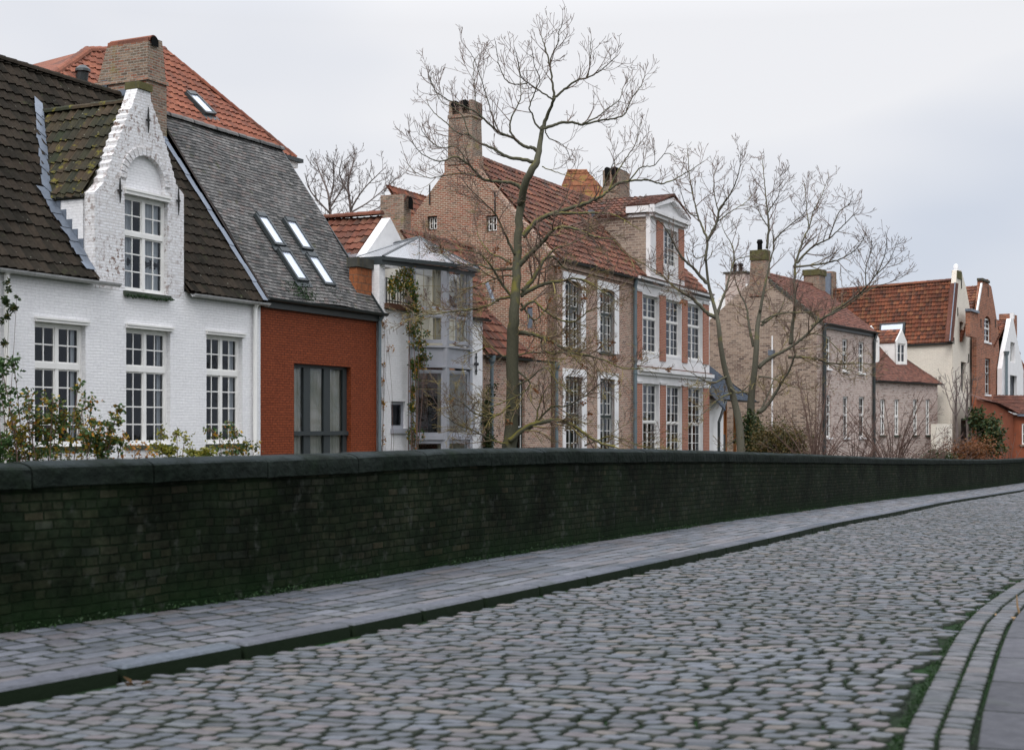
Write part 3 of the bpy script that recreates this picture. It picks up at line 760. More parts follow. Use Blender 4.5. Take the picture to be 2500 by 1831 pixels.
for q in (((170, 255), (225, 262), (128, 98), (75, 90)), ((352, 282), (408, 290), (312, 130), (255, 120)), ((325, 487), (378, 492), (275, 325), (215, 318)), ((500, 515), (552, 520), (455, 358), (398, 350))):
    skylight(rf2, f2, [sx(p) for p in q], -.14, e2, T2, grow=.085)
mb = MB()
for k in range(900):
    s_ = random.choice((random.gauss(X2(742), .28), random.gauss(X2(815), .25))); d_ = random.uniform(.0, .35)-.1
    leaf_quads(mb, Vector((s_, d_, e2+(d_+.14)*T2))+nrm*.03, .05, random)
mb.build('roof_moss', 'leaf_moss', rf2)
gutter('gutter', H2, 'dark_gutter', (.02, -.12, e2-.02), (r2+.22, -.12, e2-.02), .085)
mb = MB(); mb.box(.02, r2, -.10, -.004, e2-.26, e2-.02); mb.build('fascia', 'dark_gutter', H2)
pipe('drainpipe', H2, 'grey_pipe', [(r2+.02, -.09, 0), (r2+.02, -.09, e2-.25), (r2+.02, -.2, e2-.1)], .055)

# ------------------------------------------------------------------ 3 orange hipped roof house behind
f3 = on_line(636)
dc = 5.2
sc3, zc3 = f3.front(722, 387, dc)
r3 = solve(lambda r: proj(f3, (sc3-r, dc+r, 10))[0], 398, .5, 14)
z3 = f3.front(398, 122, dc+r3)[1]; T3 = (z3-zc3)/r3
H3 = thing('orange_roofed_house', 'tall house behind with bright orange pantiled hip roof and one roof window', 'house', f3.loc, f3.rz)
lf = solve(lambda s_: proj(f3, (s_+r3, dc+r3, z3))[0], 300, -20, sc3-r3)  # left hip foot
C3 = 1/math.sqrt(1+T3*T3)
# ridge runs back from the front apex; the left hip edge shows beyond the chimney
P1 = f3.slope(213, 123, dc, zc3, T3); Pm = f3.slope(130, 181, dc, zc3, T3); kk_ = (P1.y-dc)/(P1.y-Pm.y); P0 = Vector((P1.x+(Pm.x-P1.x)*kk_+3, dc, zc3))
pol = [(P0.x, (P0.y-dc)/C3), (sc3, 0), (sc3-r3, r3/C3), (P1.x, (P1.y-dc)/C3)]
pol = [(P0.x-3, 0), (sc3, 0), (sc3-r3, r3/C3), (P1.x, (P1.y-dc)/C3)]
rf3 = tile_roof('roof', H3, 'tile_orange', (0, dc, zc3), (1, 0, 0), (0, C3, T3*C3), [pol], tw=.25, th=.33, amp=.04, lip=.035, kind='pan', seed=12)
ap = Vector((sc3-r3, dc+r3, z3)); cr = Vector((sc3, dc, zc3)); P1v = Vector((P1.x, P1.y, P1.z))
ridge('hip_tiles', rf3, 'tile_orange', cr, ap, .13, .36)
ridge('ridge_tiles', rf3, 'tile_orange', P1v, ap, .13, .36)
ridge('hip_tiles', rf3, 'tile_orange', Vector((P0.x-3, dc, zc3)), P1v, .13, .36)
mb = MB(); bk = dc+2*r3
mb.poly([cr, ap, (sc3, bk, zc3)]); mb.poly([(sc3, bk, zc3), ap, P1v, (P0.x-3, bk, zc3)]); mb.poly([(P0.x-3, bk, zc3), P1v, (P0.x-3, dc, zc3)]); mb.build('rear_slope', 'tile_orange', rf3)
mb = MB(); mb.box(P0.x-2.8, sc3-.3, dc+.3, bk-.3, 0, zc3-.1); mb.build('wall', 'plaster', H3)
mb = MB(); mb.box(P0.x-3, sc3+.05, dc-.05, bk, zc3-.32, zc3-.14); mb.build('fascia', 'white_paint', H3)
mb = MB(); mb.box(P0.x-3, sc3+.18, dc-.18, bk, zc3-.14, zc3-.02); mb.build('gutter', 'dark_gutter', H3)
s1v = lambda p: (p[0]/3.004, 50+p[1]/3.004)
skylight(rf3, f3, [s1v(p) for p in ((1468, 682), (1530, 690), (1446, 580), (1390, 572))], dc, zc3, T3, grow=.09, h=.12)
mb = MB(); q = f3.slope(195, 200, dc, zc3, T3); mb.tube([q-Vector((0, 0, .3)), q+Vector((0, -.1, .25))], .16, 10); mb.tube([q+Vector((0, -.1, .25)), q+Vector((0, -.1, .32)), q+Vector((0, -.1, .42))], [.21, .2, .08], 10); mb.build('roof_vent', 'dark_gutter', rf3)

# ------------------------------------------------------------------ 4 white house with the grey bay and glass lantern
f4 = on_line(926); X4 = f4.X; Z4 = lambda x, y, d=0: f4.front(x, y, d)[1]
H4 = thing('bay_window_house', 'white brick house with three sided grey bay window under a glazed lantern roof', 'house', f4.loc, f4.rz)
sE = X4(1178); zt4 = Z4(1160, 778); sA = X4(1001)
wv = solve(lambda w: proj(f4, (sA+w, -w, 5))[0], 1092, .05, 3); sB = sA+wv; dB = -wv
fv = solve(lambda k: proj(f4, (sB+k, dB, 5))[0], 1149, .05, 5); sC = sB+fv; sD = sC+wv
zlan = Z4(960, 640)
bo = (X4(940), X4(998), Z4(969, 744), Z4(969, 648))
sw = (X4(955), X4(990), Z4(972, 1046), Z4(972, 980)); sw2 = (X4(1150), X4(1161), Z4(1155, 1046), Z4(1155, 985))
wall('wall', H4, 'white_brick', [(.03, 0), (sE, 0), (sE, zt4), (sD-.02, zt4), (sD-.02, zlan), (.0, zlan)], [arch(*bo), arch(*sw), arch(*sw2), arch(sA+.10, sD-.05, .4, zlan-.2)], reveal=.15)
mb = MB(); mb.box(bo[0]-.3, bo[1]+.3, 1.3, 1.35, bo[2]-.3, bo[3]+.2); mb.quad((bo[1]+.0, .15, bo[2]-.2), (bo[1]+.0, 1.3, bo[2]-.2), (bo[1]+.0, 1.3, bo[3]), (bo[1]+.0, .15, bo[3])); mb.build('loggia_lining', 'pale_interior', H4)
mb = MB(); mb.box(bo[0]-.04, bo[1]+.05, -.16, .12, bo[2]-.16, bo[2]-.003); mb.build('loggia_sill', 'dark_wood', H4); mb.v = []
rl = MB(); rl.box(bo[0], bo[1], -.04, -.01, bo[3]-.45, bo[3]-.42)
rl.box(bo[0], bo[1], -.04, -.01, bo[2]+.06, bo[2]+.09)
for k in range(9): x = bo[0]+.05+(bo[1]-bo[0]-.1)*k/8; rl.box(x-.010, x+.010, -.035, -.015, bo[2], bo[3]-.42)
rl.build('railing', 'black_iron', H4)
for o in (sw, sw2): window(H4, *o, y=.08, mat='grey_paint', cas=1, cols=1, secs=((1, 1),), ft=.06, sill=(.05, .14), sillmat='grey_paint')
# bay: levels from the corner post
zb = lambda y: f4.front(1092, y, dB)[1]
L1 = wv*math.sqrt(2)
lv = [zb(1064), zb(903), zb(893), zb(849), zb(838), zb(768), zb(757), zb(652)]
facets = [((sA, 0), -45, L1), ((sB, dB), 0, fv), ((sC, dB), 45, L1)]
bay = MB()
def fbox(mb, P, ang, a0, a1, y0, y1, z0, z1):
    c, s_ = math.cos(R(ang)), math.sin(R(ang)); v = []
    for z in (z0, z1):
        for (a, y) in ((a0, y0), (a1, y0), (a1, y1), (a0, y1)): v.append((P[0]+a*c-y*s_, P[1]+a*s_+y*c, z))
    mb.add(v, [(0, 3, 2, 1), (4, 5, 6, 7), (0, 1, 5, 4), (1, 2, 6, 5), (2, 3, 7, 6), (3, 0, 4, 7)])
for (P, ang, L) in facets:
    fbox(bay, P, ang, .0, L, .02, .10, lv[2], lv[3]); fbox(bay, P, ang, 0, L, .02, .10, 0, lv[0]-1.2)
    fbox(bay, P, ang, -.03, L+.03, -.05, .10, lv[3]+.001, lv[3]+.06); fbox(bay, P, ang, -.03, L+.03, -.05, .10, lv[2]-.06, lv[2]-.001)
    fbox(bay, P, ang, -.02, L+.02, -.03, .10, lv[0]-.12, lv[0]-.001)
for (p, q) in ((sA, 0), (sB, dB), (sC, dB), (sD, 0)):
    bay.box(p-.075, p+.075, q-.03, q+.12, .001, zlan)
by = bay.build('bay', 'grey_paint', H4)
for (P, ang, L) in facets:
    for (z0, z1, lm, cu) in ((lv[0], lv[1], ((), (.72, .86)), None), (lv[4], lv[5], ((.25, .75), (.2,)), None), (lv[6], lv[7], ((.33, .66), (.55,)), None), (lv[0]-1.15, lv[0]-.13, None, None)):
        pale = z0 > lv[3]
        w = window(H4, .085, L-.085, z0, z1, y=.02, mat='grey_paint', cas=1, cols=1, secs=((1, 1),), ft=.07, leadm=lm, room=None, glass='clear_glass' if pale else 'glass',
                   curtain=(('cream_curtain', ((0, 1),) if ang == 0 else ((.86, 1),)) if not pale else ('cream_curtain', ((.7, 1),) if ang else ((.8, 1),))))
        w.location = (P[0], P[1], 0); w.rotation_euler = (0, 0, R(ang))
mb = MB()   # floors and rooms behind the bay glazing
mb.poly([(sA, 0, lv[3]), (sB, dB+.1, lv[3]), (sC, dB+.1, lv[3]), (sD, 0, lv[3]), (sD, 2.2, lv[3]), (sA, 2.2, lv[3])]) if 0 else None
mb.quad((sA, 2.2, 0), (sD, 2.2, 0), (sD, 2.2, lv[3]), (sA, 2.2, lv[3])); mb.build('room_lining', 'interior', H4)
mb = MB(); mb.quad((sA, 1.1, lv[3]+.01), (sD, 1.1, lv[3]+.01), (sD, 1.1, zlan), (sA, 1.1, zlan)); mb.quad((sD, 0.16, lv[3]+.01), (sD, 1.1, lv[3]+.01), (sD, 1.1, zlan), (sD, .16, zlan)); mb.poly([(sA, 0, lv[3]+.01), (sB, dB+.1, lv[3]+.01), (sC, dB+.1, lv[3]+.01), (sD, 0, lv[3]+.01), (sD, 1.1, lv[3]+.01), (sA, 1.1, lv[3]+.01)])
mb.build('upper_room', 'pale_interior', H4)
# table with a white cloth bundle inside the upper room, seen through the glass
# lantern roof
ev = [(.0, -.12), (sB-.12, dB-.28), (sC+.10, dB-.28), (sD+.28, .10), (sD+.28, 1.8), (.0, 1.8)]
apx = f4.front(1024, 579, .55); apex = Vector((apx[0], .55, apx[1])); zla = Z4(922, 632, -.12)+.02
ap2 = Vector((apex.x+.9, .8, apex.z-.03))
mb = MB(); fb = MB(); E3 = [Vector((p[0], p[1], zla+.09)) for p in ev]
for i in range(6):
    a, b = E3[i], E3[(i+1) % 6]
    mb.poly([a, b, apex])
    fb.tube([a, apex], .035, 4)
    fb.prism([Vector((0, 0, 0)), Vector((0, 0, -.11)), (Vector((apex.x, apex.y, 0))-Vector(((a.x+b.x)/2, (a.y+b.y)/2, 0))).normalized()*.1+Vector((0, 0, -.11)), (Vector((apex.x, apex.y, 0))-Vector(((a.x+b.x)/2, (a.y+b.y)/2, 0))).normalized()*.1], a, b)
    m = (a+b)/2; fb.tube([m, apex], .014, 4)
lan = mb.build('lantern_roof', 'lantern', H4); fb.build('lantern_frame', 'anthracite', lan)
mb = MB(); ring = [Vector((p[0]*1.0, p[1]*.86+.02, 0)) for p in ev]
top = [p+Vector((0, 0, zla-.02)) for p in ring]; bot = [p+Vector((0, 0, zla-.15)) for p in ring]
for i in range(6): mb.quad(bot[i], bot[(i+1) % 6], top[(i+1) % 6], top[i])
mb.build('soffit', 'anthracite', H4)
# white gable and the wing roof behind, ridge at right angles to the canal
ga = f4.front(953, 532, .9); gL = f4.front(880, 640, .9); sg = ga[0]; zg = ga[1]; hw = (ga[0]-gL[0]); zbt = gL[1]
wall('gable', H4, 'plaster', [(sg-hw, zbt), (sg+hw, zbt), (sg, zg)], [], y=.9, thick=.3)
Vv = Vector((hw, 0, zg-zbt)); L = Vv.length
r4 = tile_roof('roof', H4, 'tile_red', (sg-hw, .9, zbt), (0, 1, 0), Vv, [[(.32, -.6), (7.5, -.6), (7.5, L+.12), (.32, L+.12)]], tw=.24, th=.34, amp=.035, lip=.035, seed=21)
ridge('ridge_tiles', r4, 'tile_red', (sg+.04, 1.2, zg+.16), (sg+.04, 8.4, zg+.16), .13, .4)
mb = MB(); mb.quad((sg, 1.2, zg), (sg, 8.4, zg), (sg+hw, 8.4, zbt), (sg+hw, 1.2, zbt)); mb.build('rear_slope', 'tile_red', r4)
mb = MB(); mb.box(.02, sg-hw+.3, .17, 8.0, 0, zbt-.5); mb.box(.02, sE-.02, 2.4, 8.0, 0, zbt-.1); mb.build('rear_wall', 'white_brick', H4)
# little orange block parapet next to the grey roof, mossy cap
mb = MB(); a0, a1 = X4(871, .25), X4(921, .25); zo = Z4(890, 655, .25)
mb.box(a0, a1-.002, .25, .5, 2, zo); mb.build('parapet', 'orange_block', H4)
mb = MB(); mb.box(a0-.05, a1+.03, .18, .55, zo+.002, zo+.27); mb.build('parapet_cap', 'dark_stone', H4)
# right roof slope of the bay house, parallel to the canal
zr4 = Z4(1178, 778, -.08); T4 = 1.30; C4 = 1/math.sqrt(1+T4*T4)
pA = f4.slope(1001, 552, -.1, zr4, T4); pB = f4.slope(1141, 590, -.1, zr4, T4)
vv = ((pA.y+.1)/C4+(pB.y+.1)/C4)/2; s_r = X4(1178)+.25
vv = vv*.92
r5 = tile_roof('front_roof', H4, 'tile_red', (0, -.1, zr4), (1, 0, 0), (0, C4, T4*C4), [[(sD-.2, 0), (s_r, 0), (pB.x+.1, vv), (sD-.2, vv)], [(pA.x, .9), (sD-.2, .9), (sD-.2, vv), (pA.x, vv)]], tw=.24, th=.34, amp=.04, lip=.04, seed=22)
ridge('ridge_tiles', r5, 'tile_red', (pA.x, -.1+vv*C4, zr4+vv*C4*T4), (pB.x+.1, -.1+vv*C4, zr4+vv*C4*T4), .13, .4)
gutter('gutter', H4, 'dark_gutter', (sD+.05, -.08, zr4-.02), (s_r, -.08, zr4-.02), .07)
mb = MB(); ax, az = X4(1160), Z4(1160, 889)
for (dx, dz, r_) in ((0, .22, .05), (0, -.22, .05), (.1, 0, .05), (-.1, 0, .05), (0, .32, .03), (0, -.32, .03), (0, 0, .05)):
    mb.tube([(ax+dx, -.06, az+dz), (ax+dx, -.03, az+dz)], r_, 8)
mb.box(ax-.02, ax+.02, -.055, -.03, az-.3, az+.3); mb.box(ax-.1, ax+.1, -.052, -.03, az-.02, az+.02)
mb.build('wall_anchor', 'black_iron', H4)
# back chimney and the roof piece by it
cf = f4; c0 = f4.front(968, 540, 5.0); 
cs1 = f4.front(1003, 500, 5.2)[0]; cs0 = solve(lambda s_: proj(f4, (s_, 5.2, 9))[0], 985, cs1-5, cs1); cdb = solve(lambda d: proj(f4, (cs0, d, 9))[0], 928, 5.3, 16)
zt = f4.front(985, 470, 5.2)[1]; mb = MB(); dk = MB()
taper(mb, (cs0, cs1, 5.2, cdb, 4), (cs0+.02, cs1, 5.2, cdb, zt-.05)); chm = mb.build('chimney', 'chimney_brick', r4)
mb = MB(); barrel(mb, dk, (cs0+cs1)/2, zt-.6, 5.15, cdb, (cs1-cs0)*.40, 'd', legs=.30); mb.build('cowl', 'tile_red', r4); dk.v = [(p[0], p[1]-.2, p[2]) for p in dk.v]; dk.build('flue_mouth_shade', 'soot_and_shade', r4)

# ------------------------------------------------------------------ 5 small red roof strip behind chimney
f5 = on_line(1000); H5 = thing('far_red_roof_house', 'red tiled house roof showing between brown chimney and stepped gable', 'house', f5.loc, f5.rz)
q = [f5.front(x, y, 9.5) for x, y in ((990, 455), (1052, 452), (1040, 520), (985, 560))]
zq = q[0][1]; zw = q[3][1]
tile_roof('roof', H5, 'tile_far', (q[3][0]-.4, 8.2, zw-1.0), (1, 0, 0), (0, .55, .83), [[(0, 0), (4.5, 0), (4.5, (zq-zw+1.0)/.83), (0, (zq-zw+1.0)/.83)]], tw=.26, th=.34, seed=31, kind='far', amp=.035)
mb = MB(); mb.box(q[3][0]-.4, q[3][0]+4.1, 8.4, 11.5, 0, zw-.9); mb.build('wall', 'brown_brick', H5)

# ------------------------------------------------------------------ 6 brick mansion with painted bay facade
f6 = on_line(1351); X6 = f6.X; Z6 = lambda x, y, d=0: f6.front(x, y, d)[1]
H6 = thing('brick_mansion', 'large pink brick house with red pantiled roof, tall side gable and white banded bays', 'house', f6.loc, f6.rz)
zE = Z6(1352, 628); T6 = math.tan(R(50)); C6 = 1/math.sqrt(1+T6*T6); sM = X6(1549); sN = X6(1729)
da = solve(lambda d: proj(f6, (0, d, 12))[0], 1128, .5, 9); za = f6.side(1140, 372, 0)[1]
T6 = (za-zE)/da; C6 = 1/math.sqrt(1+T6*T6); Vm = da/C6
ops = []
def op6(x0, x1, yt, yb, rise=0): xc = (x0+x1)/2; return (X6(x0), X6(x1), Z6(xc, yb), Z6(xc, yt), rise)
u1 = op6(1379, 1418, 686, 852, .12); u2 = op6(1464, 1500, 706, 862, .12)
l1 = op6(1380, 1420, 920, 1150); l2 = op6(1464, 1500, 925, 1150)
wall('wall', H6, 'mansion_brick', [(0, 0), (sM, 0), (sM, zE-.05), (0, zE-.05)], [arch(*q) for q in (u1, u2, l1, l2)], reveal=.16)
# white painted surrounds, proud of the brick
for (q, xa, xb, yt, yb, tab) in ((u1, 1373, 1429, 668, 852, 1), (u2, 1458, 1510, 690, 862, 1), (l1, 1373, 1431, 901, 1160, 0), (l2, 1458, 1509, 910, 1160, 0)):
    mb = MB(); a, b = X6(xa), X6(xb); xc = (xa+xb)/2
    cdt_wall(mb, [(a, q[2]), (b, q[2]), (b, Z6(xc, yt)), (a, Z6(xc, yt))], [arch(q[0], q[1], q[2]-.001, q[3], q[4])] if 0 else [], lambda u, v: (u, -.03, v)) if 0 else None
    zt_ = Z6(xc, yt)
    hole = arch(q[0], q[1], q[2], q[3], q[4])
    ol = [(a, q[2]), hole[0]]+[hole[0]]*0+list(reversed(hole[2:]))[:]+[hole[1], (b, q[2]), (b, zt_), (a, zt_)]
    ol = [(a, q[2]), (q[0], q[2])]+list(reversed(hole[2:]))+[(q[1], q[2]), (b, q[2]), (b, zt_), (a, zt_)]
    cdt_wall(mb, ol, [], lambda u, v: (u, -.03, v))
    mb.quad((q[1], -.03, q[2]), (q[1], .155, q[2]), (q[1], .155, q[3]-q[4]), (q[1], -.03, q[3]-q[4]))
    mb.quad((a, -.03, q[2]), (a, -.03, zt_), (a, 0, zt_), (a, 0, q[2])); mb.quad((q[0], -.03, q[2]), (q[0], .155, q[2]), (q[0], .155, q[3]-q[4]), (q[0], -.03, q[3]-q[4]))
    mb.build('window_surround', 'stone_white', H6)
for q in (u1, u2): window(H6, q[0], q[1], q[2], q[3]-q[4]*.35, y=.13, mat='white_paint', outer='green_paint', cas=2, cols=2, secs=((1, 2), (1.7, 4)), ft=.07, mull=.09, trans=.12, mt=.025, curtain=('cream_curtain', ((0, .25), (.75, 1))), sill=(.06, .08), sillmat='dark_stone')
for q in (l1, l2): window(H6, q[0], q[1], q[2], q[3], y=.13, mat='white_paint', outer='green_paint', cas=2, cols=2, secs=((1, 3), (1.5, 4)), ft=.07, mull=.09, trans=.12, mt=.025)
# painted bays
wo = []
for (x0, x1, yt, yb) in ((1566, 1606, 723, 861), (1622, 1660, 734, 870), (1675, 1712, 744, 878)): wo.append(op6(x0, x1, yt, yb))
for (x0, x1, yt, yb) in ((1566, 1606, 937, 1150), (1625, 1662, 942, 1150), (1677, 1713, 946, 1150)): wo.append(op6(x0, x1, yt, yb))
wall('painted_facade', H6, 'stone_white', [(sM, 0), (sN, 0), (sN, zE-.05), (sM, zE-.05)], [arch(*q[:4]) for q in wo], y=-.06, reveal=.22, thick=.1)
for i, q in enumerate(wo):
    window(H6, q[0], q[1], q[2], q[3], y=.10, cas=2, cols=2, secs=((1, 3), (1.6, 4)) if i < 3 else ((1, 4), (1.3, 5)), ft=.05, mull=.06, trans=.08, mt=.024, sill=(.04, .1) if i < 3 else None, sillmat='stone_white')
for (x0, x1, yt, yb) in ((1550, 1563, 712, 878), (1606.5, 1621, 722, 882), (1661.5, 1674, 732, 886), (1712.5, 1726, 744, 890), (1550, 1563, 936, 1165), (1608, 1621, 940, 1165), (1662, 1675, 944, 1165), (1713.5, 1727, 948, 1165)):
    xc = (x0+x1)/2; a, b, c, d = X6(x0), X6(x1), Z6(xc, yb), Z6(xc, yt)
    mb = MB(); mb.box(a, b, -.10, -.061, c, d); p = mb.build('pilaster', 'pilaster_brick', H6)
    mb = MB(); mb.box(a-.05, b+.05, -.13, -.062, d+.001, d+.06); mb.box(a-.08, b+.08, -.15, -.063, d+.061, d+.11); mb.build('capital', 'stone_white', p)
def band(name, y_at, z0, z1, out, mat, s0=None, s1=None):
    mb = MB(); mb.box(sM-.02 if s0 is None else s0, sN+.03 if s1 is None else s1, -.061-out, -.0615, z0, z1); return mb.build(name, mat, H6)
zc1 = Z6(1640, 700)
c1 = Z6(1555, 674)
band('cornice', 0, c1-.30, c1-.14, .10, 'stone_white'); band('cornice', 0, c1-.139, c1-.02, .22, 'stone_white'); band('cornice_tiles', 0, c1-.019, c1+.02, .27, 'tile_mansion')
m0 = Z6(1650, 905)
m0 = Z6(1560, 897)
band('string_course', 0, m0, m0+.06, .12, 'tile_mansion'); band('string_course', 0, m0-.16, m0-.001, .24, 'stone_white'); band('string_course', 0, m0-.30, m0-.161, .13, 'stone_white')
# gable side (faces left)
hs = []
def sd(x, y): return f6.side(x, y, 0)
def ops_(x0, x1, yt, yb, rise=0): a, _ = sd(x0, yt); b, _ = sd(x1, yt); xc = (x0+x1)/2; return (min(a, b), max(a, b), sd(xc, yb)[1], sd(xc, yt)[1], rise)
g1 = ops_(1043, 1067, 528, 562); g2 = ops_(1187, 1213, 526, 566); g3 = ops_(1287, 1300, 750, 802)
dep = 2*da
ol = [(0, 0), (dep, 0), (dep, zE), (da+.75, za-.75*T6+.15), (da+.75, za-.2), (da-.75, za-.2), (da-.75, za-.75*T6+.15), (0, zE)]
wall('side_gable', H6, 'gable_brick', ol, [arch(*q) for q in (g1, g2, g3)], y=0.0, plane='left', reveal=.15, thick=.3)
for q in (g1, g2): window(H6, q[0], q[1], q[2], q[3], y=.10, mat='white_paint', cas=2, cols=1, secs=((1, 2),), ft=.05, mull=.03, mt=.03, axis='side', outer='green_paint', room='interior')
mb = MB(); mb.box(.04, .09, g3[0], g3[1], g3[2], g3[3]); mb.build('shutter', 'lead', H6)
mb = MB()
for (xa, y0, y1) in ((1050, 452, 500), (1209, 470, 520)):
    d_, z0 = sd(xa, y1); _, z1 = sd(xa, y0); mb.box(-.05, -.01, d_-.02, d_+.02, z0, z1)
mb.build('wall_anchor', 'black_iron', H6)
# parapet coping on the gable verge
rf6 = tile_roof('roof', H6, 'tile_mansion', (0, -.12, zE-.02), (1, 0, 0), (0, C6, T6*C6), [[(.25, 0), (sN+.1, 0), (sN+.1, Vm+.1), (.25, Vm+.1)]], tw=.25, th=.36, amp=.045, lip=.05, seed=41, jit=.014)
ridge('ridge_tiles', rf6, 'tile_mansion', (.3, da-.05, za), (sN+.1, da-.05, za), .14, .4)
mb = MB(); mb.quad((.0, da, za-.05), (sN, da, za-.05), (sN, dep, zE), (0, dep, zE)); mb.build('rear_slope', 'tile_mansion', rf6)
mb = MB(); mb.poly([(sN-.02, .1, 0), (sN-.02, dep, 0), (sN-.02, dep, zE-.05), (sN-.02, da, za-.15), (sN-.02, .1, zE-.1)]); mb.quad((0, dep-.02, 0), (sN, dep-.02, 0), (sN, dep-.02, zE), (0, dep-.02, zE)); mb.build('rear_wall', 'mansion_brick', H6)
mb = MB()
for k in range(26):   # uneven brick verge
    t = k/26; t2 = (k+1)/26; d_a = t*(da-.75); d_b = t2*(da-.75)
    za_, zb_ = zE+d_a*T6, zE+d_b*T6; v = .06+.04*(k % 2)
    mb.quad((-.03, d_a, za_-.1), (-.03, d_b, zb_-.1), (-.03, d_b, zb_+v), (-.03, d_a, za_+v)); mb.quad((-.03, d_a, za_+v), (-.03, d_b, zb_+v), (.3, d_b, zb_+v), (.3, d_a, za_+v)); mb.quad((.3, d_a, za_+v), (.3, d_b, zb_+v), (.3, d_b, zb_-.2), (.3, d_a, za_-.2))
mb.build('verge', 'mansion_brick', H6)
# gable chimney
cd0 = solve(lambda d: proj(f6, (-.02, d, 12))[0], 1152, .5, 9); cd1 = solve(lambda d: proj(f6, (-.02, d, 12))[0], 1096, .5, 9)
cz = f6.side(1150, 285, 0)[1]; cw = X6(1175, cd0)
mb = MB(); dk = MB()
taper(mb, (-.04, cw+.02, cd0-.05, cd1+.05, za-.42), (-.04, cw, cd0, cd1, cz)); taper(mb, (-.07, cw+.03, cd0-.03, cd1+.03, cz+.001), (-.07, cw+.03, cd0-.03, cd1+.03, cz+.12))
L = cd1-cd0
for t in (.0, .42, .86): mb.box(-.07, cw+.03, cd0-.03+t*L, cd0-.03+t*L+.13*L, cz+.121, cz+.62)
mb.box(.12, cw+.03, cd0-.03, cd1+.03, cz+.122, cz+.60)
mb.build('chimney', 'chimney_brick', rf6)
mb = MB()
for t in (.275, .70):
    mb = MB(); barrel(mb, dk, cd0+t*L, cz+.62-.25, -.12, cw+.05, .17*L, 's', legs=.10); mb.build('cowl', 'soot_and_shade', rf6); dk.v = [(p[0]-.09, p[1], p[2]) for p in dk.v]; mouths(dk, rf6)
# right gable chimney
s_c = sN-.05; e0 = solve(lambda d: proj(f6, (s_c-1.2, d, 12))[0], 1512, .5, 9); e1 = solve(lambda d: proj(f6, (s_c-1.2, d, 12))[0], 1472, .5, 9.9)
s_c0 = s_c-1.2; s_c1 = solve(lambda s_: proj(f6, (s_, e0, 12))[0], 1537, s_c0, s_c0+4); cz2 = f6.side(1510, 452, s_c0)[1]
mb = MB(); dk = MB(); taper(mb, (s_c0, s_c1, e0, e1, za-2.6), (s_c0, s_c1, e0, e1, cz2)); L = e1-e0
for t in (.0, .44, .88): mb.box(s_c0-.03, s_c1+.03, e0+t*L, e0+t*L+.12*L, cz2+.001, cz2+.75)
mb.box(s_c0+.25, s_c1+.02, e0+.01, e1-.01, cz2+.002, cz2+.73); mb.build('chimney', 'chimney_brick', rf6)
mb = MB()
for t in (.28, .72): mb = MB(); barrel(mb, dk, e0+t*L, cz2+.5, s_c0-.08, s_c1+.05, .17*L, 's', legs=.25); mb.build('cowl', 'soot_and_shade', rf6); dk.v = [(p[0]-.09, p[1], p[2]) for p in dk.v]; mouths(dk, rf6)
gutter('gutter', H6, 'dark_gutter', (.0, -.12, zE-.03), (X6(1607), -.12, zE-.03), .08); gutter('gutter', H6, 'dark_gutter', (X6(1676), -.12, zE-.03), (sN+.15, -.12, zE-.03), .08)
mb = MB(); mb.box(0, sM-.03, -.09, -.004, zE-.30, zE-.06); mb.build('fascia', 'mansion_brick', H6)
pipe('drainpipe', H6, 'grey_pipe', [(X6(1543), -.14, 0), (X6(1543), -.14, zE-.35), (X6(1543), -.2, zE-.1)], .08, col_at=(1, 3, 4.2, 5.4, 6.6))
# dormer on the painted bays
x0, x1 = X6(1588, -.1), X6(1671, -.1); zb_ = zE-.12; zt_ = Z6(1628, 534, -.1); dwo = (X6(1622, -.1), X6(1655, -.1), Z6(1638, 650, -.1), Z6(1638, 562, -.1))
wall('dormer_front', H6, 'stone_white', [(x0, zb_), (x1, zb_), (x1, zt_), (x0, zt_)], [arch(*dwo)], y=-.1, reveal=.18, thick=.2)
window(H6, *dwo, y=.05, cas=2, cols=2, secs=((1, 6),), ft=.05, mull=.05, mt=.022, sill=None, curtain=('cream_curtain', ((0, .2), (.8, 1))))
for (a, b) in ((X6(1603, -.12), X6(1619, -.12)), (X6(1657, -.12), X6(1670, -.12))):
    mb = MB(); mb.box(a, b, -.14, -.101, zb_+.55, zt_-.25); mb.build('dormer_pilaster', 'pilaster_brick', H6)
mb = MB(); mb.box(x0-.22, x1+.12, -.36, -.11, zt_-.02, zt_+.16); mb.box(x0-.12, x1+.06, -.26, -.105, zt_-.16, zt_-.021)
mb.build('dormer_cornice', 'stone_white', H6)
mb = MB(); mb.box(x0-.25, x1+.05, -.18, .0, zb_-.02, zb_+.12); mb.build('dormer_plinth', 'stone_white', H6)
zp = Z6(1648, 485, -.3); sp = (x0+x1)/2+.1
tri = [(x0-.22, zt_+.162), (x1+.12, zt_+.162), (sp, zp)]
mb = MB(); mb.poly([(p[0]*1.0, -.16, p[1]) for p in tri]); 
for (p, q) in ((tri[0], tri[2]), (tri[1], tri[2])):
    mb.prism([Vector((0, 0, 0)), Vector((0, .22, 0)), Vector((0, .22, -.16)), Vector((0, 0, -.16))], (p[0], -.36, p[1]+.14), (q[0], -.36, q[1]))
mb.build('pediment', 'stone_white', H6)
for (p, q) in ((tri[0], tri[2]), (tri[1], tri[2])):
    Vv = Vector((q[0]-p[0], 0, q[1]-p[1])); L = Vv.length
    tile_roof('dormer_roof', H6, 'tile_plain_red', (p[0], -.38, p[1]+.16), (0, 1, 0), Vv, [[(0, 0), (1.3, 0), (1.3, L), (0, L)]], tw=.16, th=.14, kind='flat', lip=.012, seed=5)
zk = Z6(1530, 556, 1.0)
zk = zt_-.05; zrk = zk+1.05
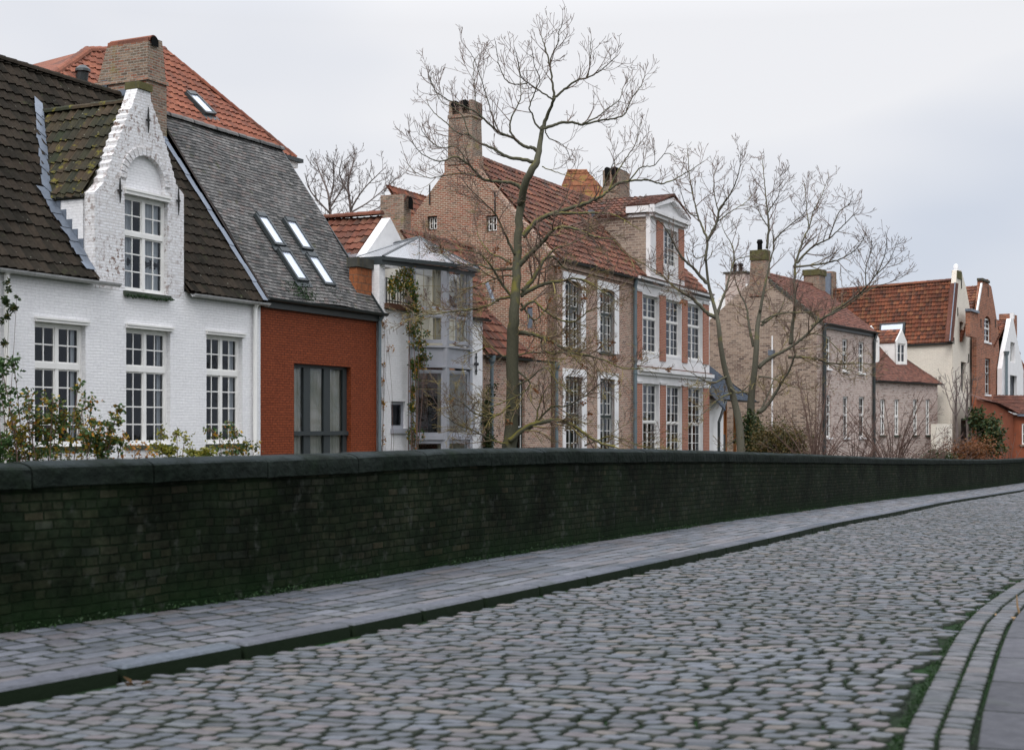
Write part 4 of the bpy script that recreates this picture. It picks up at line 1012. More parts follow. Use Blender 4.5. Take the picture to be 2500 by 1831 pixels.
for se, sgn in ((x0, 1), (x1, -1)):
    Vv = Vector(((x1-x0)/2*sgn, 0, zrk-zk)); L = Vv.length; dm = (zk-zE)/T6; dm2 = (zrk-zE)/T6
    tile_roof('dormer_roof', H6, 'tile_mansion', (se-.08*sgn, .9, zk), (0, 1, 0), Vv, [[(0, -.1), (dm-.9, -.1), (dm2-.9, L), (0, L)]], tw=.24, th=.34, amp=.04, lip=.04, seed=6)
for se in (x0+.01, x1-.01): mb = MB(); mb.poly([(se, .1, zE), (se, dm, zk), (se, .1, zk)]); mb.build('dormer_cheek', 'buff_brick', H6)
mb = MB(); mb.box(x0-.07, x0, .1, dm, zk-.12, zk-.001); mb.build('dormer_fascia', 'stone_white', H6)
mb = MB(); mb.box(x0-.20, x1+.08, -.09, .94, zt_+.0, zt_+.30); mb.build('dormer_cornice', 'stone_white', H6)
mb = MB(); dm_ = dm; mb.box(x0-.2, x0+.1, dm_-.15, dm_+.05, zk-.35, zk+.3); mb.build('lead_patch', 'lead', H6)
# ------------------------------------------------------------------ 6b lean-to wing on the gable side
f7 = on_line(1182); X7 = f7.X; Z7 = lambda x, y, d=0: f7.front(x, y, d)[1]
H7 = thing('brick_side_wing', 'low brick wing with red pantiled lean-to roof behind the tall bare tree', 'house', f7.loc, f7.rz)
z7 = Z7(1188, 866); s7 = X7(1348); T7 = 1.30; C7 = 1/math.sqrt(1+T7*T7)
wo7 = (X7(1254), X7(1284), .4, Z7(1270, 925))
wall('wall', H7, 'mansion_brick', [(0, 0), (s7, 0), (s7, z7), (0, z7)], [arch(*wo7)], y=.05, reveal=.15)
window(H7, *wo7, y=.15, mat='white_paint', outer='green_paint', cas=2, cols=1, secs=((1, 2), (1.6, 3)), ft=.07, mull=.08, trans=.14)
k1 = f7.slope(1150, 600, -.1, z7, T7); k2 = f7.slope(1165, 780, -.1, z7, T7); k3 = f7.slope(1290, 870, -.1, z7, T7)
vt = 3.6
rf7 = tile_roof('roof', H7, 'tile_red', (0, -.1, z7), (1, 0, 0), (0, C7, T7*C7), [[(0, 0), (X7(1295), 0), (X7(1240)-.2, vt), (0, vt)]], tw=.25, th=.36, amp=.045, lip=.045, seed=51, jit=.012)
mb = MB(); a = Vector((X7(1295), -.1, z7+.02)); b = Vector((X7(1240)-.2, -.1+vt*C7, z7+vt*C7*T7)); mb.prism([Vector((0, 0, .06)), Vector((.16, 0, .06)), Vector((.16, 0, -.12)), Vector((0, 0, -.12))], a, b); mb.build('verge_tiles', 'tile_mansion', rf7)
mb = MB(); mb.box(0, X7(1240)-.2, -.1+vt*C7+.05, 6, 0, z7+vt*C7*T7); mb.build('rear_wall', 'gable_brick', H7)
gutter('gutter', H7, 'dark_gutter', (0, -.06, z7-.02), (s7-.1, -.06, z7-.02), .075)
for x in (1193, 1352):
    mb = MB(); s_ = X7(x); mb.tube([(s_, -.12, 0), (s_, -.12, z7-.3)], .06, 10); mb.tube([(s_, -.12, z7-.3), (s_, -.12, z7-.22), (s_, -.12, z7-.02)], [.06, .11, .13], 10); mb.build('drainpipe', 'grey_pipe', H7)
mb = MB(); a = f7.slope(1183, 700, -.1, z7, T7); b = f7.slope(1200, 745, -.1, z7, T7); mb.tube([a+Vector((0, -.1, .1)), b+Vector((0, -.1, .1))], .07, 8); mb.build('roof_pipe', 'lead', rf7)

# ------------------------------------------------------------------ 7 roof behind the mansion ridge
f8 = Frame(1400, 74, 90); H8 = thing('lichened_roof_house', 'house behind with yellow lichened red tile roof peeping over the long ridge', 'house', f8.loc, f8.rz)
a, b, c, d = [f8.front(x, y, 1.0) for x, y in ((1368, 475), (1385, 417), (1432, 416), (1484, 478))]
zt8 = b[1]; zb8 = zt8-3.2; sl8 = (d[0]-c[0])/(zt8-d[1]); s_t = Vector((0, .35, .94)); L8 = 3.2/.94
M['tile_lichen'] = tile_mat('yellow_lichened_tile', [(.24, .095, .05), (.31, .13, .065), (.27, .10, .052), (.19, .08, .048)], lichen=((.22, .155, .045), .54), grime=.6)
rf8 = tile_roof('roof', H8, 'tile_lichen', (0, 1-.35*L8, zb8), (1, 0, 0), s_t, [[(b[0]-1.2, 0), (c[0]+3.2*sl8, 0), (c[0], L8), (b[0], L8)]], tw=.26, th=.36, kind='far', amp=.04, seed=61)
ridge('ridge_tiles', rf8, 'tile_lichen', (b[0], 1.0, zt8), (c[0], 1.0, zt8), .10, .4)
mb = MB(); mb.box(b[0]-1.0, c[0]+3.0*sl8, 1.1-.35*L8, 4, 0, zb8); mb.build('wall', 'brown_brick', H8)

# ------------------------------------------------------------------ 8 slate roofed porch
f9 = on_line(1731); X9 = f9.X; Z9 = lambda x, y, d=0: f9.front(x, y, d)[1]
H9 = thing('slate_roofed_annex', 'small white annex with blue slate roof and orange timber door', 'annex', f9.loc, f9.rz)
za9 = Z9(1752, 975); sW = X9(1766); sV = X9(1830, 0)
q0 = f9.front(1730, 873, 1.6); 
mb = MB(); mb.box(.02, sW, 0, 3, 0, za9); mb.build('wall', 'plaster', H9)
mb = MB(); mb.box(sW+.001, sW+1.0, .25, .32, 0, za9+.3); mb.build('door_panel', 'wood', H9)
g = MB(); g.box(sW+.15, sW+.9, .18, .249, .2, za9-1.7); g.build('door', 'anthracite', H9)
mb = MB()
for s_ in (sW+.0, sW+1.0, sW+2.6): mb.box(s_, s_+.09, .16, .3, 0, za9-.1)
mb.build('door_post', 'wood', H9)
zs = q0[1]; Vt = math.hypot(1.9, zs-za9); 
tile_roof('roof', H9, 'slate', (0, -.35, za9), (1, 0, 0), (0, 1.9, zs-za9), [[(-.1, -.75), (sW*.55, 0), (0.05+sW*.55, Vt), (-.1, Vt)], [(sW*.55, 0), (X9(1832), 0), (sW*.55+1.1, Vt), (sW*.55, Vt)]], tw=.18, th=.13, kind='flat', lip=.012, seed=71)
gutter('gutter', H9, 'dark_gutter', (sW*.55, -.3, za9-.02), (X9(1834), -.3, za9-.02), .07)
pipe('drainpipe', H9, 'dark_gutter', [(X9(1738), -.35, 0), (X9(1738), -.35, za9-1.1), (X9(1752), -.42, za9-.1)], .07)
mb = MB(); mb.box(sW, sW+3.4, .9, 3, 0, za9+.3); mb.build('rear_wall', 'anthracite', H9)

# ------------------------------------------------------------------ 9 pink brick house (turned towards us at the bend)
fP = Frame(2006, 75, 32); XP = fP.X; ZP = lambda x, y, d=0: fP.front(x, y, d)[1]
HP = thing('pale_pink_brick_house', 'pale pink brick house with broad buff gable, mossy chimney and narrow white windows', 'house', fP.loc, fP.rz)
zP = ZP(2008, 788); sP = XP(2134); sdp = lambda x, y: fP.side(x, y, 0)
dA = solve(lambda d: proj(fP, (0, d, 9))[0], 1856, .2, 9); zA = sdp(1856, 668)[1]; TP = (zA-zP)/dA; CPp = 1/math.sqrt(1+TP*TP)
wp = []
for (x0, x1, yt, yb) in ((2016, 2028, 822, 900), (2057, 2070, 828, 906), (2096, 2110, 835, 911), (2017, 2029, 965, 1068), (2058, 2071, 968, 1068), (2097, 2111, 969, 1068)):
    xc = (x0+x1)/2; wp.append((XP(x0), XP(x1), ZP(xc, yb), ZP(xc, yt)))
wall('wall', HP, 'pink_brick', [(0, 0), (sP, 0), (sP, zP), (0, zP)], [arch(*q) for q in wp], reveal=.15)
for q in wp: window(HP, *q, y=.08, cas=1, cols=2, secs=((1, 2), (1.3, 2)), ft=.07, mt=.035, trans=.10, sill=(.05, .09), sillmat='stone_white', room='interior')
wall('side_gable', HP, 'buff_brick', [(0, 0), (2*dA, 0), (2*dA, zP), (dA+.8, zA-.8*TP), (dA, zA), (dA-.8, zA-.8*TP), (0, zP)], [], plane='left', thick=.3)
rfP = tile_roof('roof', HP, 'tile_plain_red', (0, -.12, zP), (1, 0, 0), (0, CPp, TP*CPp), [[(.25, 0), (sP+.1, 0), (sP+.1, dA/CPp+.1), (.25, dA/CPp+.1)]], tw=.24, th=.2, kind='far', amp=.02, lip=.02, seed=81)
ridge('ridge_tiles', rfP, 'tile_plain_red', (.2, dA, zA+.05), (sP, dA, zA+.05), .14, .45)
mb = MB(); mb.quad((.0, dA, zA-.05), (sP, dA, zA-.05), (sP, 2*dA, zP), (0, 2*dA, zP)); mb.build('rear_slope', 'tile_plain_red', rfP)
mb = MB(); mb.box(-.04, .32, 0, .06, zP, zP+.01)
for k in range(20):
    d_a, d_b = (dA-.5)*k/20, (dA-.5)*(k+1)/20; v = .07+.04*(k % 2)
    mb.quad((-.04, d_a, zP+d_a*TP-.12), (-.04, d_b, zP+d_b*TP-.12), (-.04, d_b, zP+d_b*TP+v), (-.04, d_a, zP+d_a*TP+v)); mb.quad((-.04, d_a, zP+d_a*TP+v), (-.04, d_b, zP+d_b*TP+v), (.28, d_b, zP+d_b*TP+v), (.28, d_a, zP+d_a*TP+v))
mb.build('verge', 'dark_stone', HP)
mb = MB(); mb.quad((0, 2*dA-.02, 0), (sP, 2*dA-.02, 0), (sP, 2*dA-.02, zP), (0, 2*dA-.02, zP)); mb.poly([(sP-.02, .1, 0), (sP-.02, 2*dA, 0), (sP-.02, 2*dA, zP-.05), (sP-.02, dA, zA-.15), (sP-.02, .1, zP-.1)]); mb.build('rear_wall', 'pink_brick', HP)
c0 = solve(lambda d: proj(fP, (0, d, 9))[0], 1868, .2, 9); c1 = solve(lambda d: proj(fP, (0, d, 9))[0], 1834, .2, 9); cs = XP(1878, c0); zct = sdp(1860, 612)[1]
mb = MB(); taper(mb, (-.06, cs+.05, c0-.1, c1+.1, zA-1.2), (-.05, cs, c0, c1, zct)); chp = mb.build('chimney', 'chimney_brick', rfP)
mb = MB(); mb.box(-.1, cs+.05, c0-.05, c1+.05, zct-.5, zct+.04); mb.build('mossy_cap', 'moss_stone', rfP)
mb = MB(); m = (c0+c1)/2; mb.tube([(cs*.4, m, zct), (cs*.4, m, zct+.42)], .13, 10); mb.tube([(cs*.4, m, zct+.42), (cs*.4, m, zct+.5), (cs*.4, m, zct+.62)], [.16, .17, .12], 10); mb.build('chimney_pot', 'soot_and_shade', rfP)
# second, broad chimney along the ridge
k0 = XP(1972, dA-.5); 
mb = MB(); s0_ = solve(lambda s_: proj(fP, (s_, dA-.5, 9))[0], 1962+10, 0, 30)
sa = solve(lambda s_: proj(fP, (s_, dA-.5, 9))[0], 2000, 0, 30); sb = solve(lambda s_: proj(fP, (s_, dA-.5, 9))[0], 2015, 0, 30); dk1 = solve(lambda d: proj(fP, (sa, d, 9))[0], 1962, dA-.5, dA+8)
zc2 = fP.front(2000, 662, dA-.5)[1]
taper(mb, (sa, sb, dA-.5, dk1, zA-2), (sa, sb, dA-.5, dk1, zc2)); mb.build('chimney', 'chimney_brick', rfP)
mb = MB(); mb.box(sa-.06, sb+.06, dA-.56, dk1+.06, zc2-.22, zc2+.12); mb.build('mossy_cap', 'moss_stone', rfP)
gutter('gutter', HP, 'dark_gutter', (0, -.1, zP-.02), (sP+.15, -.1, zP-.02), .10)
mb = MB(); mb.box(0, sP, -.10, -.004, zP-.28, zP-.03); mb.build('fascia', 'dark_gutter', HP)
pipe('drainpipe', HP, 'dark_gutter', [(XP(2008), -.12, 0), (XP(2008), -.12, zP-.1)], .09)
pipe('drainpipe', HP, 'dark_gutter', [(XP(2129), -.12, 0), (XP(2129), -.12, zP-.6), (XP(2132), -.2, zP-.1)], .09)
mb = MB(); d_, z_ = sdp(1886, 930)
mb.box(-.06, -.01, d_-.035, d_+.035, .5, sdp(1886, 820)[1]); mb.build('conduit', 'stone_white', HP)
mb = MB(); mb.box(-.30, -.01, d_-.14, d_+.14, sdp(1886, 868)[1], sdp(1886, 855)[1]); mb.build('wall_lamp', 'lead', HP)

# white gable with chimney far behind, between the mansion and the pink house
fQ = Frame(1790, 96, 30); HQ = thing('distant_white_house', 'far white plastered gable with brick chimney and two pots behind the pink house', 'house', fQ.loc, fQ.rz)
zq0 = fQ.front(1700, 770)[1]; a = fQ.side(1735, 760, 0); b = fQ.side(1812, 655, 0)
dS = solve(lambda d: proj(fQ, (0, d, 9))[0], 1700, .1, 20)
fz = lambda x, y: fQ.side(x, y, 0)
mb = MB(); p = [fz(1700, 800), fz(1789, 692)]
wd0 = -1.6
mb.poly([(0, fz(1700, 800)[0], 0), (0, -2.0, 0), (0, -2.0, fz(1789, 700)[1]), (0, fz(1789, 690)[0], fz(1789, 690)[1]), (0, fz(1700, 790)[0], fz(1700, 790)[1])]); mb.build('wall', 'plaster', HQ)
ca, cb = fz(1820, 700)[0], fz(1772, 700)[0]
mb = MB(); mb.box(-.1, 1.1, ca, cb, fz(1790, 760)[1], fz(1796, 668)[1]); mb.build('chimney', 'pink_brick', HQ)
mb = MB(); zz = fz(1796, 668)[1]; mb.box(-.2, 1.2, ca-.12, cb+.12, zz+.001, zz+.12); mb.build('chimney_cap', 'dark_stone', HQ)
for k in (.35, .68):
    m = ca+(cb-ca)*k; mb = MB(); mb.tube([(.4, m, zz+.12), (.4, m, zz+.5), (.4, m, zz+.52), (.4, m, zz+.7)], [.13, .11, .17, .14], 8); mb.build('chimney_pot', 'soot_and_shade', HQ)
mb = MB(); p0 = fz(1700, 790); p1 = fz(1789, 690)
mb.quad((0, p0[0], p0[1]), (0, p1[0], p1[1]), (3, p1[0], p1[1]), (3, p0[0], p0[1])); mb.build('roof', 'tile_far', HQ)

# ------------------------------------------------------------------ 10 low house with white dormers
ex = fP.O+fP.d*sP; fD = Frame(2136, ex.y+.6, 40); XD = fD.X; ZD = lambda x, y, d=0: fD.front(x, y, d)[1]
HD = thing('dormered_brick_house', 'low pale brick house with red roof and two pointed white dormers', 'house', fD.loc, fD.rz)
zD = ZD(2140, 928); sDn = XD(2289); tD = 1.0; cD = 1/math.sqrt(2)
wd = []
for (x0, x1) in ((2149, 2162), (2184, 2196), (2229, 2241), (2260, 2271)):
    xc = (x0+x1)/2; wd.append((XD(x0), XD(x1), ZD(xc, 1062), ZD(xc, 975)))
wall('wall', HD, 'pink_brick', [(0, 0), (sDn, 0), (sDn, zD), (0, zD)], [arch(*q) for q in wd], reveal=.15)
for q in wd: window(HD, *q, y=.08, cas=2, cols=1, secs=((1, 3), (1.1, 3)), ft=.06, mull=.06, mt=.03, trans=.12, sill=(.08, .1))
pd = fD.slope(2142, 752, -.12, zD, tD); pt = fD.slope(2205, 830, -.12, zD, tD)
vD = 4.6
rfD = tile_roof('roof', HD, 'tile_plain_red', (0, -.12, zD), (1, 0, 0), (0, cD, cD), [[(0, 0), (sDn+.5, 0), (sDn-1.9, 2.7), (0.4, vD), (0, vD)]], tw=.2, th=.16, kind='flat', amp=0, lip=.012, seed=91)
gutter('gutter', HD, 'dark_gutter', (0, -.08, zD-.02), (sDn+.5, -.08, zD-.02), .08)
mb = MB(); mb.box(0, sDn, 2.6, 3.0, 0, zD+1.5); mb.build('rear_wall', 'pink_brick', HD)
for (xa, xb, yb, ys, yp, xp) in ((2131, 2147, 890, 826, 794, 2133), (2188, 2214.5, 895, 834, 804, 2202)):
    dq = 1.0
    a, z0 = fD.front(xa, yb, dq); b, _ = fD.front(xb, yb, dq); zs_ = fD.front((xa+xb)/2, ys, dq)[1]; sp_, zp_ = fD.front(xp, yp, dq)
    if xa < 2140: a = b-(2.0); sp_ = (a+b)/2; zp_ = fD.front(2202, 804, dq)[1]; a0_ = a
    wq = (a+.22, b-.22, z0+.25, zs_-.12)
    dfm = wall('dormer_front', HD, 'white_paint', [(a, z0-.2), (b, z0-.2), (b, zs_), (sp_, zp_), (a, zs_)], [arch(*wq)], y=dq, reveal=.1, thick=.1)
    window(HD, *wq, y=dq+.05, cas=2, cols=1, secs=((1, 2),), ft=.06, mull=.08, mt=.04, room='interior', pad=.02)
    dz_ = zs_-(z0-.25)
    for q_s in (a, b): mb = MB(); mb.poly([(q_s, dq+.02, z0-.25), (q_s, dq+.02, zs_), (q_s, dq+dz_, zs_)]); mb.build('dormer_cheek', 'white_paint', HD)
    for se in (a, b):
        Vv = Vector((sp_-se, 0, zp_-zs_)); L = Vv.length
        tile_roof('dormer_roof', HD, 'tile_far', (se, dq+.08, zs_), (0, 1, 0), Vv, [[(0, -.12), (3.4, -.12), (3.4, L), (0, L)]], tw=.22, th=.28, kind='far', amp=.03, lip=.03, seed=92)
    mb = MB(); mb.box(a-.15, b+.2, dq-.15, dq+.0, z0-.30, z0-.18); mb.build('lead_apron', 'lead', HD)

# ------------------------------------------------------------------ 11 cream gabled house with the long roof
fC = Frame(2325, 90, 30); XC = fC.X; ZC = lambda x, y, d=0: fC.front(x, y, d)[1]
HC = thing('cream_gabled_house', 'tall cream brick house with pointed parapet gable and long red pantiled roof', 'house', fC.loc, fC.rz)
P_ = lambda x, y: fC.front(x, y)
zC = P_(2325, 834)[1]; apC = P_(2341, 678)
gc = [(2325, 1165), (2382, 1165), (2381, 815), (2374, 805), (2366, 742), (2358, 700), (2350, 672), (2347, 660), (2336, 660), (2334, 690), (2330, 745), (2326, 815)]
pts = [P_(*p) for p in gc]; pts[0] = (0, 0); pts[1] = (pts[1][0], 0)
wc = [(2343, 2352, 786, 834), (2346, 2358, 884, 955), (2346, 2375, 1022, 1090)]
hc = []
for (x0, x1, yt, yb) in wc: xc = (x0+x1)/2; hc.append((XC(x0), XC(x1), ZC(xc, yb), ZC(xc, yt)))
wall('gable', HC, 'cream_brick', pts, [arch(*q) for q in hc], reveal=.25, thick=.3)
for q in hc[:2]: window(HC, *q, y=.20, mat='green_paint', cas=1, cols=1, secs=((1, 1), (1, 1)), ft=.10)
mb = MB(); mb.box(hc[2][0], hc[2][1], .15, .22, hc[2][2], hc[2][3]); mb.build('garage_door', 'anthracite', HC)
mb = MB(); ab = [P_(2336, 662), P_(2347, 662)]; mb.box(ab[0][0]+.0, ab[1][0]-.02, -.05, .32, ab[0][1]-.45, ab[0][1]+.05); mb.build('gable_cap', 'moss_stone', HC)
mb = MB(); c_ = (ab[0][0]+ab[1][0])/2; z_ = ab[0][1]; mb.tube([(c_, .2, z_+.06), (c_, .2, z_+.14)], .26, 10); mb.tube([(c_, .2, z_+.1), (c_, .2, z_+.26), (c_, .2, z_+.45), (c_, .2, z_+.52)], [.08, .17, .14, .04], 10); mb.build('finial', 'stone_white', HC)
# long side: recedes to the left at its own bearing
bq = Vector((-.665, .747)); lb = Vector((bq.dot(fC.d), bq.dot(fC.b), 0)).normalized()
Lr = 16.0
apR = Vector((P_(2337, 684)[0], .28, P_(2337, 684)[1])); cor = Vector((0, .28, zC)); Vv = apR-cor; Lv = Vv.length
Ux = lb; N_ = lb.cross(Vv)
cosk = lb.dot(Vv.normalized())
def skew(u, v): return (u+v*0, v)
rfC = tile_roof('roof', HC, 'tile_far', cor, lb, Vv, [[(.0, -.1), (Lr, -.1), (Lr, Lv), (.0, Lv)]], tw=.22, th=.28, kind='far', amp=.05, lip=.06, seed=101)
ridge('ridge_tiles', rfC, 'tile_far', apR, apR+lb*Lr, .16, .45)
mb = MB(); mb.quad((0, .01, 0), lb*Lr, lb*Lr+Vector((0, 0, zC-.05)), (0, .01, zC-.05)); mb.build('side_wall', 'cream_brick', HC)
mb = MB(); k = Vector(pts[2]+(0,)); kk = Vector((pts[2][0], .2, zC)); mb.quad(apR, apR+lb*Lr, kk+lb*Lr, kk); mb.build('rear_slope', 'tile_far', rfC)
gutter('gutter', HC, 'dark_gutter', cor-lb*0+Vector((-.1, -.25, -.05)), cor+lb*Lr+Vector((-.1, -.25, -.05)), .11, out=(-.7, -.7, 0))
mb = MB(); a = Vector((P_(2331, 745)[0]-.4, .1, P_(2331, 745)[1])); 
pq = [P_(2318, 832), P_(2331.5, 690)]
mb.prism([Vector((0, -.05, 0)), Vector((.75, -.05, 0)), Vector((.75, .3, -.05)), Vector((0, .3, -.05))], Vector((pq[0][0]+.05, 0, pq[0][1])), Vector((pq[1][0]+.0, 0, pq[1][1]))); mb.build('verge', 'tile_plain_red', HC)
mb = MB(); mb.prism([Vector((-.07, -.05, 0)), Vector((-.0, -.05, 0)), Vector((.0, .0, 0)), Vector((-.07, .0, 0))], Vector((pq[0][0]+.03, 0, pq[0][1])), Vector((pq[1][0]-.02, 0, pq[1][1]))); mb.build('verge_flashing', 'lead', rfC)
mb = MB()
for (x, y0, y1) in ((2346.5, 683, 705), (2337.5, 750, 772), (2362.5, 783, 800), (2364, 864, 885), (2328, 824, 840)):
    s_, z0 = P_(x, y1); _, z1 = P_(x, y0); mb.box(s_-.03, s_+.03, -.05, -.01, z0, z1)
mb.build('wall_anchor', 'black_iron', HC)
nC = N_.normalized(); nC = -nC if nC.z < 0 else nC
def pC(x, y): return fC.plane(x, y, cor, nC)
A_ = [pC(2156, 806), pC(2204, 804), pC(2206, 796), pC(2158, 799)]
cen = sum(A_, Vector())/4; mb = MB(); u_ = lb; v_ = Vv.normalized()
def qbox(mb, cu, cv, hu, hv, n0, n1, cen=cen):
    vs = [cen+u_*(cu+a)+v_*(cv+b)+nC*n for n in (n0, n1) for (a, b) in ((-hu, -hv), (hu, -hv), (hu, hv), (-hu, hv))]
    mb.add(vs, [(0, 3, 2, 1), (4, 5, 6, 7), (0, 1, 5, 4), (1, 2, 6, 5), (2, 3, 7, 6), (3, 0, 4, 7)])
qbox(mb, 0, -.1, .95, .42, .0, .16); o = mb.build('skylight', 'anthracite', rfC); mb = MB(); qbox(mb, 0, -.1, .80, .28, .161, .175); mb.build('pane', 'skylight', o)
# little roof chimney on its ridge
q_ = apR+lb*9.5
mb = MB(); mb.box(q_.x-.4, q_.x+.4, q_.y-.4, q_.y+.4, q_.z-.5, q_.z+1.3); mb.build('chimney', 'chimney_brick', rfC); mb = MB(); mb.box(q_.x-.75, q_.x-.402, q_.y-.3, q_.y+.5, q_.z-.4, q_.z+1.15); mb.build('steel_flue', 'lead', rfC)

# ------------------------------------------------------------------ 12 red brick gabled house
fB = Frame(2384, 94, 30); XB = fB.X; PB = lambda x, y: fB.front(x, y)
HB = thing('red_brick_gabled_house', 'red brick house with tall pointed gable and arched attic window beside the cream gable', 'house', fB.loc, fB.rz)
g_ = [(2384, 1165), (2449, 1165), (2448, 930), (2441, 900), (2437, 802), (2428, 745), (2420, 700), (2414, 694), (2413, 682), (2397, 682), (2397, 700), (2390, 760), (2384, 830)]
pb = [PB(*p) for p in g_]; pb[0] = (0, 0); pb[1] = (pb[1][0], 0)
wb = [(2403, 2419, 772, 835, .5), (2405, 2418, 875, 963, 0), (2403, 2418, 1000, 1060, 0)]
hb = []
for (x0, x1, yt, yb, r_) in wb: xc = (x0+x1)/2; hb.append((XB(x0), XB(x1), PB(xc, yb)[1], PB(xc, yt)[1], r_))
wall('gable', HB, 'brown_brick', pb, [arch(*q) for q in hb], reveal=.2, thick=.3)
for i, q in enumerate(hb): window(HB, q[0], q[1], q[2], q[3]-q[4]*.3, y=.12, cas=1, cols=2, secs=((1, 2), (1.4, 2)), ft=.07, mt=.04, outer='green_paint' if i else None, sill=(.1, .12), sillmat='stone_white')
mb = MB(); a = PB(2396, 684); b = PB(2414, 684); mb.box(a[0]+.02, b[0]+.02, -.08, .3, a[1]-.02, a[1]+.14); mb.build('gable_cap', 'dark_stone', HB)
pa, pb2 = PB(2386, 765), PB(2398, 692); mb = MB(); mb.prism([Vector((-.30, -.04, 0)), Vector((.0, -.04, 0)), Vector((0, .05, 0)), Vector((-.30, .05, 0))], Vector((pa[0], 0, pa[1])), Vector((pb2[0], 0, pb2[1]))); mb.build('verge', 'stone_white', HB)
mb = MB(); s0_, z0_ = PB(2366, 828); 
apB = Vector((PB(2404, 692)[0], .3, PB(2404, 697)[1])); cB = Vector((PB(2360, 765)[0], .3, PB(2375, 835)[1])); Vb = apB-cB
rfB = tile_roof('roof', HB, 'tile_far', cB, lb, Vb, [[(0, -.1), (9, -.1), (9, Vb.length), (0, Vb.length)]], tw=.27, th=.36, kind='far', amp=.05, lip=.05, seed=111)
mb = MB(); a = fB.front(2364, 755, -.3); b = fB.front(2387, 755, -.3); zz = fB.front(2375, 758, -.3)[1]; zz2 = fB.front(2375, 815, -.3)[1]
mb.box(a[0]+.55, b[0], -.3, -.005, zz2-.2, zz-.1); mb.build('stair_turret', 'brown_brick', HB); mb = MB(); mb.box(a[0]+.45, b[0]+.1, -.4, .0, zz-.099, zz+.06); mb.build('turret_cap', 'lead', HB)
mb = MB(); kk = Vector((pb[2][0], .2, pb[4][1])); mb.quad(apB, apB+lb*9, kk+lb*9, kk); mb.build('rear_slope', 'tile_far', rfB)
mb = MB()
for (x, y0, y1) in ((2411.5, 702, 725), (2394, 778, 800), (2429, 780, 800)):
    s_, z0 = PB(x, y1); _, z1 = PB(x, y0); mb.box(s_-.03, s_+.03, -.05, -.01, z0, z1)
mb.build('wall_anchor', 'black_iron', HB)

# ------------------------------------------------------------------ 13 small white gabled house at the right edge
fW = Frame(2444, 99, 30); XW = fW.X; PW = lambda x, y: fW.front(x, y)
HW = thing('small_white_gabled_house', 'white plastered house with narrow pointed gable near the right edge', 'house', fW.loc, fW.rz)
g_ = [(2444, 1165), (2500, 1165), (2499, 905), (2490, 862), (2480, 812), (2474, 779), (2468, 778), (2461, 815), (2452, 858), (2446, 900)]
pw = [PW(*p) for p in g_]; pw[0] = (0, 0); pw[1] = (pw[1][0], 0); hw_ = []
for (x0, x1, yt, yb) in ((2467, 2478, 836, 885), (2466, 2483, 917, 972), (2470, 2482, 985, 1020)): xc = (x0+x1)/2; hw_.append((XW(x0), XW(x1), PW(xc, yb)[1], PW(xc, yt)[1]))
wall('gable', HW, 'stone_white', pw, [arch(*q) for q in hw_], reveal=.3, thick=.3)
for i, q in enumerate(hw_[:2]): window(HW, *q, y=.22, mat='green_paint' if i else 'white_paint', cas=2 if i else 1, cols=1, secs=((1, 1),), ft=.08, sill=(.1, .15), sillmat='chimney_brick')
apW = Vector((PW(2470, 782)[0], .3, PW(2470, 782)[1])); cW = Vector((PW(2440, 900)[0], .3, PW(2443, 845)[1])); Vw = apW-cW
rfW = tile_roof('roof', HW, 'tile_far', cW, lb, Vw, [[(0, -.1), (8, -.1), (8, Vw.length), (0, Vw.length)]], tw=.27, th=.36, kind='far', amp=.05, lip=.05, seed=121)
mb = MB(); kk = Vector((pw[2][0], .2, pw[3][1])); mb.quad(apW, apW+lb*9, kk+lb*9, kk); mb.build('rear_slope', 'tile_far', rfW)
mb = MB(); s_ = PW(2452, 900)[0]; z1 = PW(2452, 858)[1]; mb.tube([(s_, -.15, 0), (s_, -.15, z1-.3)], .1, 8); mb.tube([(s_, -.15, z1-.3), (s_, -.15, z1)], [.12, .22], 8); mb.build('drainpipe', 'grey_pipe', HW)
# 14 last roof at the edge
fX = Frame(2470, 112, 30); HX_ = thing('edge_red_roof_house', 'house behind at the right edge with broad red pantiled roof', 'house', fX.loc, fX.rz)
a = fX.front(2476, 860); b = fX.front(2470, 765); b2 = fX.front(2520, 745)
rfX = tile_roof('roof', HX_, 'tile_far', (a[0], 0, a[1]-2), (1, 0, 0), (0, .5, .866), [[(-4, 0), (8, 0), (8, (b[1]-a[1]+2)/.866), (-2.5, (b[1]-a[1]+2)/.866), (-4, 2)]], tw=.27, th=.36, kind='far', amp=.05, lip=.05, seed=131)
mb = MB(); mb.box(a[0]-3.6, a[0]+8, .3, 5, 0, a[1]-1.9); mb.build('wall', 'brown_brick', HX_)
mb = MB(); q = fX.front(2466, 770, 2.2); mb.box(q[0]-.6, q[0]+2.0, 2.0, 3, q[1]-2, q[1]+.1); mb.build('chimney', 'brown_brick', rfX)
mb = MB(); q = fX.front(2475, 770, 1.6); mb.box(q[0]-.1, q[0]+.3, 1.6, 1.9, q[1]-.3, q[1]+.2); mb.build('vent_box', 'stone_white', rfX)

# ------------------------------------------------------------------ 15 rust red lean-to
fS = Frame(2383, 86, 30); PS = lambda x, y: fS.front(x, y); 
HS = thing('rust_red_outbuilding', 'low rust red rendered outbuilding with sloping tiled roof and small barred window', 'outbuilding', fS.loc, fS.rz)
sF = PS(2475, 1000)[0]; zL = PS(2384, 975)[1]; zR_ = PS(2474, 1012)[1]; zM = PS(2450, 978)[1]
wall('side_wall', HS, 'rust_wall', [(0, 0), (sF, 0), (sF, zR_), (PS(2432, 990)[0], PS(2432, 988)[1]), (0, zL)], [], thick=.25)
fr_w = Frame(2475, 86+fS.d.y*sF, 42)
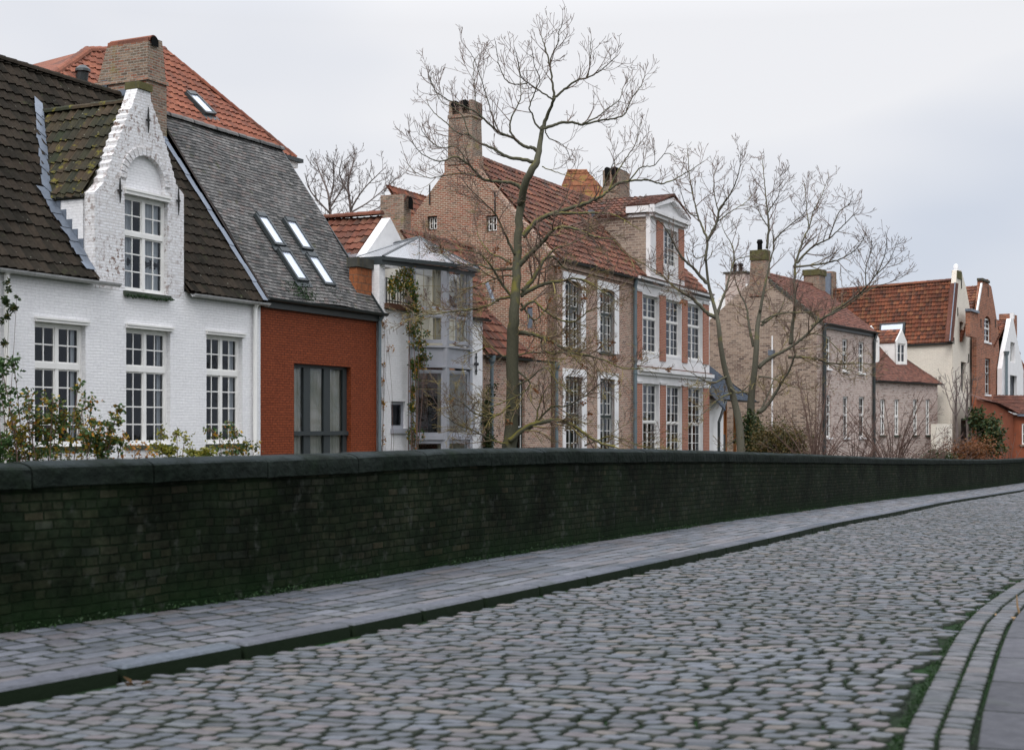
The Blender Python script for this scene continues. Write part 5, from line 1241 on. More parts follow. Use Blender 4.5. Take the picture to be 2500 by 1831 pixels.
# front wall continues to the right
wq = None
mb = MB(); ctr = Vector((sF, 0, 0)); dirf = Vector((.5, -.866, 0)).normalized()
def fw(u, z, n=0): return ctr+dirf*u+Vector((.866, .5, 0))*n+Vector((0, 0, z))
cdt_wall(mb, [(0, 0), (6, 0), (6, zR_), (0, zR_)], [[(.55, zR_-2.0), (2.1, zR_-2.0), (2.1, zR_-.6), (.55, zR_-.6)]], lambda u, z: tuple(fw(u, z)))
mb.build('front_wall', 'rust_wall', HS)
w = window(HS, .55, 2.1, zR_-2.0, zR_-.6, y=.05, cas=4, cols=1, secs=((1, 2),), ft=.07, mull=.06, mt=.03, sill=(.15, .12), sillmat='chimney_brick')
w.location = ctr; w.rotation_euler = (0, 0, math.atan2(dirf.y, dirf.x))
rT = Vector((0, .3, zL+.02)); 
mb = MB()
a = Vector((-.1, -.15, zL+.06)); b = Vector((PS(2432, 988)[0], -.2, PS(2432, 986)[1]+.05)); c = Vector((sF-.1, -.25, zR_+.06)); d = fw(6, zR_+.06, -.25)
e = Vector((PS(2455, 975)[0], 3.5, zL+.25))
U_ = (d-c).normalized(); 
tile_roof('roof', HS, 'tile_plain_red', c, U_, Vector((1.6, 1.9, zL-zR_+.1)), [[(0, 0), (6, 0), (6, 3.6), (.0, 3.6)]], tw=.25, th=.3, kind='far', amp=.03, lip=.03, seed=141)
ff = Vector((.866, .5, 0)); mb.poly([a, b, c, c+ff*3+Vector((0, 0, .3)), a+ff*3+Vector((0, 0, .5))]); mb.build('side_slope', 'tile_plain_red', HS)
mb = MB(); mb.prism([Vector((0, 0, 0)), Vector((0, -.16, 0)), Vector((0, -.16, -.14)), Vector((0, 0, -.14))], c-Vector((0, 0, .04)), d-Vector((0, 0, .04))); mb.build('gutter', 'lead', HS)
# =================================================================== CAMERA, LIGHT, SKY
cam = bpy.data.cameras.new('camera'); co = bpy.data.objects.new('camera', cam); link(co)
co.location = (0, 0, E); co.rotation_euler = (R(90), 0, 0)
cam.sensor_width = 36; cam.lens = 36*F/2500; cam.shift_y = (HY-915.5)/2500; cam.clip_end = 3000
cam.dof.use_dof = True; cam.dof.focus_distance = 44; cam.dof.aperture_fstop = 2.8
scn.camera = co
w = bpy.data.worlds.new('World'); scn.world = w; w.use_nodes = True; nt = w.node_tree
for n in list(nt.nodes): nt.nodes.remove(n)
def wn(t, **k):
    nd = nt.nodes.new(t)
    for a, b in k.items(): setattr(nd, a, b)
    return nd
SUN_EL, SUN_AZ = 48, 200      # azimuth measured clockwise from +Y: behind the camera, a little to the left
out = wn('ShaderNodeOutputWorld'); bg = wn('ShaderNodeBackground'); bg.inputs[1].default_value = .1
sky = wn('ShaderNodeTexSky', sky_type='NISHITA'); sky.sun_disc = False; sky.sun_elevation = R(SUN_EL); sky.sun_rotation = R(SUN_AZ)
tc = wn('ShaderNodeTexCoord'); sp = wn('ShaderNodeSeparateXYZ'); nt.links.new(tc.outputs['Generated'], sp.inputs[0])
nz = wn('ShaderNodeTexNoise'); nz.inputs['Scale'].default_value = 2.1; nz.inputs['Detail'].default_value = 3; nz.inputs['Roughness'].default_value = .45
mp = wn('ShaderNodeMapping'); mp.inputs['Scale'].default_value = (1, 1, 2.6); mp.inputs['Location'].default_value = (.35, .1, .6); nt.links.new(tc.outputs['Generated'], mp.inputs[0]); nt.links.new(mp.outputs[0], nz.inputs['Vector'])
cr = wn('ShaderNodeValToRGB'); nt.links.new(nz.outputs['Fac'], cr.inputs[0])
cr.color_ramp.elements[0].position = .38; cr.color_ramp.elements[0].color = (.65, .695, .79, 1)
cr.color_ramp.elements[1].position = .58; cr.color_ramp.elements[1].color = (.90, .90, .925, 1)
# overcast: brighter towards the zenith
el = wn('ShaderNodeMapRange'); nt.links.new(sp.outputs[2], el.inputs[0])
for i, v in ((1, .27), (2, 1.0), (3, 1.0), (4, 3.9)): el.inputs[i].default_value = v
mu = wn('ShaderNodeMix', data_type='RGBA', blend_type='MULTIPLY'); mu.inputs[0].default_value = 1
cb = wn('ShaderNodeCombineColor')
for i in range(3): nt.links.new(el.outputs[0], cb.inputs[i])
nt.links.new(cr.outputs[0], mu.inputs[6]); nt.links.new(cb.outputs[0], mu.inputs[7])
sc_ = wn('ShaderNodeMix', data_type='RGBA', blend_type='MULTIPLY'); sc_.inputs[0].default_value = 1; sc_.inputs[7].default_value = (10, 10, 10, 1)
nt.links.new(mu.outputs[2], sc_.inputs[6])
mx = wn('ShaderNodeMix', data_type='RGBA'); mx.inputs[0].default_value = .93
nt.links.new(sky.outputs[0], mx.inputs[6]); nt.links.new(sc_.outputs[2], mx.inputs[7]); nt.links.new(mx.outputs[2], bg.inputs[0]); nt.links.new(bg.outputs[0], out.inputs[0])
sl = bpy.data.lights.new('sun', 'SUN'); sl.energy = 1.5; sl.angle = R(24); sl.color = (1, .97, .93); so = bpy.data.objects.new('sun', sl); link(so)
az = R(SUN_AZ); v = Vector((math.sin(az)*math.cos(R(SUN_EL)), math.cos(az)*math.cos(R(SUN_EL)), math.sin(R(SUN_EL))))
so.rotation_euler = v.to_track_quat('Z', 'Y').to_euler(); so.location = (0, -10, 20)
scn.view_settings.view_transform = 'Standard'; scn.view_settings.look = 'None'; scn.view_settings.exposure = 0; scn.view_settings.gamma = 1
scn.cycles.use_denoising = True; scn.cycles.max_bounces = 6; scn.cycles.transparent_max_bounces = 8
scn.cycles.caustics_reflective = False; scn.cycles.caustics_refractive = False

# =================================================================== STREET GEOMETRY
# wall line: plan points (x, y) and pavement level z, from near left to far right
WP = [(-9.6, 4.2, -.10), (-6.2, 8.0, -.05), (-3.93, 11.0, -.027), (-2.73, 12.75, -.019), (-1.49, 14.87, -.012), (.12, 17.7, .0), (2.24, 22.4, -.086), (4.2, 27.2, -.20), (6.5, 32.3, -.332), (9.4, 39.2, -.52), (12.5, 46.4, -.723), (19.5, 61, -1.08), (27.5, 77, -1.377), (45, 108, -1.5), (70, 150, -1.5)]
def cr_pt(p0, p1, p2, p3, t):
    return tuple(.5*((2*b)+(-a+c)*t+(2*a-5*b+4*c-d)*t*t+(-a+3*b-3*c+d)*t**3) for a, b, c, d in zip(p0, p1, p2, p3))
dense = []
for i in range(len(WP)-1):
    p0 = WP[max(0, i-1)]; p3 = WP[min(len(WP)-1, i+2)]
    for k in range(16): dense.append(cr_pt(p0, WP[i], WP[i+1], p3, k/16))
dense.append(WP[-1])
for _ in range(30):
    dense = [dense[0]]+[tuple((a+2*b+c)/4 for a, b, c in zip(dense[i-1], dense[i], dense[i+1])) for i in range(1, len(dense)-1)]+[dense[-1]]
cum = [0.0]
for a, b in zip(dense, dense[1:]): cum.append(cum[-1]+math.hypot(b[0]-a[0], b[1]-a[1]))
nrmls = []
for i in range(len(dense)):
    a, b = dense[max(0, i-3)], dense[min(len(dense)-1, i+3)]; t = Vector((b[0]-a[0], b[1]-a[1])).normalized(); nrmls.append((t.y, -t.x))
import bisect
def SW(s, w, dz=0.0):
    """street coordinates: s metres along the wall, w metres from it towards the street"""
    i = min(max(bisect.bisect_right(cum, s)-1, 0), len(cum)-2); t = (s-cum[i])/(cum[i+1]-cum[i])
    a, b = dense[i], dense[i+1]; na, nb = nrmls[i], nrmls[i+1]
    nx, ny = na[0]+(nb[0]-na[0])*t, na[1]+(nb[1]-na[1])*t; l = math.hypot(nx, ny)
    return (a[0]+(b[0]-a[0])*t+nx/l*w, a[1]+(b[1]-a[1])*t+ny/l*w, a[2]+(b[2]-a[2])*t+dz)
SEND = cum[-1]
def s_at_y(y): return min(range(len(dense)), key=lambda i: abs(dense[i][1]-y))
WK = 1.80; KW = .27; KH = .064
def wk(s): return 1.72+.5*max(0, 1-s/12)      # pavement width
# ---- parapet wall
pw_ = thing('parapet_wall', 'long dark mossy brick parapet wall with rounded stone coping along the pavement', 'wall', (0, 0, 0))
s = NT('parapet_brick'); uv = s.uv(); o = s.obj()
wob = s.n('ShaderNodeTexNoise'); wob.inputs['Scale'].default_value = 1.7; wob.inputs['Detail'].default_value = 3; s.l(uv, wob.inputs['Vector'])
ad = s.n('ShaderNodeVectorMath', operation='MULTIPLY_ADD'); s.l(wob.outputs['Color'], ad.inputs[0]); ad.inputs[1].default_value = (.14, .055, 0); s.l(uv, ad.inputs[2])
b = s.n('ShaderNodeTexBrick'); s.l(ad.outputs[0], b.inputs['Vector']); b.offset = .5; b.offset_frequency = 2; b.squash = .6; b.squash_frequency = 3
for k, x in (('Scale', 1), ('Mortar Size', .010), ('Mortar Smooth', .5), ('Brick Width', .19), ('Row Height', .078)): b.inputs[k].default_value = x
b.inputs['Color1'].default_value = (0, 0, 0, 1); b.inputs['Color2'].default_value = (1, 1, 1, 1); b.inputs['Mortar'].default_value = (.3, .3, .3, 1)
bf = s.sep(b.outputs['Color'])[0]
c = s.ramp(bf, [(0, (.006, .010, .006)), (.35, (.009, .013, .008)), (.6, (.014, .016, .010)), (.8, (.022, .021, .013)), (.92, (.019, .023, .020)), (1, (.042, .033, .021))])
c = s.mix(.45, c, s.ramp(s.noise(o, 3.5, 6, .7, .6), [(.3, (.004, .009, .004)), (.5, (.012, .019, .009)), (.68, (.030, .034, .020)), (.8, (.060, .055, .036))]))
c = s.mix(s.math('MULTIPLY', b.outputs['Fac'], .7), c, (.005, .010, .004))
big = s.noise(o, .8, 5, .6); c = s.mix(.85, c, s.ramp(big, [(.36, .4), (.62, 1.5)]), 'MULTIPLY')
fin = s.noise(o, 11, 5, .65); c = s.mix(.8, c, s.ramp(fin, [(.3, .35), (.7, 1.3)]), 'MULTIPLY')
vz = s.sep(uv)[1]
low = s.math('ADD', vz, s.math('MULTIPLY', s.noise(o, 1.3, 4), .5))
c = s.mix(s.ramp(low, [(.22, .85), (.55, 0)]), c, (.006, .017, .005))
c = s.mix(s.ramp(s.noise(o, 2.4, 5, .6), [(.5, 0), (.7, .6)]), c, (.008, .016, .006))
pat = s.ramp(s.noise(o, 5, 4, .6), [(.60, 0), (.70, .5)]); c = s.mix(pat, c, (.045, .049, .042))
s.col(c); s.set(.95, .06)
h = s.math('MULTIPLY_ADD', b.outputs['Fac'], -1.0, s.math('MULTIPLY_ADD', fin, .6, s.math('MULTIPLY', bf, .5))); s.bump(h, .9, .025); M['parapet'] = s.m
mb = MB(); N = 420; WT = .42
HWALL = 1.3; CH = .18
ss = [SEND*.86*i/N for i in range(N+1)]
for i in range(N):
    a, b_ = ss[i], ss[i+1]
    for (z0, z1) in ((-.15, HWALL-CH+.01),):
        mb.quad(SW(a, 0, z0), SW(b_, 0, z0), SW(b_, 0, z1), SW(a, 0, z1), [(a, z0), (b_, z0), (b_, z1), (a, z1)])
    mb.quad(SW(b_, -WT, -.15)[:2]+(-4.6,), SW(a, -WT, -.15)[:2]+(-4.6,), SW(a, -WT, HWALL-CH+.01), SW(b_, -WT, HWALL-CH+.01), [(b_, -3), (a, -3), (a, 1.1), (b_, 1.1)])
mb.build('masonry', 'parapet', pw_)
s = NT('coping_stone'); o = s.obj(); big = s.noise(o, 1.1, 5, .65); fin = s.noise(o, 9, 5, .6)
g = s.n('ShaderNodeNewGeometry'); up = s.sep(g.outputs['Normal'])[2]
c = s.mix(s.ramp(big, [(.35, 0), (.65, 1)]), (.006, .010, .007), (.014, .019, .016)); c = s.mix(.7, c, s.ramp(fin, [(.3, .4), (.65, 1.2)]), 'MULTIPLY')
c = s.mix(s.ramp(s.math('MULTIPLY_ADD', up, .35, s.noise(o, 2.0, 5)), [(.74, 0), (.94, .7)]), c, (.028, .035, .038))  # upward faces coloured paler, a painted highlight along the coping top
c = s.mix(s.ramp(s.noise(o, 1.5, 5, .6), [(.58, 0), (.72, .5)]), c, (.010, .018, .008))
s.col(c); s.set(.9, .07); s.bump(s.math('ADD', fin, s.noise(o, 3, 4)), 1.0, .05); M['coping'] = s.m
mb = MB(); st = 0.0; rnd = random.Random(4)
while st < SEND*.85:
    L = rnd.uniform(1.15, 1.5); a0, a1 = st+.008, st+L-.008; n = 8 if st < 60 else 3
    ro = .035; lift = rnd.uniform(-.004, .004); prof = []
    # bullnose section: (w, z)
    for k in range(13):
        t = math.pi*k/12; prof.append((-WT/2+math.cos(t)*(WT/2+ro), HWALL-CH+.10+math.sin(t)**.8*(CH-.10)+lift if 0 < k < 12 else HWALL-CH+.08+lift))
    prof = [(ro, HWALL-CH-.02+lift)]+prof+[(-WT-ro, HWALL-CH-.02+lift)]
    m = len(prof); vs = []
    for i in range(n+1):
        q = a0+(a1-a0)*i/n; e = .006 if i in (0, n) else 0
        vs += [SW(q, w_-e*(1 if w_ > -WT/2 else -1), z_-e) for w_, z_ in prof]
    fs = [(i*m+k, i*m+k+1, (i+1)*m+k+1, (i+1)*m+k) for i in range(n) for k in range(m-1)]+[(i*m+m-1, i*m, (i+1)*m, (i+1)*m+m-1) for i in range(n)]+[tuple(range(m)), tuple(n*m+k for k in range(m-1, -1, -1))]
    mb.add(vs, fs); st += L
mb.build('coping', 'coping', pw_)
# ---- terrain sheets
s = NT('ground_soil'); o = s.obj(); c = s.mix(s.noise(o, .5, 6), (.035, .045, .02), (.07, .065, .04)); s.col(c); s.set(.95, .1); M['soil'] = s.m
mb = MB(); mb.quad((-900, -900, -4.7), (900, -900, -4.7), (900, 1500, -4.7), (-900, 1500, -4.7)); tag(mb.build('canal_bed', 'soil'), kind='structure')
s = NT('canal_water'); s.col((.02, .03, .022)); s.set(.06, .5); s.bump(s.noise(s.obj(), 1.2, 3), .12, .05); M['water'] = s.m
# far bank: polygon in front of the houses
bank = MB(); fl = [LA.O+LA.d*t-LA.b*4.0 for t in (-60, 5, 45, 62)]+[Vector((22, 78)), Vector((36, 92)), Vector((60, 118))]
back = [Vector((-400, 300)), Vector((-400, 900)), Vector((700, 900)), Vector((700, 300))]
fr_ = [(p.x, p.y, BASE) for p in fl]
mb = MB()
mb.poly(fr_+[(700, 400, BASE), (700, 1400, BASE), (-900, 1400, BASE), (-900, 0, BASE)])
tag(mb.build('far_bank', 'soil'), kind='structure')
mb = MB()
for a, b_ in zip(fr_, fr_[1:]): mb.quad((a[0], a[1], -4.7), (b_[0], b_[1], -4.7), b_, a)
q = mb.build('quay_wall', 'parapet'); tag(q, 'old brick quay wall holding the far bank above the canal water', 'quay wall')
mb = MB(); mb.quad((-300, -60, -3.3), (300, -60, -3.3), (300, 400, -3.3), (-300, 400, -3.3)); tag(mb.build('canal_water', 'water'), kind='structure')
# street bed under everything (mortar and moss between the setts)
s = NT('joint_soil'); o = s.obj()
c = s.mix(s.ramp(s.noise(o, .35, 4), [(.38, 0), (.58, 1)]), (.012, .015, .011), (.009, .030, .007)); c = s.mix(.8, c, s.ramp(s.noise(o, 20, 4), [(.3, .4), (.7, 1.4)]), 'MULTIPLY')
s.col(c); s.set(.95, .1); s.bump(s.noise(o, 30, 4), .6, .02); M['joint'] = s.m
mb = MB(); n = 170
sv = [SEND*i/n for i in range(n+1)]; wv_ = [-.15, 2.0, 5, 9, 14, 22, 60]
for i in range(n):
    for j in range(len(wv_)-1):
        dz = lambda w_: -KH-.024 if w_ > 1 else -KH-.024
        q = [SW(sv[i], wv_[j], dz(wv_[j])), SW(sv[i+1], wv_[j], dz(wv_[j])), SW(sv[i+1], wv_[j+1], dz(wv_[j+1])), SW(sv[i], wv_[j+1], dz(wv_[j+1]))]
        mb.quad(*q)
tag(mb.build('road_bed', 'joint'), kind='structure')
mb = MB(); mb.quad((-60, -80, -.30), (120, -80, -.30), (120, 5.5, -.30), (-12, 5.5, -.30)); tag(mb.build('near_ground', 'joint'), kind='structure')
# ---- stones
def stone_sheet(name, mat, stones, hb=-.03, inset=(.008, .03), dome=.012, smooth_=True):
    """many stones as one paved surface; each = (4 corners (x,y,z), value)"""
    V, Fc, C = [], [], []
    for (q, val, tilt) in stones:
        c = sum((Vector(p) for p in q), Vector())/4; o = len(V)
        def ring(ins, z):
            out = []
            for k in range(4):
                p = Vector(q[k]); a = Vector(q[k-1]); b = Vector(q[(k+1) % 4])
                ea = (a-p); eb = (b-p); la, lb_ = ea.length, eb.length; ea /= max(la, 1e-6); eb /= max(lb_, 1e-6)
                cc = min(.018, la*.2, lb_*.2)
                base = p+(ea+eb)*ins
                t = Vector((0, 0, z+tilt[0]*(base.x-c.x)+tilt[1]*(base.y-c.y)))
                out.append(base+ea*cc+t); out.append(base+eb*cc+t)
            return out
        r0 = ring(0, hb); r1 = ring(inset[0], dome*.25); r2 = ring(inset[1], dome)
        V += r0+r1+r2
        for a in (0, 8):
            for k in range(8): Fc.append((o+a+k, o+a+(k+1) % 8, o+a+8+(k+1) % 8, o+a+8+k))
        Fc.append(tuple(o+16+k for k in range(8)))
        C += [val]*24
    me = bpy.data.meshes.new(name); me.from_pydata([tuple(v) for v in V], [], Fc); me.update()
    at = me.attributes.new('stone', 'FLOAT_COLOR', 'POINT'); buf = []
    for v in C: buf += [v[0], v[1], v[2], 1]
    at.data.foreach_set('color', buf); me.polygons.foreach_set('use_smooth', [smooth_]*len(me.polygons))
    me.materials.append(M[mat]); o = bpy.data.objects.new(name, me); link(o); tag(o, kind='structure'); return o
def stone_mat(name, cols, rough=(.42, .75), spec=.35, dirt=.55, side=(.006, .012, .005)):
    s = NT(name); o = s.obj(); at = s.n('ShaderNodeAttribute'); at.attribute_name = 'stone'; x = s.sep(at.outputs['Vector'])
    c = s.ramp(x[0], [(i/(len(cols)-1), k) for i, k in enumerate(cols)])
    f = s.noise(o, 22, 5, .65); g = s.noise(o, 5, 4, .6)
    c = s.mix(dirt, c, s.ramp(f, [(.28, .5), (.62, 1.1)]), 'MULTIPLY'); c = s.mix(.4, c, s.ramp(g, [(.3, .6), (.65, 1.1)]), 'MULTIPLY')
    c = s.mix(.55, c, s.ramp(x[2], [(0, .6), (1, 1.2)]), 'MULTIPLY')
    c = s.mix(.5, c, s.ramp(s.noise(o, .55, 4), [(.35, .72), (.62, 1.1)]), 'MULTIPLY')
    c = s.mix(s.ramp(s.noise(o, 1.1, 5, .65), [(.55, 0), (.72, .45)]), c, (.035, .045, .032))
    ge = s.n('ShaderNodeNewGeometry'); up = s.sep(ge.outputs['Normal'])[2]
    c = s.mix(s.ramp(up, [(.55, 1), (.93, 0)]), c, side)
    s.col(c); s.set(s.ramp(s.noise(o, 9, 3), [(.3, rough[0]), (.7, rough[1])]), spec); s.bump(f, .35, .012); return s.m
M['setts'] = stone_mat('road_setts', [(.036, .043, .052), (.060, .069, .083), (.082, .092, .112), (.078, .076, .085), (.106, .090, .094), (.052, .065, .080), (.090, .097, .108), (.112, .094, .084)])
M['pavers'] = stone_mat('pavement_stones', [(.055, .062, .075), (.085, .094, .113), (.115, .12, .14), (.105, .095, .10), (.070, .080, .098)], dirt=.5)
M['kerbm'] = stone_mat('kerb_stones', [(.085, .098, .118), (.115, .122, .145), (.10, .105, .12)], dirt=.6, rough=(.7, .9), spec=.12)
rnd = random.Random(11)
def vis(p, m=1.28):
    return p[1] > 4.6 and abs(p[0]) < (p[1]*.357+.9)*m
RK = [(1.75, 5.3), (2.42, 7.5), (2.94, 8.85), (3.5, 10.3), (4.06, 11.7), (4.6, 12.85), (5.5, 14.6), (6.7, 16.8), (8.7, 20), (12, 24.5), (17, 30), (24, 36.5), (34, 44), (60, 60)]
def rk(y, off=0.0):
    for (a, b) in zip(RK, RK[1:]):
        if a[1] <= y <= b[1]: return a[0]+(b[0]-a[0])*(y-a[1])/(b[1]-a[1])-off
    return RK[0][0]-off if y < RK[0][1] else 99
# road setts: rows across the road
def SWk(s_, w_, dz=0.0):
    k = .26*max(0.0, min(1.0, 1-(s_-12)/26)); return SW(s_+k*(w_-2), w_, dz)
st = 0.0; stones = []; band_l = []
rowi = 0
while st < 108:
    pitch = .102*rnd.uniform(.92, 1.08); w_ = wk(st)+KW+.03+rnd.uniform(0, .12)
    if st > 46: pitch = .2
    wob = rnd.uniform(-.006, .006)
    while w_ < 24:
        L = rnd.uniform(.13, .215); 
        if st > 46: L *= 1.6
        p = SWk(st+pitch/2, w_+L/2)
        if not vis(p):
            if p[0] > (p[1]*.357+.9)*1.28 or p[1] < 4.6: break
            w_ += L; continue
        lim = rk(p[1], .37+L/2)
        if p[0] > lim: break
        gapc = rnd.uniform(.005, .020) if w_ < 5 else rnd.uniform(.007, .026); gr_ = rnd.uniform(.0015, .0045); skew_ = rnd.uniform(-.006, .006)
        crown = -.0
        dz = -KH+.0+rnd.uniform(-.006, .008)
        q = [SWk(st+gr_+wob+rnd.uniform(-.003, .003), w_+gapc, dz), SWk(st+gr_+wob+rnd.uniform(-.003, .003), w_+L-gapc, dz), SWk(st+pitch-gr_+wob, w_+L-gapc+skew_, dz), SWk(st+pitch-gr_+wob, w_+gapc+skew_, dz)]
        stones.append((q, (rnd.random(), rnd.random(), rnd.random()), (rnd.uniform(-.045, .045), rnd.uniform(-.045, .045))))
        w_ += L
    st += pitch; rowi += 1
stone_sheet('road', 'setts', stones, inset=(.003, .013), dome=.007)
# gutter rows and right-hand kerb follow the curve RK
def zr(x, y):
    i = min(range(0, len(dense), 2), key=lambda k: (dense[k][0]+nrmls[k][0]*6-x)**2+(dense[k][1]+nrmls[k][1]*6-y)**2); return dense[i][2]
def along(poly, step):
    out = []; carry = 0
    for a, b in zip(poly, poly[1:]):
        L = math.hypot(b[0]-a[0], b[1]-a[1]); t = carry
        while t < L: out.append((a[0]+(b[0]-a[0])*t/L, a[1]+(b[1]-a[1])*t/L)); t += step
        carry = t-L
    return out
rp_ = along(RK, .05); rn = []
for i in range(len(rp_)):
    a, b = rp_[max(0, i-14)], rp_[min(len(rp_)-1, i+14)]; t = Vector((b[0]-a[0], b[1]-a[1])).normalized(); rn.append((-t.y, t.x))
def RP(i, off, dz):
    i = min(i, len(rp_)-1); x, y = rp_[i][0]+rn[i][0]*off, rp_[i][1]+rn[i][1]*off; return (x, y, zr(rp_[i][0], rp_[i][1])-KH+dz)
gs = []; ks = []; ps = []
for (o0, o1, stp) in ((.02, .185, (2, 4)), (.193, .36, (2, 4))):
    i = 0
    while i < 520:
        k = rnd.randint(*stp); j = i+k
        q = [RP(i, o0, 0), RP(j, o0, 0), RP(j, o1, 0), RP(i, o1, 0)]
        q = [Vector(p) for p in q]; c = sum(q, Vector())/4; q = [tuple(c+(p-c)*.955) for p in q]
        gs.append((q, (rnd.random(), 0, rnd.random()), (rnd.uniform(-.05, .05), rnd.uniform(-.05, .05)))); i = j
M['gutter'] = stone_mat('gutter_setts', [(.040, .046, .052), (.062, .068, .078), (.080, .082, .092), (.088, .078, .078)], dirt=.6)
stone_sheet('gutter_setts', 'gutter', gs, inset=(.004, .016), dome=.008)
i = 0
while i < 520:
    j = i+20
    ks.append(([RP(i, -.30, .02), RP(j, -.30, .02), RP(j, .0, .02), RP(i, .0, .02)], (rnd.random(), 0, rnd.random()), (0, 0))); 
    for m_ in range(6):
        ps.append(([RP(i, -.31-.6*(m_+1), .02), RP(j, -.31-.6*(m_+1), .02), RP(j, -.31-.6*m_, .02), RP(i, -.31-.6*m_, .02)], (rnd.random(), 0, rnd.random()), (0, 0)))
    i = j
M['slab'] = stone_mat('smooth_slabs', [(.060, .062, .072), (.080, .080, .092), (.070, .072, .082)], dirt=.5, rough=(.6, .85), spec=.2)
stone_sheet('right_kerb', 'slab', ks, hb=-.15, inset=(.008, .022), dome=.004)
stone_sheet('right_pavement', 'slab', ps, hb=-.15, inset=(.004, .008), dome=.002)
# left pavement
ps = []; st = 0.0
nrow = 0
w_ = .03
rows = []
W0 = 1.72
edges = [0.03]
while edges[-1] < 2.6: edges.append(edges[-1]+rnd.uniform(.17, .21))
for r in range(len(edges)-1):
    st = rnd.uniform(0, .3)
    while st < 100:
        big_ = st > 11.5
        L = rnd.uniform(.22, .36) if not big_ else rnd.uniform(.35, .75)
        a, b_ = edges[r], edges[r+1]
        if a > wk(st)-.06: st += L; continue
        b_ = min(b_, wk(st)-.01)
        if vis(SW(st, a), 1.3) or st < 30:
            g = .011 if st < 14 else .007
            q = [SW(st+g, a+g), SW(st+g, b_-g), SW(st+L-g, b_-g), SW(st+L-g, a+g)]
            dz = rnd.uniform(-.003, .004); q = [(p[0], p[1], p[2]+dz-.006) for p in q]
            ps.append((q, (rnd.random(), 0, rnd.random()), (rnd.uniform(-.015, .015), rnd.uniform(-.015, .015))))
        st += L
stone_sheet('pavement', 'pavers', ps, hb=-.03, inset=(.004, .016), dome=.006)
ks = []; st = 0.0
while st < 105:
    L = rnd.uniform(.95, 1.15); n = 2
    for k in range(1):
        a, b_ = st+.006, st+L-.006
        ks.append(([SW(a, wk(a)+.005), SW(a, wk(a)+KW), SW(b_, wk(b_)+KW), SW(b_, wk(b_)+.005)], (rnd.random(), 0, rnd.random()), (0, 0)))
    st += L
stone_sheet('kerb', 'kerbm', ks, hb=-.22, inset=(.014, .040), dome=.020, smooth_=False)
mb = MB()
for i in range(n_ := 200):
    a, b_ = 105*i/n_, 105*(i+1)/n_
    mb.quad(SW(a, -.02, -.03), SW(b_, -.02, -.03), SW(b_, wk(b_)+.1, -.03), SW(a, wk(a)+.1, -.03))
tag(mb.build('pavement_bed', 'joint'), kind='structure')
# dirt and stones' dark kerb foot
# moss along the foot of the wall
mb = MB()
for k in range(16000):
    s_ = rnd.uniform(4, 60)**1.0; 
    if rnd.random() > .5+.5*math.sin(s_*1.7)*math.sin(s_*.53+1): continue
    w_ = abs(rnd.gauss(0, .06)); leaf_quads(mb, SW(s_, .01+w_, -.01+abs(rnd.gauss(0, .03))), rnd.uniform(.012, .03), rnd)
tag(mb.build('moss_strip', 'leaf_moss'), 'green moss and weeds growing along the foot of the parapet wall', 'moss', kind='stuff')
mb = MB()
for k in range(9000):   # weeds in the right gutter joint and among the setts on the right
    i = int(abs(rnd.gauss(0, 1))*150) % 420; t = rnd.random()
    off = .385+rnd.gauss(0, .018) if t < .7 else (.195+rnd.gauss(0, .008) if t < .8 else (.02+rnd.gauss(0, .012) if t < .85 else .48+abs(rnd.gauss(0, .6))))
    p = RP(i, off, -.012+rnd.uniform(0, .012)); leaf_quads(mb, p, rnd.uniform(.008, .018), rnd)
tag(mb.build('gutter_moss', 'leaf_moss'), 'bright green moss filling the joints beside the right kerb', 'moss', kind='stuff')
# fallen dry twig and leaf on the right kerb
def ground(x, y, z): 
    r = ((x-HX)/F, 1, (HY-y)/F); k = (z-E)/r[2]; return Vector((r[0]*k, k, z))
z_ = -.10
lt = thing('fallen_leaf', 'curled dry tan leaf stalk lying across the right kerb', 'leaf', ground(2440, 1508, z_))
lo = lt.location
mb = MB(); pts = [ground(x, y, z_+h)-lo for x, y, h in ((2398, 1495, .0), (2425, 1500, .012), (2455, 1510, .012), (2490, 1512, .015), (2520, 1502, .03))]
mb.tube(pts, [.010, .018, .021, .021, .016], 6); mb.build('stalk', 'leaf_tan', lt)
mb = MB(); pts = [ground(x, y, z_)-lo+Vector((0, 0, h)) for x, y, h in ((2490, 1508, .02), (2484, 1508, .10), (2482, 1508, .20))]
mb.tube(pts, [.010, .009, .004], 6)
mb.build('blade', 'leaf_tan', lt)
for (x, y) in ((338, 1682),):
    mb = MB()
    for k in range(3): leaf_quads(mb, (rnd.uniform(-.03, .03), rnd.uniform(-.03, .03), .02), .07, rnd)
    o = mb.build('fallen_leaf', 'leaf_tan'); o.location = ground(x, y, -.09)+Vector((0, 0, .01)); tag(o, 'small tan leaf on the setts at the foot of the near left kerb', 'leaf')
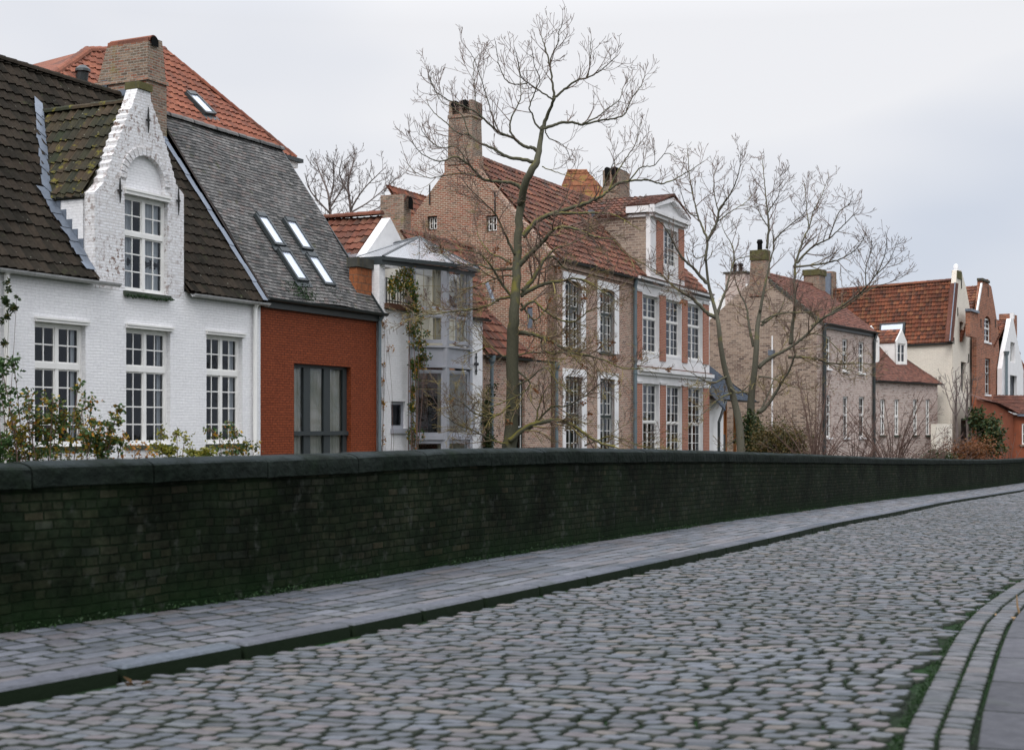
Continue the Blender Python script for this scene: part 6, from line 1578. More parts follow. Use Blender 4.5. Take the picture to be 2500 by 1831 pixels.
# =================================================================== TREES AND PLANTS
def c980(x, y): return (980+x/2.665, y/2.665)
def c1050(x, y): return (1050+x/2.708, 500+y/2.708)
def c1150(x, y): return (1150+x/3.177, 600+y/3.177)
def c700(x, y): return (700+x/3.004, 200+y/3.004)
def c1600(x, y): return (1600+x/3.305, 350+y/3.305)
def c1700(x, y): return (1700+x/2.898, 560+y/2.898)
def at(x, y, Z): return Vector(((x-HX)/F*Z, Z, E+(HY-y)/F*Z))
def smooth(pts, n=5):
    out = []
    for i in range(len(pts)-1):
        p0 = pts[max(0, i-1)]; p3 = pts[min(len(pts)-1, i+2)]
        for k in range(n): out.append(Vector(cr_pt(p0, pts[i], pts[i+1], p3, k/n)))
    out.append(Vector(pts[-1])); return out
class Tree:
    def __init__(s, Z, seed, density=1.0, tip=.0055, upward=.35, maxlen=1.7):
        s.Z = Z; s.r = random.Random(seed); s.trunk = MB(); s.crown = MB(); s.dens = density; s.tip = tip; s.up = upward; s.maxlen = maxlen; s.tips = []
    def limb(s, pts, r0, r1, dz=0.0, trunk=True, spawn=True, start=.12, sub=None, wob=.008):
        n = len(pts); P = []
        for i, p in enumerate(pts):
            t = i/(n-1); q = at(p[0], p[1], s.Z+dz*t*t+(p[2] if len(p) > 2 else 0)); P.append(q)
        S = smooth([tuple(p) for p in P], 6); m = len(S)
        S = [p+Vector((s.r.gauss(0, wob), s.r.gauss(0, wob), s.r.gauss(0, wob)))*(0 if i in (0, m-1) else 1) for i, p in enumerate(S)]
        rad = [r0+(r1-r0)*(i/(m-1))**.8 for i in range(m)]
        (s.trunk if trunk else s.crown).tube(S, rad, 9 if r0 > .08 else 6)
        if spawn: s.branches(S, rad, 1, start, sub)
        return S
    def branches(s, S, rad, lvl, start=.12, sub=None):
        L = sum((b-a).length for a, b in zip(S, S[1:])); step = {1: .36, 2: .24, 3: .19}[lvl]/s.dens
        pos = start*L+s.r.uniform(0, step); acc = 0; side = s.r.choice((-1, 1)); i = 0
        while i < len(S)-1:
            seg = (S[i+1]-S[i]).length
            while acc+seg > pos and pos < L:
                t = (pos-acc)/seg; p = S[i].lerp(S[i+1], t); r = rad[i]+(rad[i+1]-rad[i])*t; d = (S[i+1]-S[i]).normalized(); fr = pos/L
                base = {1: s.maxlen, 2: .72, 3: .30}[lvl]
                ln = (sub or base)*s.r.uniform(.45, 1.1)*(1.0-.45*fr)
                if lvl == 1: ln = min(ln, L*.55+.3)
                for sd in ((side,) if s.r.random() > .25 else (1, -1)):
                    a = s.r.uniform(.45, 1.05); ax = d.orthogonal().normalized(); ax = Matrix.Rotation(s.r.uniform(0, 6.283), 3, d) @ ax
                    dr = (Matrix.Rotation(a*sd, 3, ax) @ d)
                    s.grow(p, dr, ln, min(r*.62, {1: .032, 2: .014, 3: .009}[lvl]), lvl)
                side = -side; pos += step*s.r.uniform(.6, 1.5)
            acc += seg; i += 1
        if lvl < 3: s.grow(S[-1], (S[-1]-S[-2]).normalized(), .28*s.r.uniform(.7, 1.2), rad[-1]*.9, lvl+0 if lvl > 1 else 2)
    def grow(s, p, d, ln, r, lvl):
        n = max(3, int(ln/.12)); n = min(n, 9); P = [p.copy()]; rad = [r]; d = d.normalized()
        bend = Vector((s.r.gauss(0, .25), s.r.gauss(0, .25), s.up+s.r.gauss(0, .2)))
        for i in range(n):
            d = (d+bend*(1.6/n)*(.4+i/n)+Vector((s.r.gauss(0, .07), s.r.gauss(0, .07), s.r.gauss(0, .07)))).normalized()
            P.append(P[-1]+d*ln/n); rad.append(max(s.tip, r+(s.tip-r)*((i+1)/n)))
        s.crown.tube(P, rad, 5 if r > .02 else (4 if lvl < 2 else 3), cap=False); s.tips.append(P[-1])
        if lvl < 3 and ln > .22: s.branches(P, rad, lvl+1, .18)
    def finish(s, name, label, cat, bark='bark', twig='twig', group=None, keys=0):
        base = Vector(s.trunk.v[0]); base = Vector((base.x, base.y, BASE))
        t = thing(name, label, cat, base, 0, group)
        for mb_ in (s.trunk, s.crown): mb_.v = [tuple(Vector(v)-base) for v in mb_.v]
        if s.trunk.f: s.trunk.build('trunk', bark, t, smooth=True)
        s.crown.build('crown', twig, t, smooth=True)
        if keys:
            mb_ = MB()
            for k in range(keys):
                p = s.r.choice([q for q in s.tips if q.z < E+5.5])-base
                for j in range(s.r.randint(5, 16)): leaf_quads(mb_, p+Vector((s.r.gauss(0, .035), s.r.gauss(0, .035), -abs(s.r.gauss(0, .06)))), .10, s.r)
            tag(mb_.build('seed_clusters', 'leaf_brown', t), kind='stuff')
        return t
# ---- the tall ash in the middle
A = Tree(42.5, 5, 1.12, tip=.0065, maxlen=1.05, upward=.5)
tr = [(1238, 1215), (1243, 1110), (1248, 1040), (1252, 960), c1050(545, 900), c1050(553, 740), c1050(568, 560), c1050(572, 400), c1050(582, 200), c1050(597, 20), c980(785, 1300), c980(800, 1210), c980(838, 1120), c980(880, 1055), c980(898, 960), c980(915, 850), c980(935, 790), c980(965, 710), c980(992, 640)]
rads = [.27, .22, .20, .19, .178, .155, .138, .126, .12, .118, .115, .11, .108, .10, .08, .066, .057, .046, .04]
P = [at(x, y, A.Z+.3*math.sin(i*.9)) for i, (x, y) in enumerate(tr)]; S = smooth([tuple(p) for p in P], 4)
rr_ = []
for i in range(len(rads)-1):
    for k in range(4): rr_.append(rads[i]+(rads[i+1]-rads[i])*k/4)
rr_.append(rads[-1]); A.trunk.tube([p+Vector((A.r.gauss(0, .012), 0, 0)) for p in S], rr_, 14)
Lb = [
 ([(992, 640), (986, 560), (968, 440), (945, 350), (925, 280), (905, 230)], .042, .012, .8),
 ([(968, 440), (975, 370), (1015, 290), (1022, 230), (1044, 165), (1050, 120)], .024, .008, -.6),
 ([(992, 640), (1050, 592), (1135, 527), (1210, 508), (1290, 465), (1340, 425), (1400, 370)], .045, .010, -1.0),
 ([(1205, 508), (1225, 450), (1225, 350), (1235, 250)], .02, .008, -.3),
 ([(925, 840), (975, 822), (1050, 800), (1120, 800), (1180, 812), (1290, 785), (1390, 772), (1450, 745), (1500, 640), (1560, 560), (1588, 470)], .055, .010, 1.6),
 ([(1180, 805), (1270, 765), (1340, 710), (1420, 650), (1440, 580), (1490, 500)], .025, .008, 1.0),
 ([(915, 850), (870, 800), (850, 740), (830, 700), (870, 600), (900, 520), (870, 440), (850, 330)], .032, .009, -1.0),
 ([(985, 650), (920, 605), (850, 560), (780, 500), (760, 400), (740, 330)], .028, .009, -1.4),
 ([(820, 545), (700, 540), (640, 440), (620, 330), (610, 270)], .02, .008, -.8),
 ([(885, 985), (850, 962), (795, 952), (740, 905), (690, 885), (640, 865), (560, 800), (490, 735), (400, 690), (300, 650), (220, 590), (180, 500)], .060, .009, -2.0),
 ([(735, 895), (708, 855), (714, 780), (750, 700), (775, 630), (772, 540), (765, 430)], .034, .010, 1.0),
 ([(640, 865), (600, 780), (560, 650), (520, 520), (480, 400), (430, 320)], .022, .008, -.8),
 ([(560, 800), (490, 700), (475, 560), (470, 420), (500, 360)], .02, .008, 1.0),
 ([(875, 1060), (790, 1040), (700, 1025), (600, 968), (510, 930), (440, 880), (370, 868), (290, 800), (200, 720), (165, 650)], .062, .009, 2.0),
 ([(440, 880), (400, 760), (330, 700), (250, 650), (175, 480)], .022, .008, .6),
 ([(785, 1228), (740, 1200), (690, 1188), (610, 1182), (530, 1165), (480, 1115), (420, 1060), (350, 1020), (250, 1050), (130, 1000), (70, 920)], .070, .009, -2.0),
 ([(420, 1060), (360, 960), (250, 960), (170, 900), (130, 840)], .02, .008, -.6),
 ([(530, 1165), (430, 1130), (300, 1140), (190, 1160), (90, 1120), (40, 1060)], .026, .008, .8),
 ([(915, 1085), (1000, 1120), (1090, 1150), (1180, 1190)], .018, .008, -.8),
 ([(935, 850), (960, 900), (1030, 930), (1080, 980), (1100, 1040)], .022, .009, 1.0),
 ([(790, 1540), (830, 1490), (880, 1440), (960, 1398), (1060, 1368), (1180, 1330), (1280, 1290), (1350, 1240), (1410, 1195), (1480, 1180), (1600, 1172), (1690, 1195), (1790, 1160), (1880, 1110), (1970, 1050)], .085, .010, 2.4),
 ([(1350, 1240), (1400, 1130), (1450, 1050), (1520, 940), (1560, 800)], .03, .009, 1.4),
 ([(1480, 1180), (1560, 1090), (1640, 1080), (1720, 1000), (1790, 1030)], .024, .008, -1.0),
 ([(1280, 1290), (1330, 1180), (1380, 1060), (1440, 980)], .022, .008, -.6),
 ([(960, 1398), (1060, 1390), (1160, 1388), (1300, 1388), (1380, 1398), (1460, 1440), (1560, 1500)], .050, .010, -1.6),
]
A.dens = 1.0
for pts, r0, r1, dz in Lb: A.limb([c980(*p) for p in pts], r0, r1, dz)
Lc = [
 ([(590, 400), (640, 345), (690, 300), (745, 245), (800, 185), (870, 150), (960, 160), (1060, 200), (1140, 222), (1210, 228)], .090, .014, -2.4),
 ([(1210, 228), (1300, 330), (1420, 400), (1520, 470), (1640, 560)], .02, .008, -1),
 ([(600, 600), (660, 565), (740, 528), (820, 510), (900, 500), (960, 488), (1040, 510), (1120, 560), (1230, 640)], .075, .010, -2.0),
 ([(610, 575), (680, 490), (730, 410), (765, 355), (820, 350), (880, 410), (915, 440)], .085, .014, 1.5),
 ([(765, 355), (830, 290), (930, 260), (1040, 200)], .03, .01, 1.0),
 ([(585, 845), (640, 850), (720, 870), (800, 905), (880, 950), (960, 985), (1060, 1000), (1180, 1040), (1280, 1085), (1400, 1080)], .080, .010, -2.6),
 ([(740, 880), (740, 950), (800, 985), (870, 975), (960, 985)], .03, .012, -1.6),
 ([(555, 620), (500, 560), (440, 470), (400, 400), (330, 330), (240, 300), (120, 300), (20, 280)], .050, .009, -2.4),
 ([(540, 395), (470, 350), (400, 320), (330, 230), (300, 130)], .040, .009, 2.0),
 ([(550, 610), (470, 620), (400, 660), (300, 690), (180, 700), (60, 720), (-60, 730)], .045, .009, -2.0),
 ([(545, 420), (430, 430), (330, 400), (200, 390), (60, 330), (-60, 250)], .045, .009, 2.0),
 ([(560, 330), (520, 250), (480, 160), (430, 60), (340, -30), (240, -130)], .045, .009, -2.0),
 ([(575, 480), (480, 470), (360, 520), (240, 560), (120, 640)], .03, .008, 1.8),
 ([(600, 700), (680, 640), (760, 700), (850, 760), (960, 770), (1050, 700), (1120, 680)], .05, .010, -1.8),
 ([(600, 650), (680, 760), (740, 720), (800, 640), (870, 590)], .035, .010, 1.2),
 ([(560, 980), (480, 1000), (400, 940), (330, 960), (200, 1010)], .03, .008, -1.0),
 ([(575, 1000), (650, 980), (760, 975), (900, 965)], .03, .012, 1.0),
 ([(580, 1100), (660, 1180), (600, 1250), (500, 1300), (380, 1340), (300, 1300)], .035, .008, -1.0),
 ([(530, 1330), (420, 1400), (300, 1380), (200, 1300), (120, 1280)], .035, .009, -1.4),
 ([(560, 1200), (660, 1150), (760, 1080), (850, 1180), (960, 1250)], .03, .009, -1.2),
 ([(520, 1560), (600, 1500), (680, 1450), (760, 1435), (840, 1425), (900, 1440), (980, 1480), (1060, 1540), (1140, 1580), (1220, 1600)], .085, .03, -1.2),
 ([(640, 1500), (720, 1420), (800, 1340), (900, 1330), (1000, 1280), (1100, 1200), (1200, 1140)], .04, .009, -1.6),
 ([(500, 1580), (420, 1560), (300, 1500), (180, 1450), (100, 1400)], .035, .009, -1.0),
 ([(700, 1440), (720, 1330), (760, 1230), (800, 1180), (830, 1100)], .03, .009, .6),
 ([(1020, 1590), (1100, 1560), (1200, 1530), (1300, 1560), (1420, 1600), (1560, 1610)], .03, .01, -.5),
]
A.dens = 1.45; A.up = .2; A.maxlen = 1.4
for pts, r0, r1, dz in Lc: A.limb([c1050(*p) for p in pts], r0, r1, dz)
A.finish('ash_tree', 'tall bare ash tree with mossy dark trunk in front of the brick mansion', 'tree', keys=34)
# ---- second and third tree, right
B = Tree(60, 8, 1.0, tip=.0085, maxlen=1.35)
def trunkline(T, pts, rads, n=4, sides=12):
    P = [at(x, y, T.Z+.25*math.sin(i)) for i, (x, y) in enumerate(pts)]; S = smooth([tuple(p) for p in P], n); r = []
    for i in range(len(rads)-1): r += [rads[i]+(rads[i+1]-rads[i])*k/n for k in range(n)]
    r.append(rads[-1]); T.trunk.tube(S, r, sides)
trunkline(B, [c1700(320, 1700), c1700(305, 1400), c1700(260, 1180), c1700(205, 1000), c1700(172, 820), c1700(160, 700), c1700(146, 620), c1700(112, 490), c1700(85, 380), c1700(66, 200)], [.18, .16, .14, .115, .10, .09, .085, .07, .06, .045])
for pts, r0, r1, dz in [
 ([(400, 950), (420, 790), (385, 700), (345, 590), (315, 470), (285, 330), (270, 190), (258, 40)], .07, .012, 1.5),
 ([(420, 790), (455, 720), (495, 640), (515, 540), (560, 470), (610, 400), (650, 310), (680, 200), (692, 60)], .07, .012, -1.5),
 ([(495, 640), (570, 580), (660, 520), (740, 470), (790, 400)], .035, .010, 1.5),
 ([(345, 590), (270, 560), (230, 470), (200, 360)], .03, .01, -1.2),
 ([(490, 1400), (430, 1380), (370, 1320), (280, 1240), (190, 1190), (110, 1120), (50, 1060), (-40, 1000)], .10, .012, -2.0),
 ([(420, 1130), (370, 1080), (300, 1000), (230, 940), (170, 850), (120, 750), (60, 660), (0, 600)], .08, .012, -1.5),
 ([(500, 1380), (530, 1290), (570, 1180), (600, 1070), (640, 950), (720, 920), (790, 900)], .07, .012, 1.6),
 ([(640, 950), (620, 830), (560, 720), (530, 640)], .035, .01, 1.0),
 ([(410, 900), (330, 930), (300, 860), (340, 820)], .03, .01, -.6),
 ([(510, 560), (480, 430), (470, 300), (480, 230)], .03, .01, .8),
 ([(405, 960), (450, 900), (460, 860)], .02, .01, .3)]:
    B.limb([c1600(*p) for p in pts], r0, r1, dz)
for pts, r0, r1, dz in [([(215, 1040), (120, 1090), (40, 1060), (-60, 1000)], .05, .01, -1.5), ([(240, 1120), (300, 1160), (380, 1100), (460, 1080)], .04, .01, -1.2), ([(250, 1160), (160, 1200), (60, 1290), (-20, 1360)], .04, .01, -1.6)]:
    B.limb([c1700(*p) for p in pts], r0, r1, dz)
B.finish('slender_tree', 'slender bare tree leaning left beside the painted white house bays', 'tree', bark='bark2')
C = Tree(62, 9, .98, tip=.0085, maxlen=1.45)
trunkline(C, [c1700(385, 1750), c1700(390, 1500), c1700(385, 1300), c1700(392, 1150), c1700(412, 1000), c1700(425, 840), c1700(432, 700), c1700(450, 580)], [.25, .22, .18, .15, .13, .12, .10, .08])
for pts, r0, r1, dz in [
 ([(450, 580), (480, 430), (500, 330), (520, 240), (545, 130), (540, 0)], .075, .02, .5),
 ([(440, 980), (500, 925), (560, 890), (620, 860), (700, 810), (790, 735), (880, 640), (980, 590), (1080, 530), (1180, 450), (1260, 380)], .10, .014, -2.5),
 ([(405, 830), (380, 720), (365, 620), (345, 520), (300, 440), (270, 330), (240, 180)], .07, .012, 2.0),
 ([(432, 1290), (480, 1270), (540, 1190), (600, 1090), (660, 990), (700, 880)], .10, .03, -1.4),
 ([(700, 880), (680, 760), (690, 620), (700, 480), (720, 380)], .06, .012, -1.0),
 ([(460, 680), (540, 620), (600, 560), (640, 430)], .06, .012, 2.0),
 ([(460, 660), (520, 620), (640, 590), (760, 590), (900, 570)], .05, .01, -2),
 ([(650, 905), (760, 905), (860, 920), (940, 945), (1060, 950), (1180, 950), (1290, 955)], .07, .012, -3.0),
 ([(860, 920), (960, 960), (1100, 1000), (1220, 1040)], .03, .01, -1.0),
 ([(790, 735), (900, 760), (1000, 850), (1060, 940)], .03, .01, -1.5),
 ([(400, 1340), (470, 1250), (520, 1140), (560, 1050), (640, 1000)], .06, .012, 1.2),
 ([(390, 1380), (330, 1440), (260, 1500), (180, 1560)], .05, .012, -1.0),
 ([(380, 1160), (300, 1150), (220, 1170), (150, 1210)], .04, .012, -1.0),
 ([(440, 1040), (560, 1060), (680, 1110), (820, 1140)], .04, .01, -2)]:
    C.limb([c1700(*p) for p in pts], r0, r1, dz)
for pts, r0, r1, dz in [
 ([(900, 850), (915, 680), (905, 560), (890, 420), (880, 300), (860, 120)], .06, .012, 1.0),
 ([(915, 680), (860, 600), (815, 480), (810, 350)], .03, .01, 1.0),
 ([(905, 560), (960, 480), (1000, 400), (1005, 250)], .03, .01, -1.0),
 ([(950, 800), (1000, 740), (1100, 650), (1200, 570), (1230, 480)], .04, .01, -2.0),
 ([(1120, 1000), (1160, 880), (1200, 760), (1240, 680), (1280, 540), (1340, 430), (1400, 260)], .06, .012, 2.0),
 ([(1240, 680), (1220, 520), (1200, 320)], .03, .01, 1.0),
 ([(1140, 970), (1200, 900), (1280, 830), (1400, 770), (1500, 680), (1580, 600), (1630, 560)], .06, .012, -2.0),
 ([(1400, 770), (1480, 560), (1560, 500), (1590, 420)], .03, .01, -1.0),
 ([(1120, 1000), (1300, 980), (1450, 950), (1560, 900), (1650, 820), (1700, 720)], .05, .012, -2.5),
 ([(1090, 1620), (1110, 1450), (1130, 1280), (1120, 1100), (1130, 980)], .09, .05, .8),
 ([(1260, 1480), (1420, 1370), (1540, 1290), (1640, 1220), (1700, 1160), (1780, 1060), (1850, 900), (1870, 720)], .07, .012, -3.0),
 ([(1700, 1160), (1700, 1000), (1745, 860), (1745, 780)], .03, .01, -1.0),
 ([(1780, 1060), (1880, 960), (1950, 800)], .03, .01, -1.0),
 ([(1640, 1220), (1780, 1160), (1900, 1120), (2000, 1075)], .03, .01, -1.0)]:
    C.limb([c1600(*p) for p in pts], r0, r1, dz)
C.finish('spreading_tree', 'wide spreading bare tree with ivy clad foot before the pale pink house', 'tree', bark='bark2')
# ivy on its foot
rnd = random.Random(77)
def plant(name, label, cat, mat, loc, blobs, n, size, stems=0, stem_h=1.5, stem_r=.012, group=None, leafname='foliage', stuff=False, stemmat='shrub_twig'):
    """a leafy plant: leaves fill uneven clumps (centre, radii), stems rise from the base"""
    t = thing(name, label, cat, loc, 0, group); mb = MB(); lo = Vector(loc)
    tot = sum(b[1][0]*b[1][1]*b[1][2] for b in blobs)
    for c, r in blobs:
        k = int(n*r[0]*r[1]*r[2]/tot)+4
        sub = [Vector((rnd.gauss(0, .45), rnd.gauss(0, .45), rnd.gauss(0, .45))) for _ in range(max(3, k//28))]
        for _ in range(k):
            a = rnd.choice(sub)+Vector((rnd.gauss(0, .22), rnd.gauss(0, .22), rnd.gauss(0, .22)))
            leaf_quads(mb, Vector(c)+Vector((a.x*r[0], a.y*r[1], a.z*r[2]))-lo, size, rnd)
    mb.build(leafname, mat, t)
    if stems:
        sm = MB()
        for k in range(stems):
            c, r = rnd.choice(blobs); tgt = Vector(c)+Vector((rnd.gauss(0, .4)*r[0], rnd.gauss(0, .4)*r[1], rnd.gauss(.2, .4)*r[2]))-lo
            st_ = Vector((rnd.gauss(0, .12), rnd.gauss(0, .12), 0)); mid = st_.lerp(tgt, .55)+Vector((rnd.gauss(0, .15), rnd.gauss(0, .1), rnd.uniform(.0, .3)))
            sm.tube(smooth([tuple(st_), tuple(mid), tuple(tgt)], 4), [stem_r*(1-.7*i/8) for i in range(9)], 4)
        sm.build('stem', stemmat, t)
    return t
def pb(x, y, Z, rx, rz, ry=None): return (at(x, y, Z), (rx/F*Z, (ry if ry is not None else rx)/F*Z, rz/F*Z))
iv = at(1832, 1100, 61.2); iv.z = BASE
plant('ivy', 'dark green ivy wrapped round the foot of the spreading tree', 'ivy', 'leaf_dark', iv, [pb(1828, 1060, 61.2, 26, 45), pb(1822, 1030, 61.3, 16, 30), pb(1845, 1085, 61.2, 26, 40)], 2200, .13)
hb_ = at(1905, 1090, 58); hb_.z = BASE
plant('hedge_bush', 'rounded olive green hedge bush beside the ivy clad tree', 'bush', 'leaf_hedge', hb_, [pb(1905, 1085, 58, 62, 42, 60), pb(1880, 1075, 58, 40, 36, 40), pb(1935, 1080, 58, 34, 30, 34)], 9000, .09, stems=8)
# autumn plants along the white house
def base_at(x, Z): p = at(x, 1100, Z); p.z = BASE; return p
def rose(name, label, bx_, Z, canes, mat, size=.085, r=.012, per=34, fill=None, nfill=0, group=None):
    """a loose shrub: arching canes, each leafed along its upper part, plus denser clumps low down"""
    lo = base_at(bx_, Z); t = thing(name, label, 'shrub', lo, 0, group); sm = MB(); lf = MB()
    for (x0, x1, y1, dens_) in canes:
        a = at(x0, 1120, Z+rnd.uniform(-.3, .3)); a.z = BASE; b_ = at(x1, y1, Z+rnd.uniform(-.4, .3)); mid = a.lerp(b_, .6)+Vector((-(b_.x-a.x)*.25+rnd.gauss(0, .05), 0, .10))
        S = smooth([tuple(a-lo), tuple(mid-lo), tuple(b_-lo), tuple(b_-lo+Vector(((b_.x-a.x)*.12+rnd.gauss(0, .06), rnd.gauss(0, .06), rnd.uniform(-.12, .05))))], 8); n = len(S)
        sm.tube(S, [r*(1-.75*i/(n-1)) for i in range(n)], 4)
        for k in range(int(per*dens_)):
            i = min(n-2, int((.25+.75*rnd.random()**.8)*(n-1))); p = S[i].lerp(S[i+1], rnd.random()); sp_ = .11*(1.25-i/n)
            tw = p+Vector((rnd.gauss(0, sp_), rnd.gauss(0, sp_), rnd.gauss(0, sp_)))
            if rnd.random() < .4: sm.tube([p, tw], .004, 3)
            for _ in range(3): leaf_quads(lf, tw+Vector((rnd.gauss(0, .03), rnd.gauss(0, .03), rnd.gauss(0, .03))), size, rnd)
    tot = sum(c_[1][0]*c_[1][2] for c_ in (fill or [])) or 1
    for c, r_ in (fill or []):
        k = int(nfill*r_[0]*r_[2]/tot); sub = [Vector((rnd.gauss(0, .5), rnd.gauss(0, .5), rnd.gauss(0, .5))) for _ in range(max(4, k//22))]
        for _ in range(k):
            a = rnd.choice(sub)+Vector((rnd.gauss(0, .2), rnd.gauss(0, .2), rnd.gauss(0, .2))); leaf_quads(lf, Vector(c)+Vector((a.x*r_[0], a.y*r_[1], a.z*r_[2]))-lo, size, rnd)
    lf.build('foliage', mat, t); sm.build('stem', 'shrub_twig', t); return t
rose('autumn_rose', 'big green and yellow climbing rose bush under the leftmost ground floor window', 110, 27.2,
 [(80, 70, 965, 1.2), (90, 78, 985, 1), (100, 60, 1000, 1), (110, 112, 978, 1.2), (120, 128, 985, 1.2), (130, 140, 1000, 1), (150, 190, 945, 1.3), (160, 205, 985, 1.3), (170, 225, 990, 1), (140, 160, 1020, 1), (120, 95, 1020, 1.2), (175, 235, 1035, 1.2), (60, 30, 1010, 1)], 'leaf_mix', fill=[pb(80, 1060, 27.2, 40, 32, 25), pb(120, 1030, 27.2, 40, 32, 20), pb(100, 1100, 27.2, 80, 34, 30), pb(200, 1060, 27.2, 26, 34), pb(185, 1015, 27.3, 16, 26), pb(20, 1090, 27.1, 40, 30)], nfill=1500, per=22)
rose('tall_rose_cane', 'long arching rose cane with green leaves at the left edge', 8, 26.8, [(62, 6, 905, 2.2), (55, 34, 893, 1.4), (40, 2, 960, 1.5), (20, -14, 940, 1.2)], 'leaf_green', fill=[pb(5, 1095, 26.8, 30, 28)], nfill=300, per=30)
rose('yellow_rose', 'low bright yellow leaved shrub at the foot of the left corner', 42, 26.9, [(60, 22, 1000, 1), (60, 36, 1030, 1.2), (70, 55, 1055, 1)], 'leaf_yellow', fill=[pb(48, 1075, 26.9, 16, 18)], nfill=60, per=18)
rose('green_rose', 'dark green rose bush with a few orange leaves between left and middle windows', 245, 28, [(240, 285, 1005, 1.5), (250, 280, 1030, 1.2), (230, 200, 1010, 1), (240, 222, 1035, 1.2), (250, 262, 1045, 1.2), (255, 298, 1075, 1)], 'leaf_mix', fill=[pb(225, 1070, 28, 24, 34), pb(250, 1095, 28, 40, 30, 25), pb(265, 1070, 28, 20, 22)], nfill=800, per=24)
rose('amber_shrub', 'sparse amber leaved shrub right of the dark green rose', 320, 28.6, [(310, 300, 1060, .5), (320, 345, 1090, .6), (320, 330, 1095, .6), (310, 360, 1108, .5), (300, 285, 1075, .5)], 'leaf_amber', size=.075, per=20)
rose('lime_shrub', 'lime green shrub in front of the middle ground floor window edge', 410, 30, [(405, 392, 1062, 1), (410, 432, 1062, 1), (412, 450, 1080, .8), (400, 380, 1095, .8)], 'leaf_lime', fill=[pb(405, 1100, 30, 26, 16, 20)], nfill=300, size=.08, per=26)
rose('low_lime_shrub', 'low clipped yellow green shrub between middle and right windows', 490, 30.5, [(480, 470, 1095, .5), (495, 505, 1092, .6)], 'leaf_lime', fill=[pb(488, 1108, 30.5, 30, 12, 25)], nfill=600, size=.07, per=12)
rose('window_rose', 'green rose with yellowing leaves below the right ground floor window', 560, 31, [(550, 515, 1045, .9), (555, 560, 1050, 1.2), (560, 575, 1062, 1), (570, 605, 1085, 1), (580, 625, 1092, 1), (555, 535, 1070, .8)], 'leaf_mix', fill=[pb(560, 1100, 31, 36, 14)], nfill=260, size=.08, per=24)
# ivy sprig by the left drainpipe
plant('wall_ivy', 'thin dark ivy climbing the white wall beside the left drainpipe', 'ivy', 'leaf_dark', base_at(14, 27.9), [pb(17, 690, 27.9, 5, 16), pb(15, 740, 27.9, 6, 20), pb(33, 745, 27.9, 8, 14), pb(22, 770, 27.9, 6, 14), pb(42, 725, 27.9, 4, 10), pb(14, 838, 27.9, 6, 10), pb(4, 780, 27.9, 5, 8)], 420, .075, stems=3, stem_r=.01)
# climber on the bay house
def fpt(f, x, y, d): s_, z_ = f.front(x, y, d); w_ = f.O+f.d*s_+f.b*d; return Vector((w_.x, w_.y, z_+f.base))
def fb(f, x, y, d, rx, rz, ry=6):
    p = fpt(f, x, y, d); Zd = p.y; return (p, (rx/F*Zd, ry/F*Zd, rz/F*Zd))
cb_ = fpt(f4, 1005, 1100, -.35); cb_.z = BASE
plant('climbing_rose', 'leafy green climber rising beside the grey bay to the loggia railing', 'climber', 'leaf_mix', cb_,
 [fb(f4, 975, 690, -.2, 26, 26), fb(f4, 995, 680, -.3, 20, 26), fb(f4, 1008, 710, -.4, 22, 28), fb(f4, 955, 700, -.15, 12, 24), fb(f4, 1012, 750, -.45, 16, 30), fb(f4, 1005, 800, -.4, 20, 24), fb(f4, 1025, 835, -.6, 18, 26), fb(f4, 1030, 880, -.6, 20, 24), fb(f4, 1012, 900, -.4, 14, 30), fb(f4, 1008, 950, -.35, 9, 30), fb(f4, 1006, 1000, -.35, 9, 28), fb(f4, 1010, 1060, -.35, 12, 40)], 4200, .075, stems=8, stem_r=.02)
cb2 = fpt(f4, 934, 1100, -.08); cb2.z = BASE
plant('amber_creeper', 'thin creeper with scattered amber leaves on the white wall by the grey drainpipe', 'climber', 'leaf_amber', cb2,
 [fb(f4, 938, 800, -.05, 14, 22, 2), fb(f4, 950, 850, -.05, 14, 22, 2), fb(f4, 938, 880, -.05, 10, 18, 2), fb(f4, 935, 990, -.05, 10, 24, 2), fb(f4, 938, 1060, -.05, 10, 26, 2), fb(f4, 932, 930, -.05, 6, 26, 2)], 330, .06, stems=9, stem_r=.008)
iv2 = fpt(f7, 1205, 1100, -.3); iv2.z = BASE
plant('pipe_ivy', 'dark ivy smothering the drainpipe between the bay house and the wing', 'ivy', 'leaf_dark', iv2, [fb(f7, 1190, 1020, -.15, 12, 60, 8), fb(f7, 1200, 960, -.1, 12, 26, 6), fb(f7, 1192, 1080, -.2, 16, 30, 8)], 1500, .08, stems=3)
# ---- bare shrubs on the right
def bare_shrub(name, label, x, Z, spread, h, n, seed, lean=0, tip=.008, r0=.03, dens=.55):
    T = Tree(Z, seed, dens, tip=tip, upward=.18, maxlen=1.1); b = base_at(x, Z)
    for k in range(n):
        a = (k+.5)/n*2-1+T.r.uniform(-.15, .15); ay = T.r.uniform(-1, 1)
        tip_ = b+Vector((a*spread+lean, ay*spread*.7, h*T.r.uniform(.72, 1.05)*(1-.35*a*a))); mid = b.lerp(tip_, .45)+Vector((-a*spread*.18, -ay*spread*.1, h*.06))
        S = smooth([tuple(b+Vector((T.r.gauss(0, .1), T.r.gauss(0, .1), 0))), tuple(mid), tuple(tip_)], 5); rad = [r0*(1-.75*i/(len(S)-1)) for i in range(len(S))]
        T.crown.tube(S, rad, 5); T.branches(S, rad, 2, .3)
    t = thing(name, label, 'shrub', b, 0, 'bare shrubs along the far bank')
    T.crown.v = [tuple(Vector(v)-b) for v in T.crown.v]; T.crown.build('branches', 'shrub_twig', t, smooth=True); return t
bare_shrub('bare_shrub', 'dense bare twiggy bush under the narrow pink house windows', 1990, 55, 2.0, 5.2, 20, 31, dens=.9)
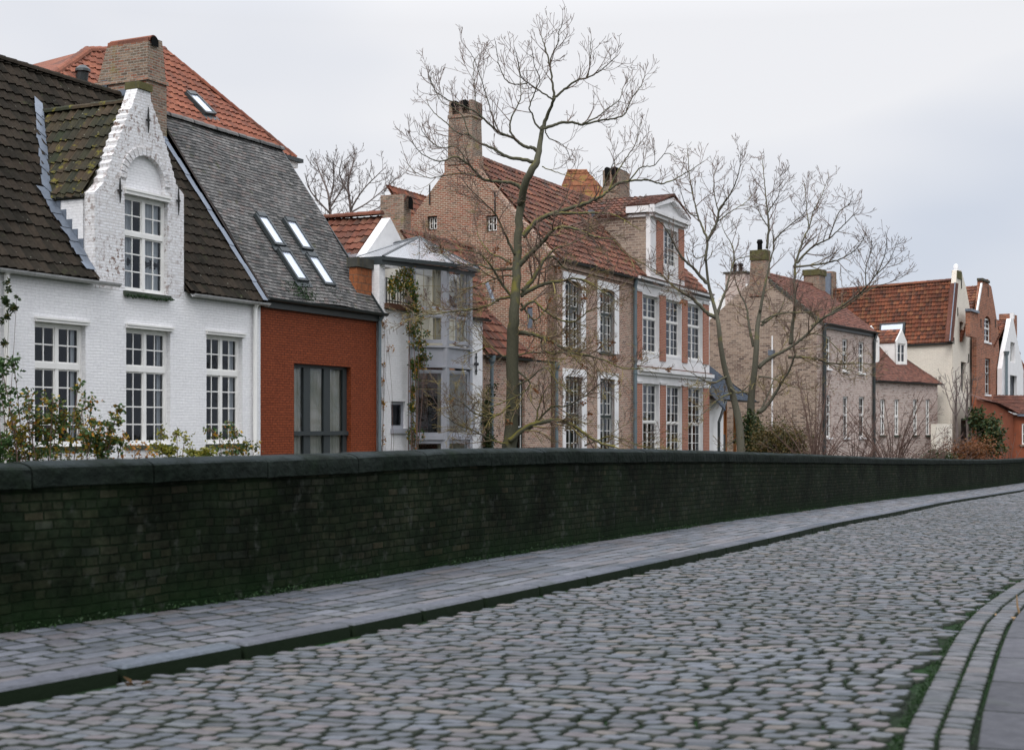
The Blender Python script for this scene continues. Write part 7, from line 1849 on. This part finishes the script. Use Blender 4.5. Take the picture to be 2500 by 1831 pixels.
bare_shrub('bare_shrub', 'wide fan of bare brown stems before the two white dormers', 2180, 60, 3.3, 4.4, 34, 32, dens=.8)
bare_shrub('bare_shrub', 'lower bare bush between the twiggy bush and the brown fan', 2085, 57, 2.0, 3.6, 16, 33, dens=.8)
bare_shrub('bare_shrub', 'small bare bush beneath the cream house corner', 2300, 66, 1.6, 2.9, 14, 34, dens=.7)
bare_shrub('bare_shrub', 'thin bare bush against the rust red outbuilding', 2465, 78, 1.5, 2.5, 9, 35, dens=.5)
# young trees by the cream house
for (x, yt, Z, lab, sd) in ((2333, 905, 84, 'young bare sapling against the cream side wall', 41), (2360, 925, 82, 'thin bare sapling before the cream gable window', 42)):
    T = Tree(Z, sd, .45, tip=.012, upward=.5, maxlen=1.6)
    trunkline(T, [(x+4, 1120), (x+3, 1060), (x, 1010), (x+2, 960), (x, yt)], [.11, .09, .075, .05, .02], sides=7)
    for k, (dx, dy, y0) in enumerate(((-26, -70, 1015), (28, -90, 1020), (-16, -60, 985), (18, -60, 975), (-10, -40, 950))): T.limb([(x, y0), (x+dx*.5, y0+dy*.35), (x+dx, y0+dy)], .04, .012, (-1)**k*.8)
    T.finish('sapling', lab, 'tree', bark='twig_far', twig='twig_far', group='young bare trees by the cream house')
sh = base_at(2405, 82)
plant('evergreen_shrub', 'glossy dark evergreen shrub beside the dark door of the cream house', 'shrub', 'leaf_dark', sh, [pb(2392, 1040, 82, 26, 34), pb(2415, 1060, 82, 26, 40), pb(2430, 1035, 82, 18, 26), pb(2425, 1090, 82, 26, 36), pb(2385, 1015, 82, 16, 20)], 2600, .20, stems=8, stem_r=.03)
sh = base_at(2350, 74)
plant('brown_hedge', 'low reddish brown hedge in front of the cream house', 'hedge', 'leaf_brown', sh, [pb(2350, 1105, 74, 50, 28, 30), pb(2385, 1100, 74, 34, 28, 30)], 3500, .10, stems=14)
sh = base_at(2295, 68)
plant('conifer_bush', 'small dark green bush at the foot of the white garden wall', 'bush', 'leaf_dark', sh, [pb(2290, 1115, 68, 40, 18, 24)], 900, .12, stems=5)
# ivy at left of dormered house: white garden wall stub
gw = thing('garden_wall', 'short whitewashed garden wall beside the cream house foot', 'wall', (at(2285, 1100, 76).x, 76, BASE), R(42))
mb = MB(); mb.box(0, 1.6, 0, .3, 0, 76/F*(HY-1035)+E-BASE); mb.build('wall', 'cream_brick', gw)
# ---- far trees above the roofs at left
for (x, lab, pts, sd) in (
  (800, 'distant bare tree left of the pair above the bay house roof', [[(808, 600), (806, 520), (800, 470), (780, 420), (770, 390)], [(804, 520), (760, 470), (745, 430)], [(804, 510), (835, 460), (850, 420)], [(803, 500), (815, 440), (812, 395)]], 51),
  (855, 'distant bare tree right of the pair above the bay house roof', [[(860, 600), (857, 520), (850, 450), (862, 400), (870, 375)], [(856, 510), (890, 460), (940, 410)], [(856, 520), (905, 490), (975, 430)], [(855, 480), (830, 430), (835, 390)], [(856, 530), (910, 515), (985, 470)]], 52)):
    T = Tree(125, sd, .85, tip=.016, upward=.5, maxlen=2.8)
    for i, p in enumerate(pts): T.limb(p, .17 if i == 0 else .09, .03, (-1)**i*2, sub=2.8)
    T.finish('distant_tree', lab, 'tree', bark='twig_far', twig='twig_far', group='far bare trees above the roofs')
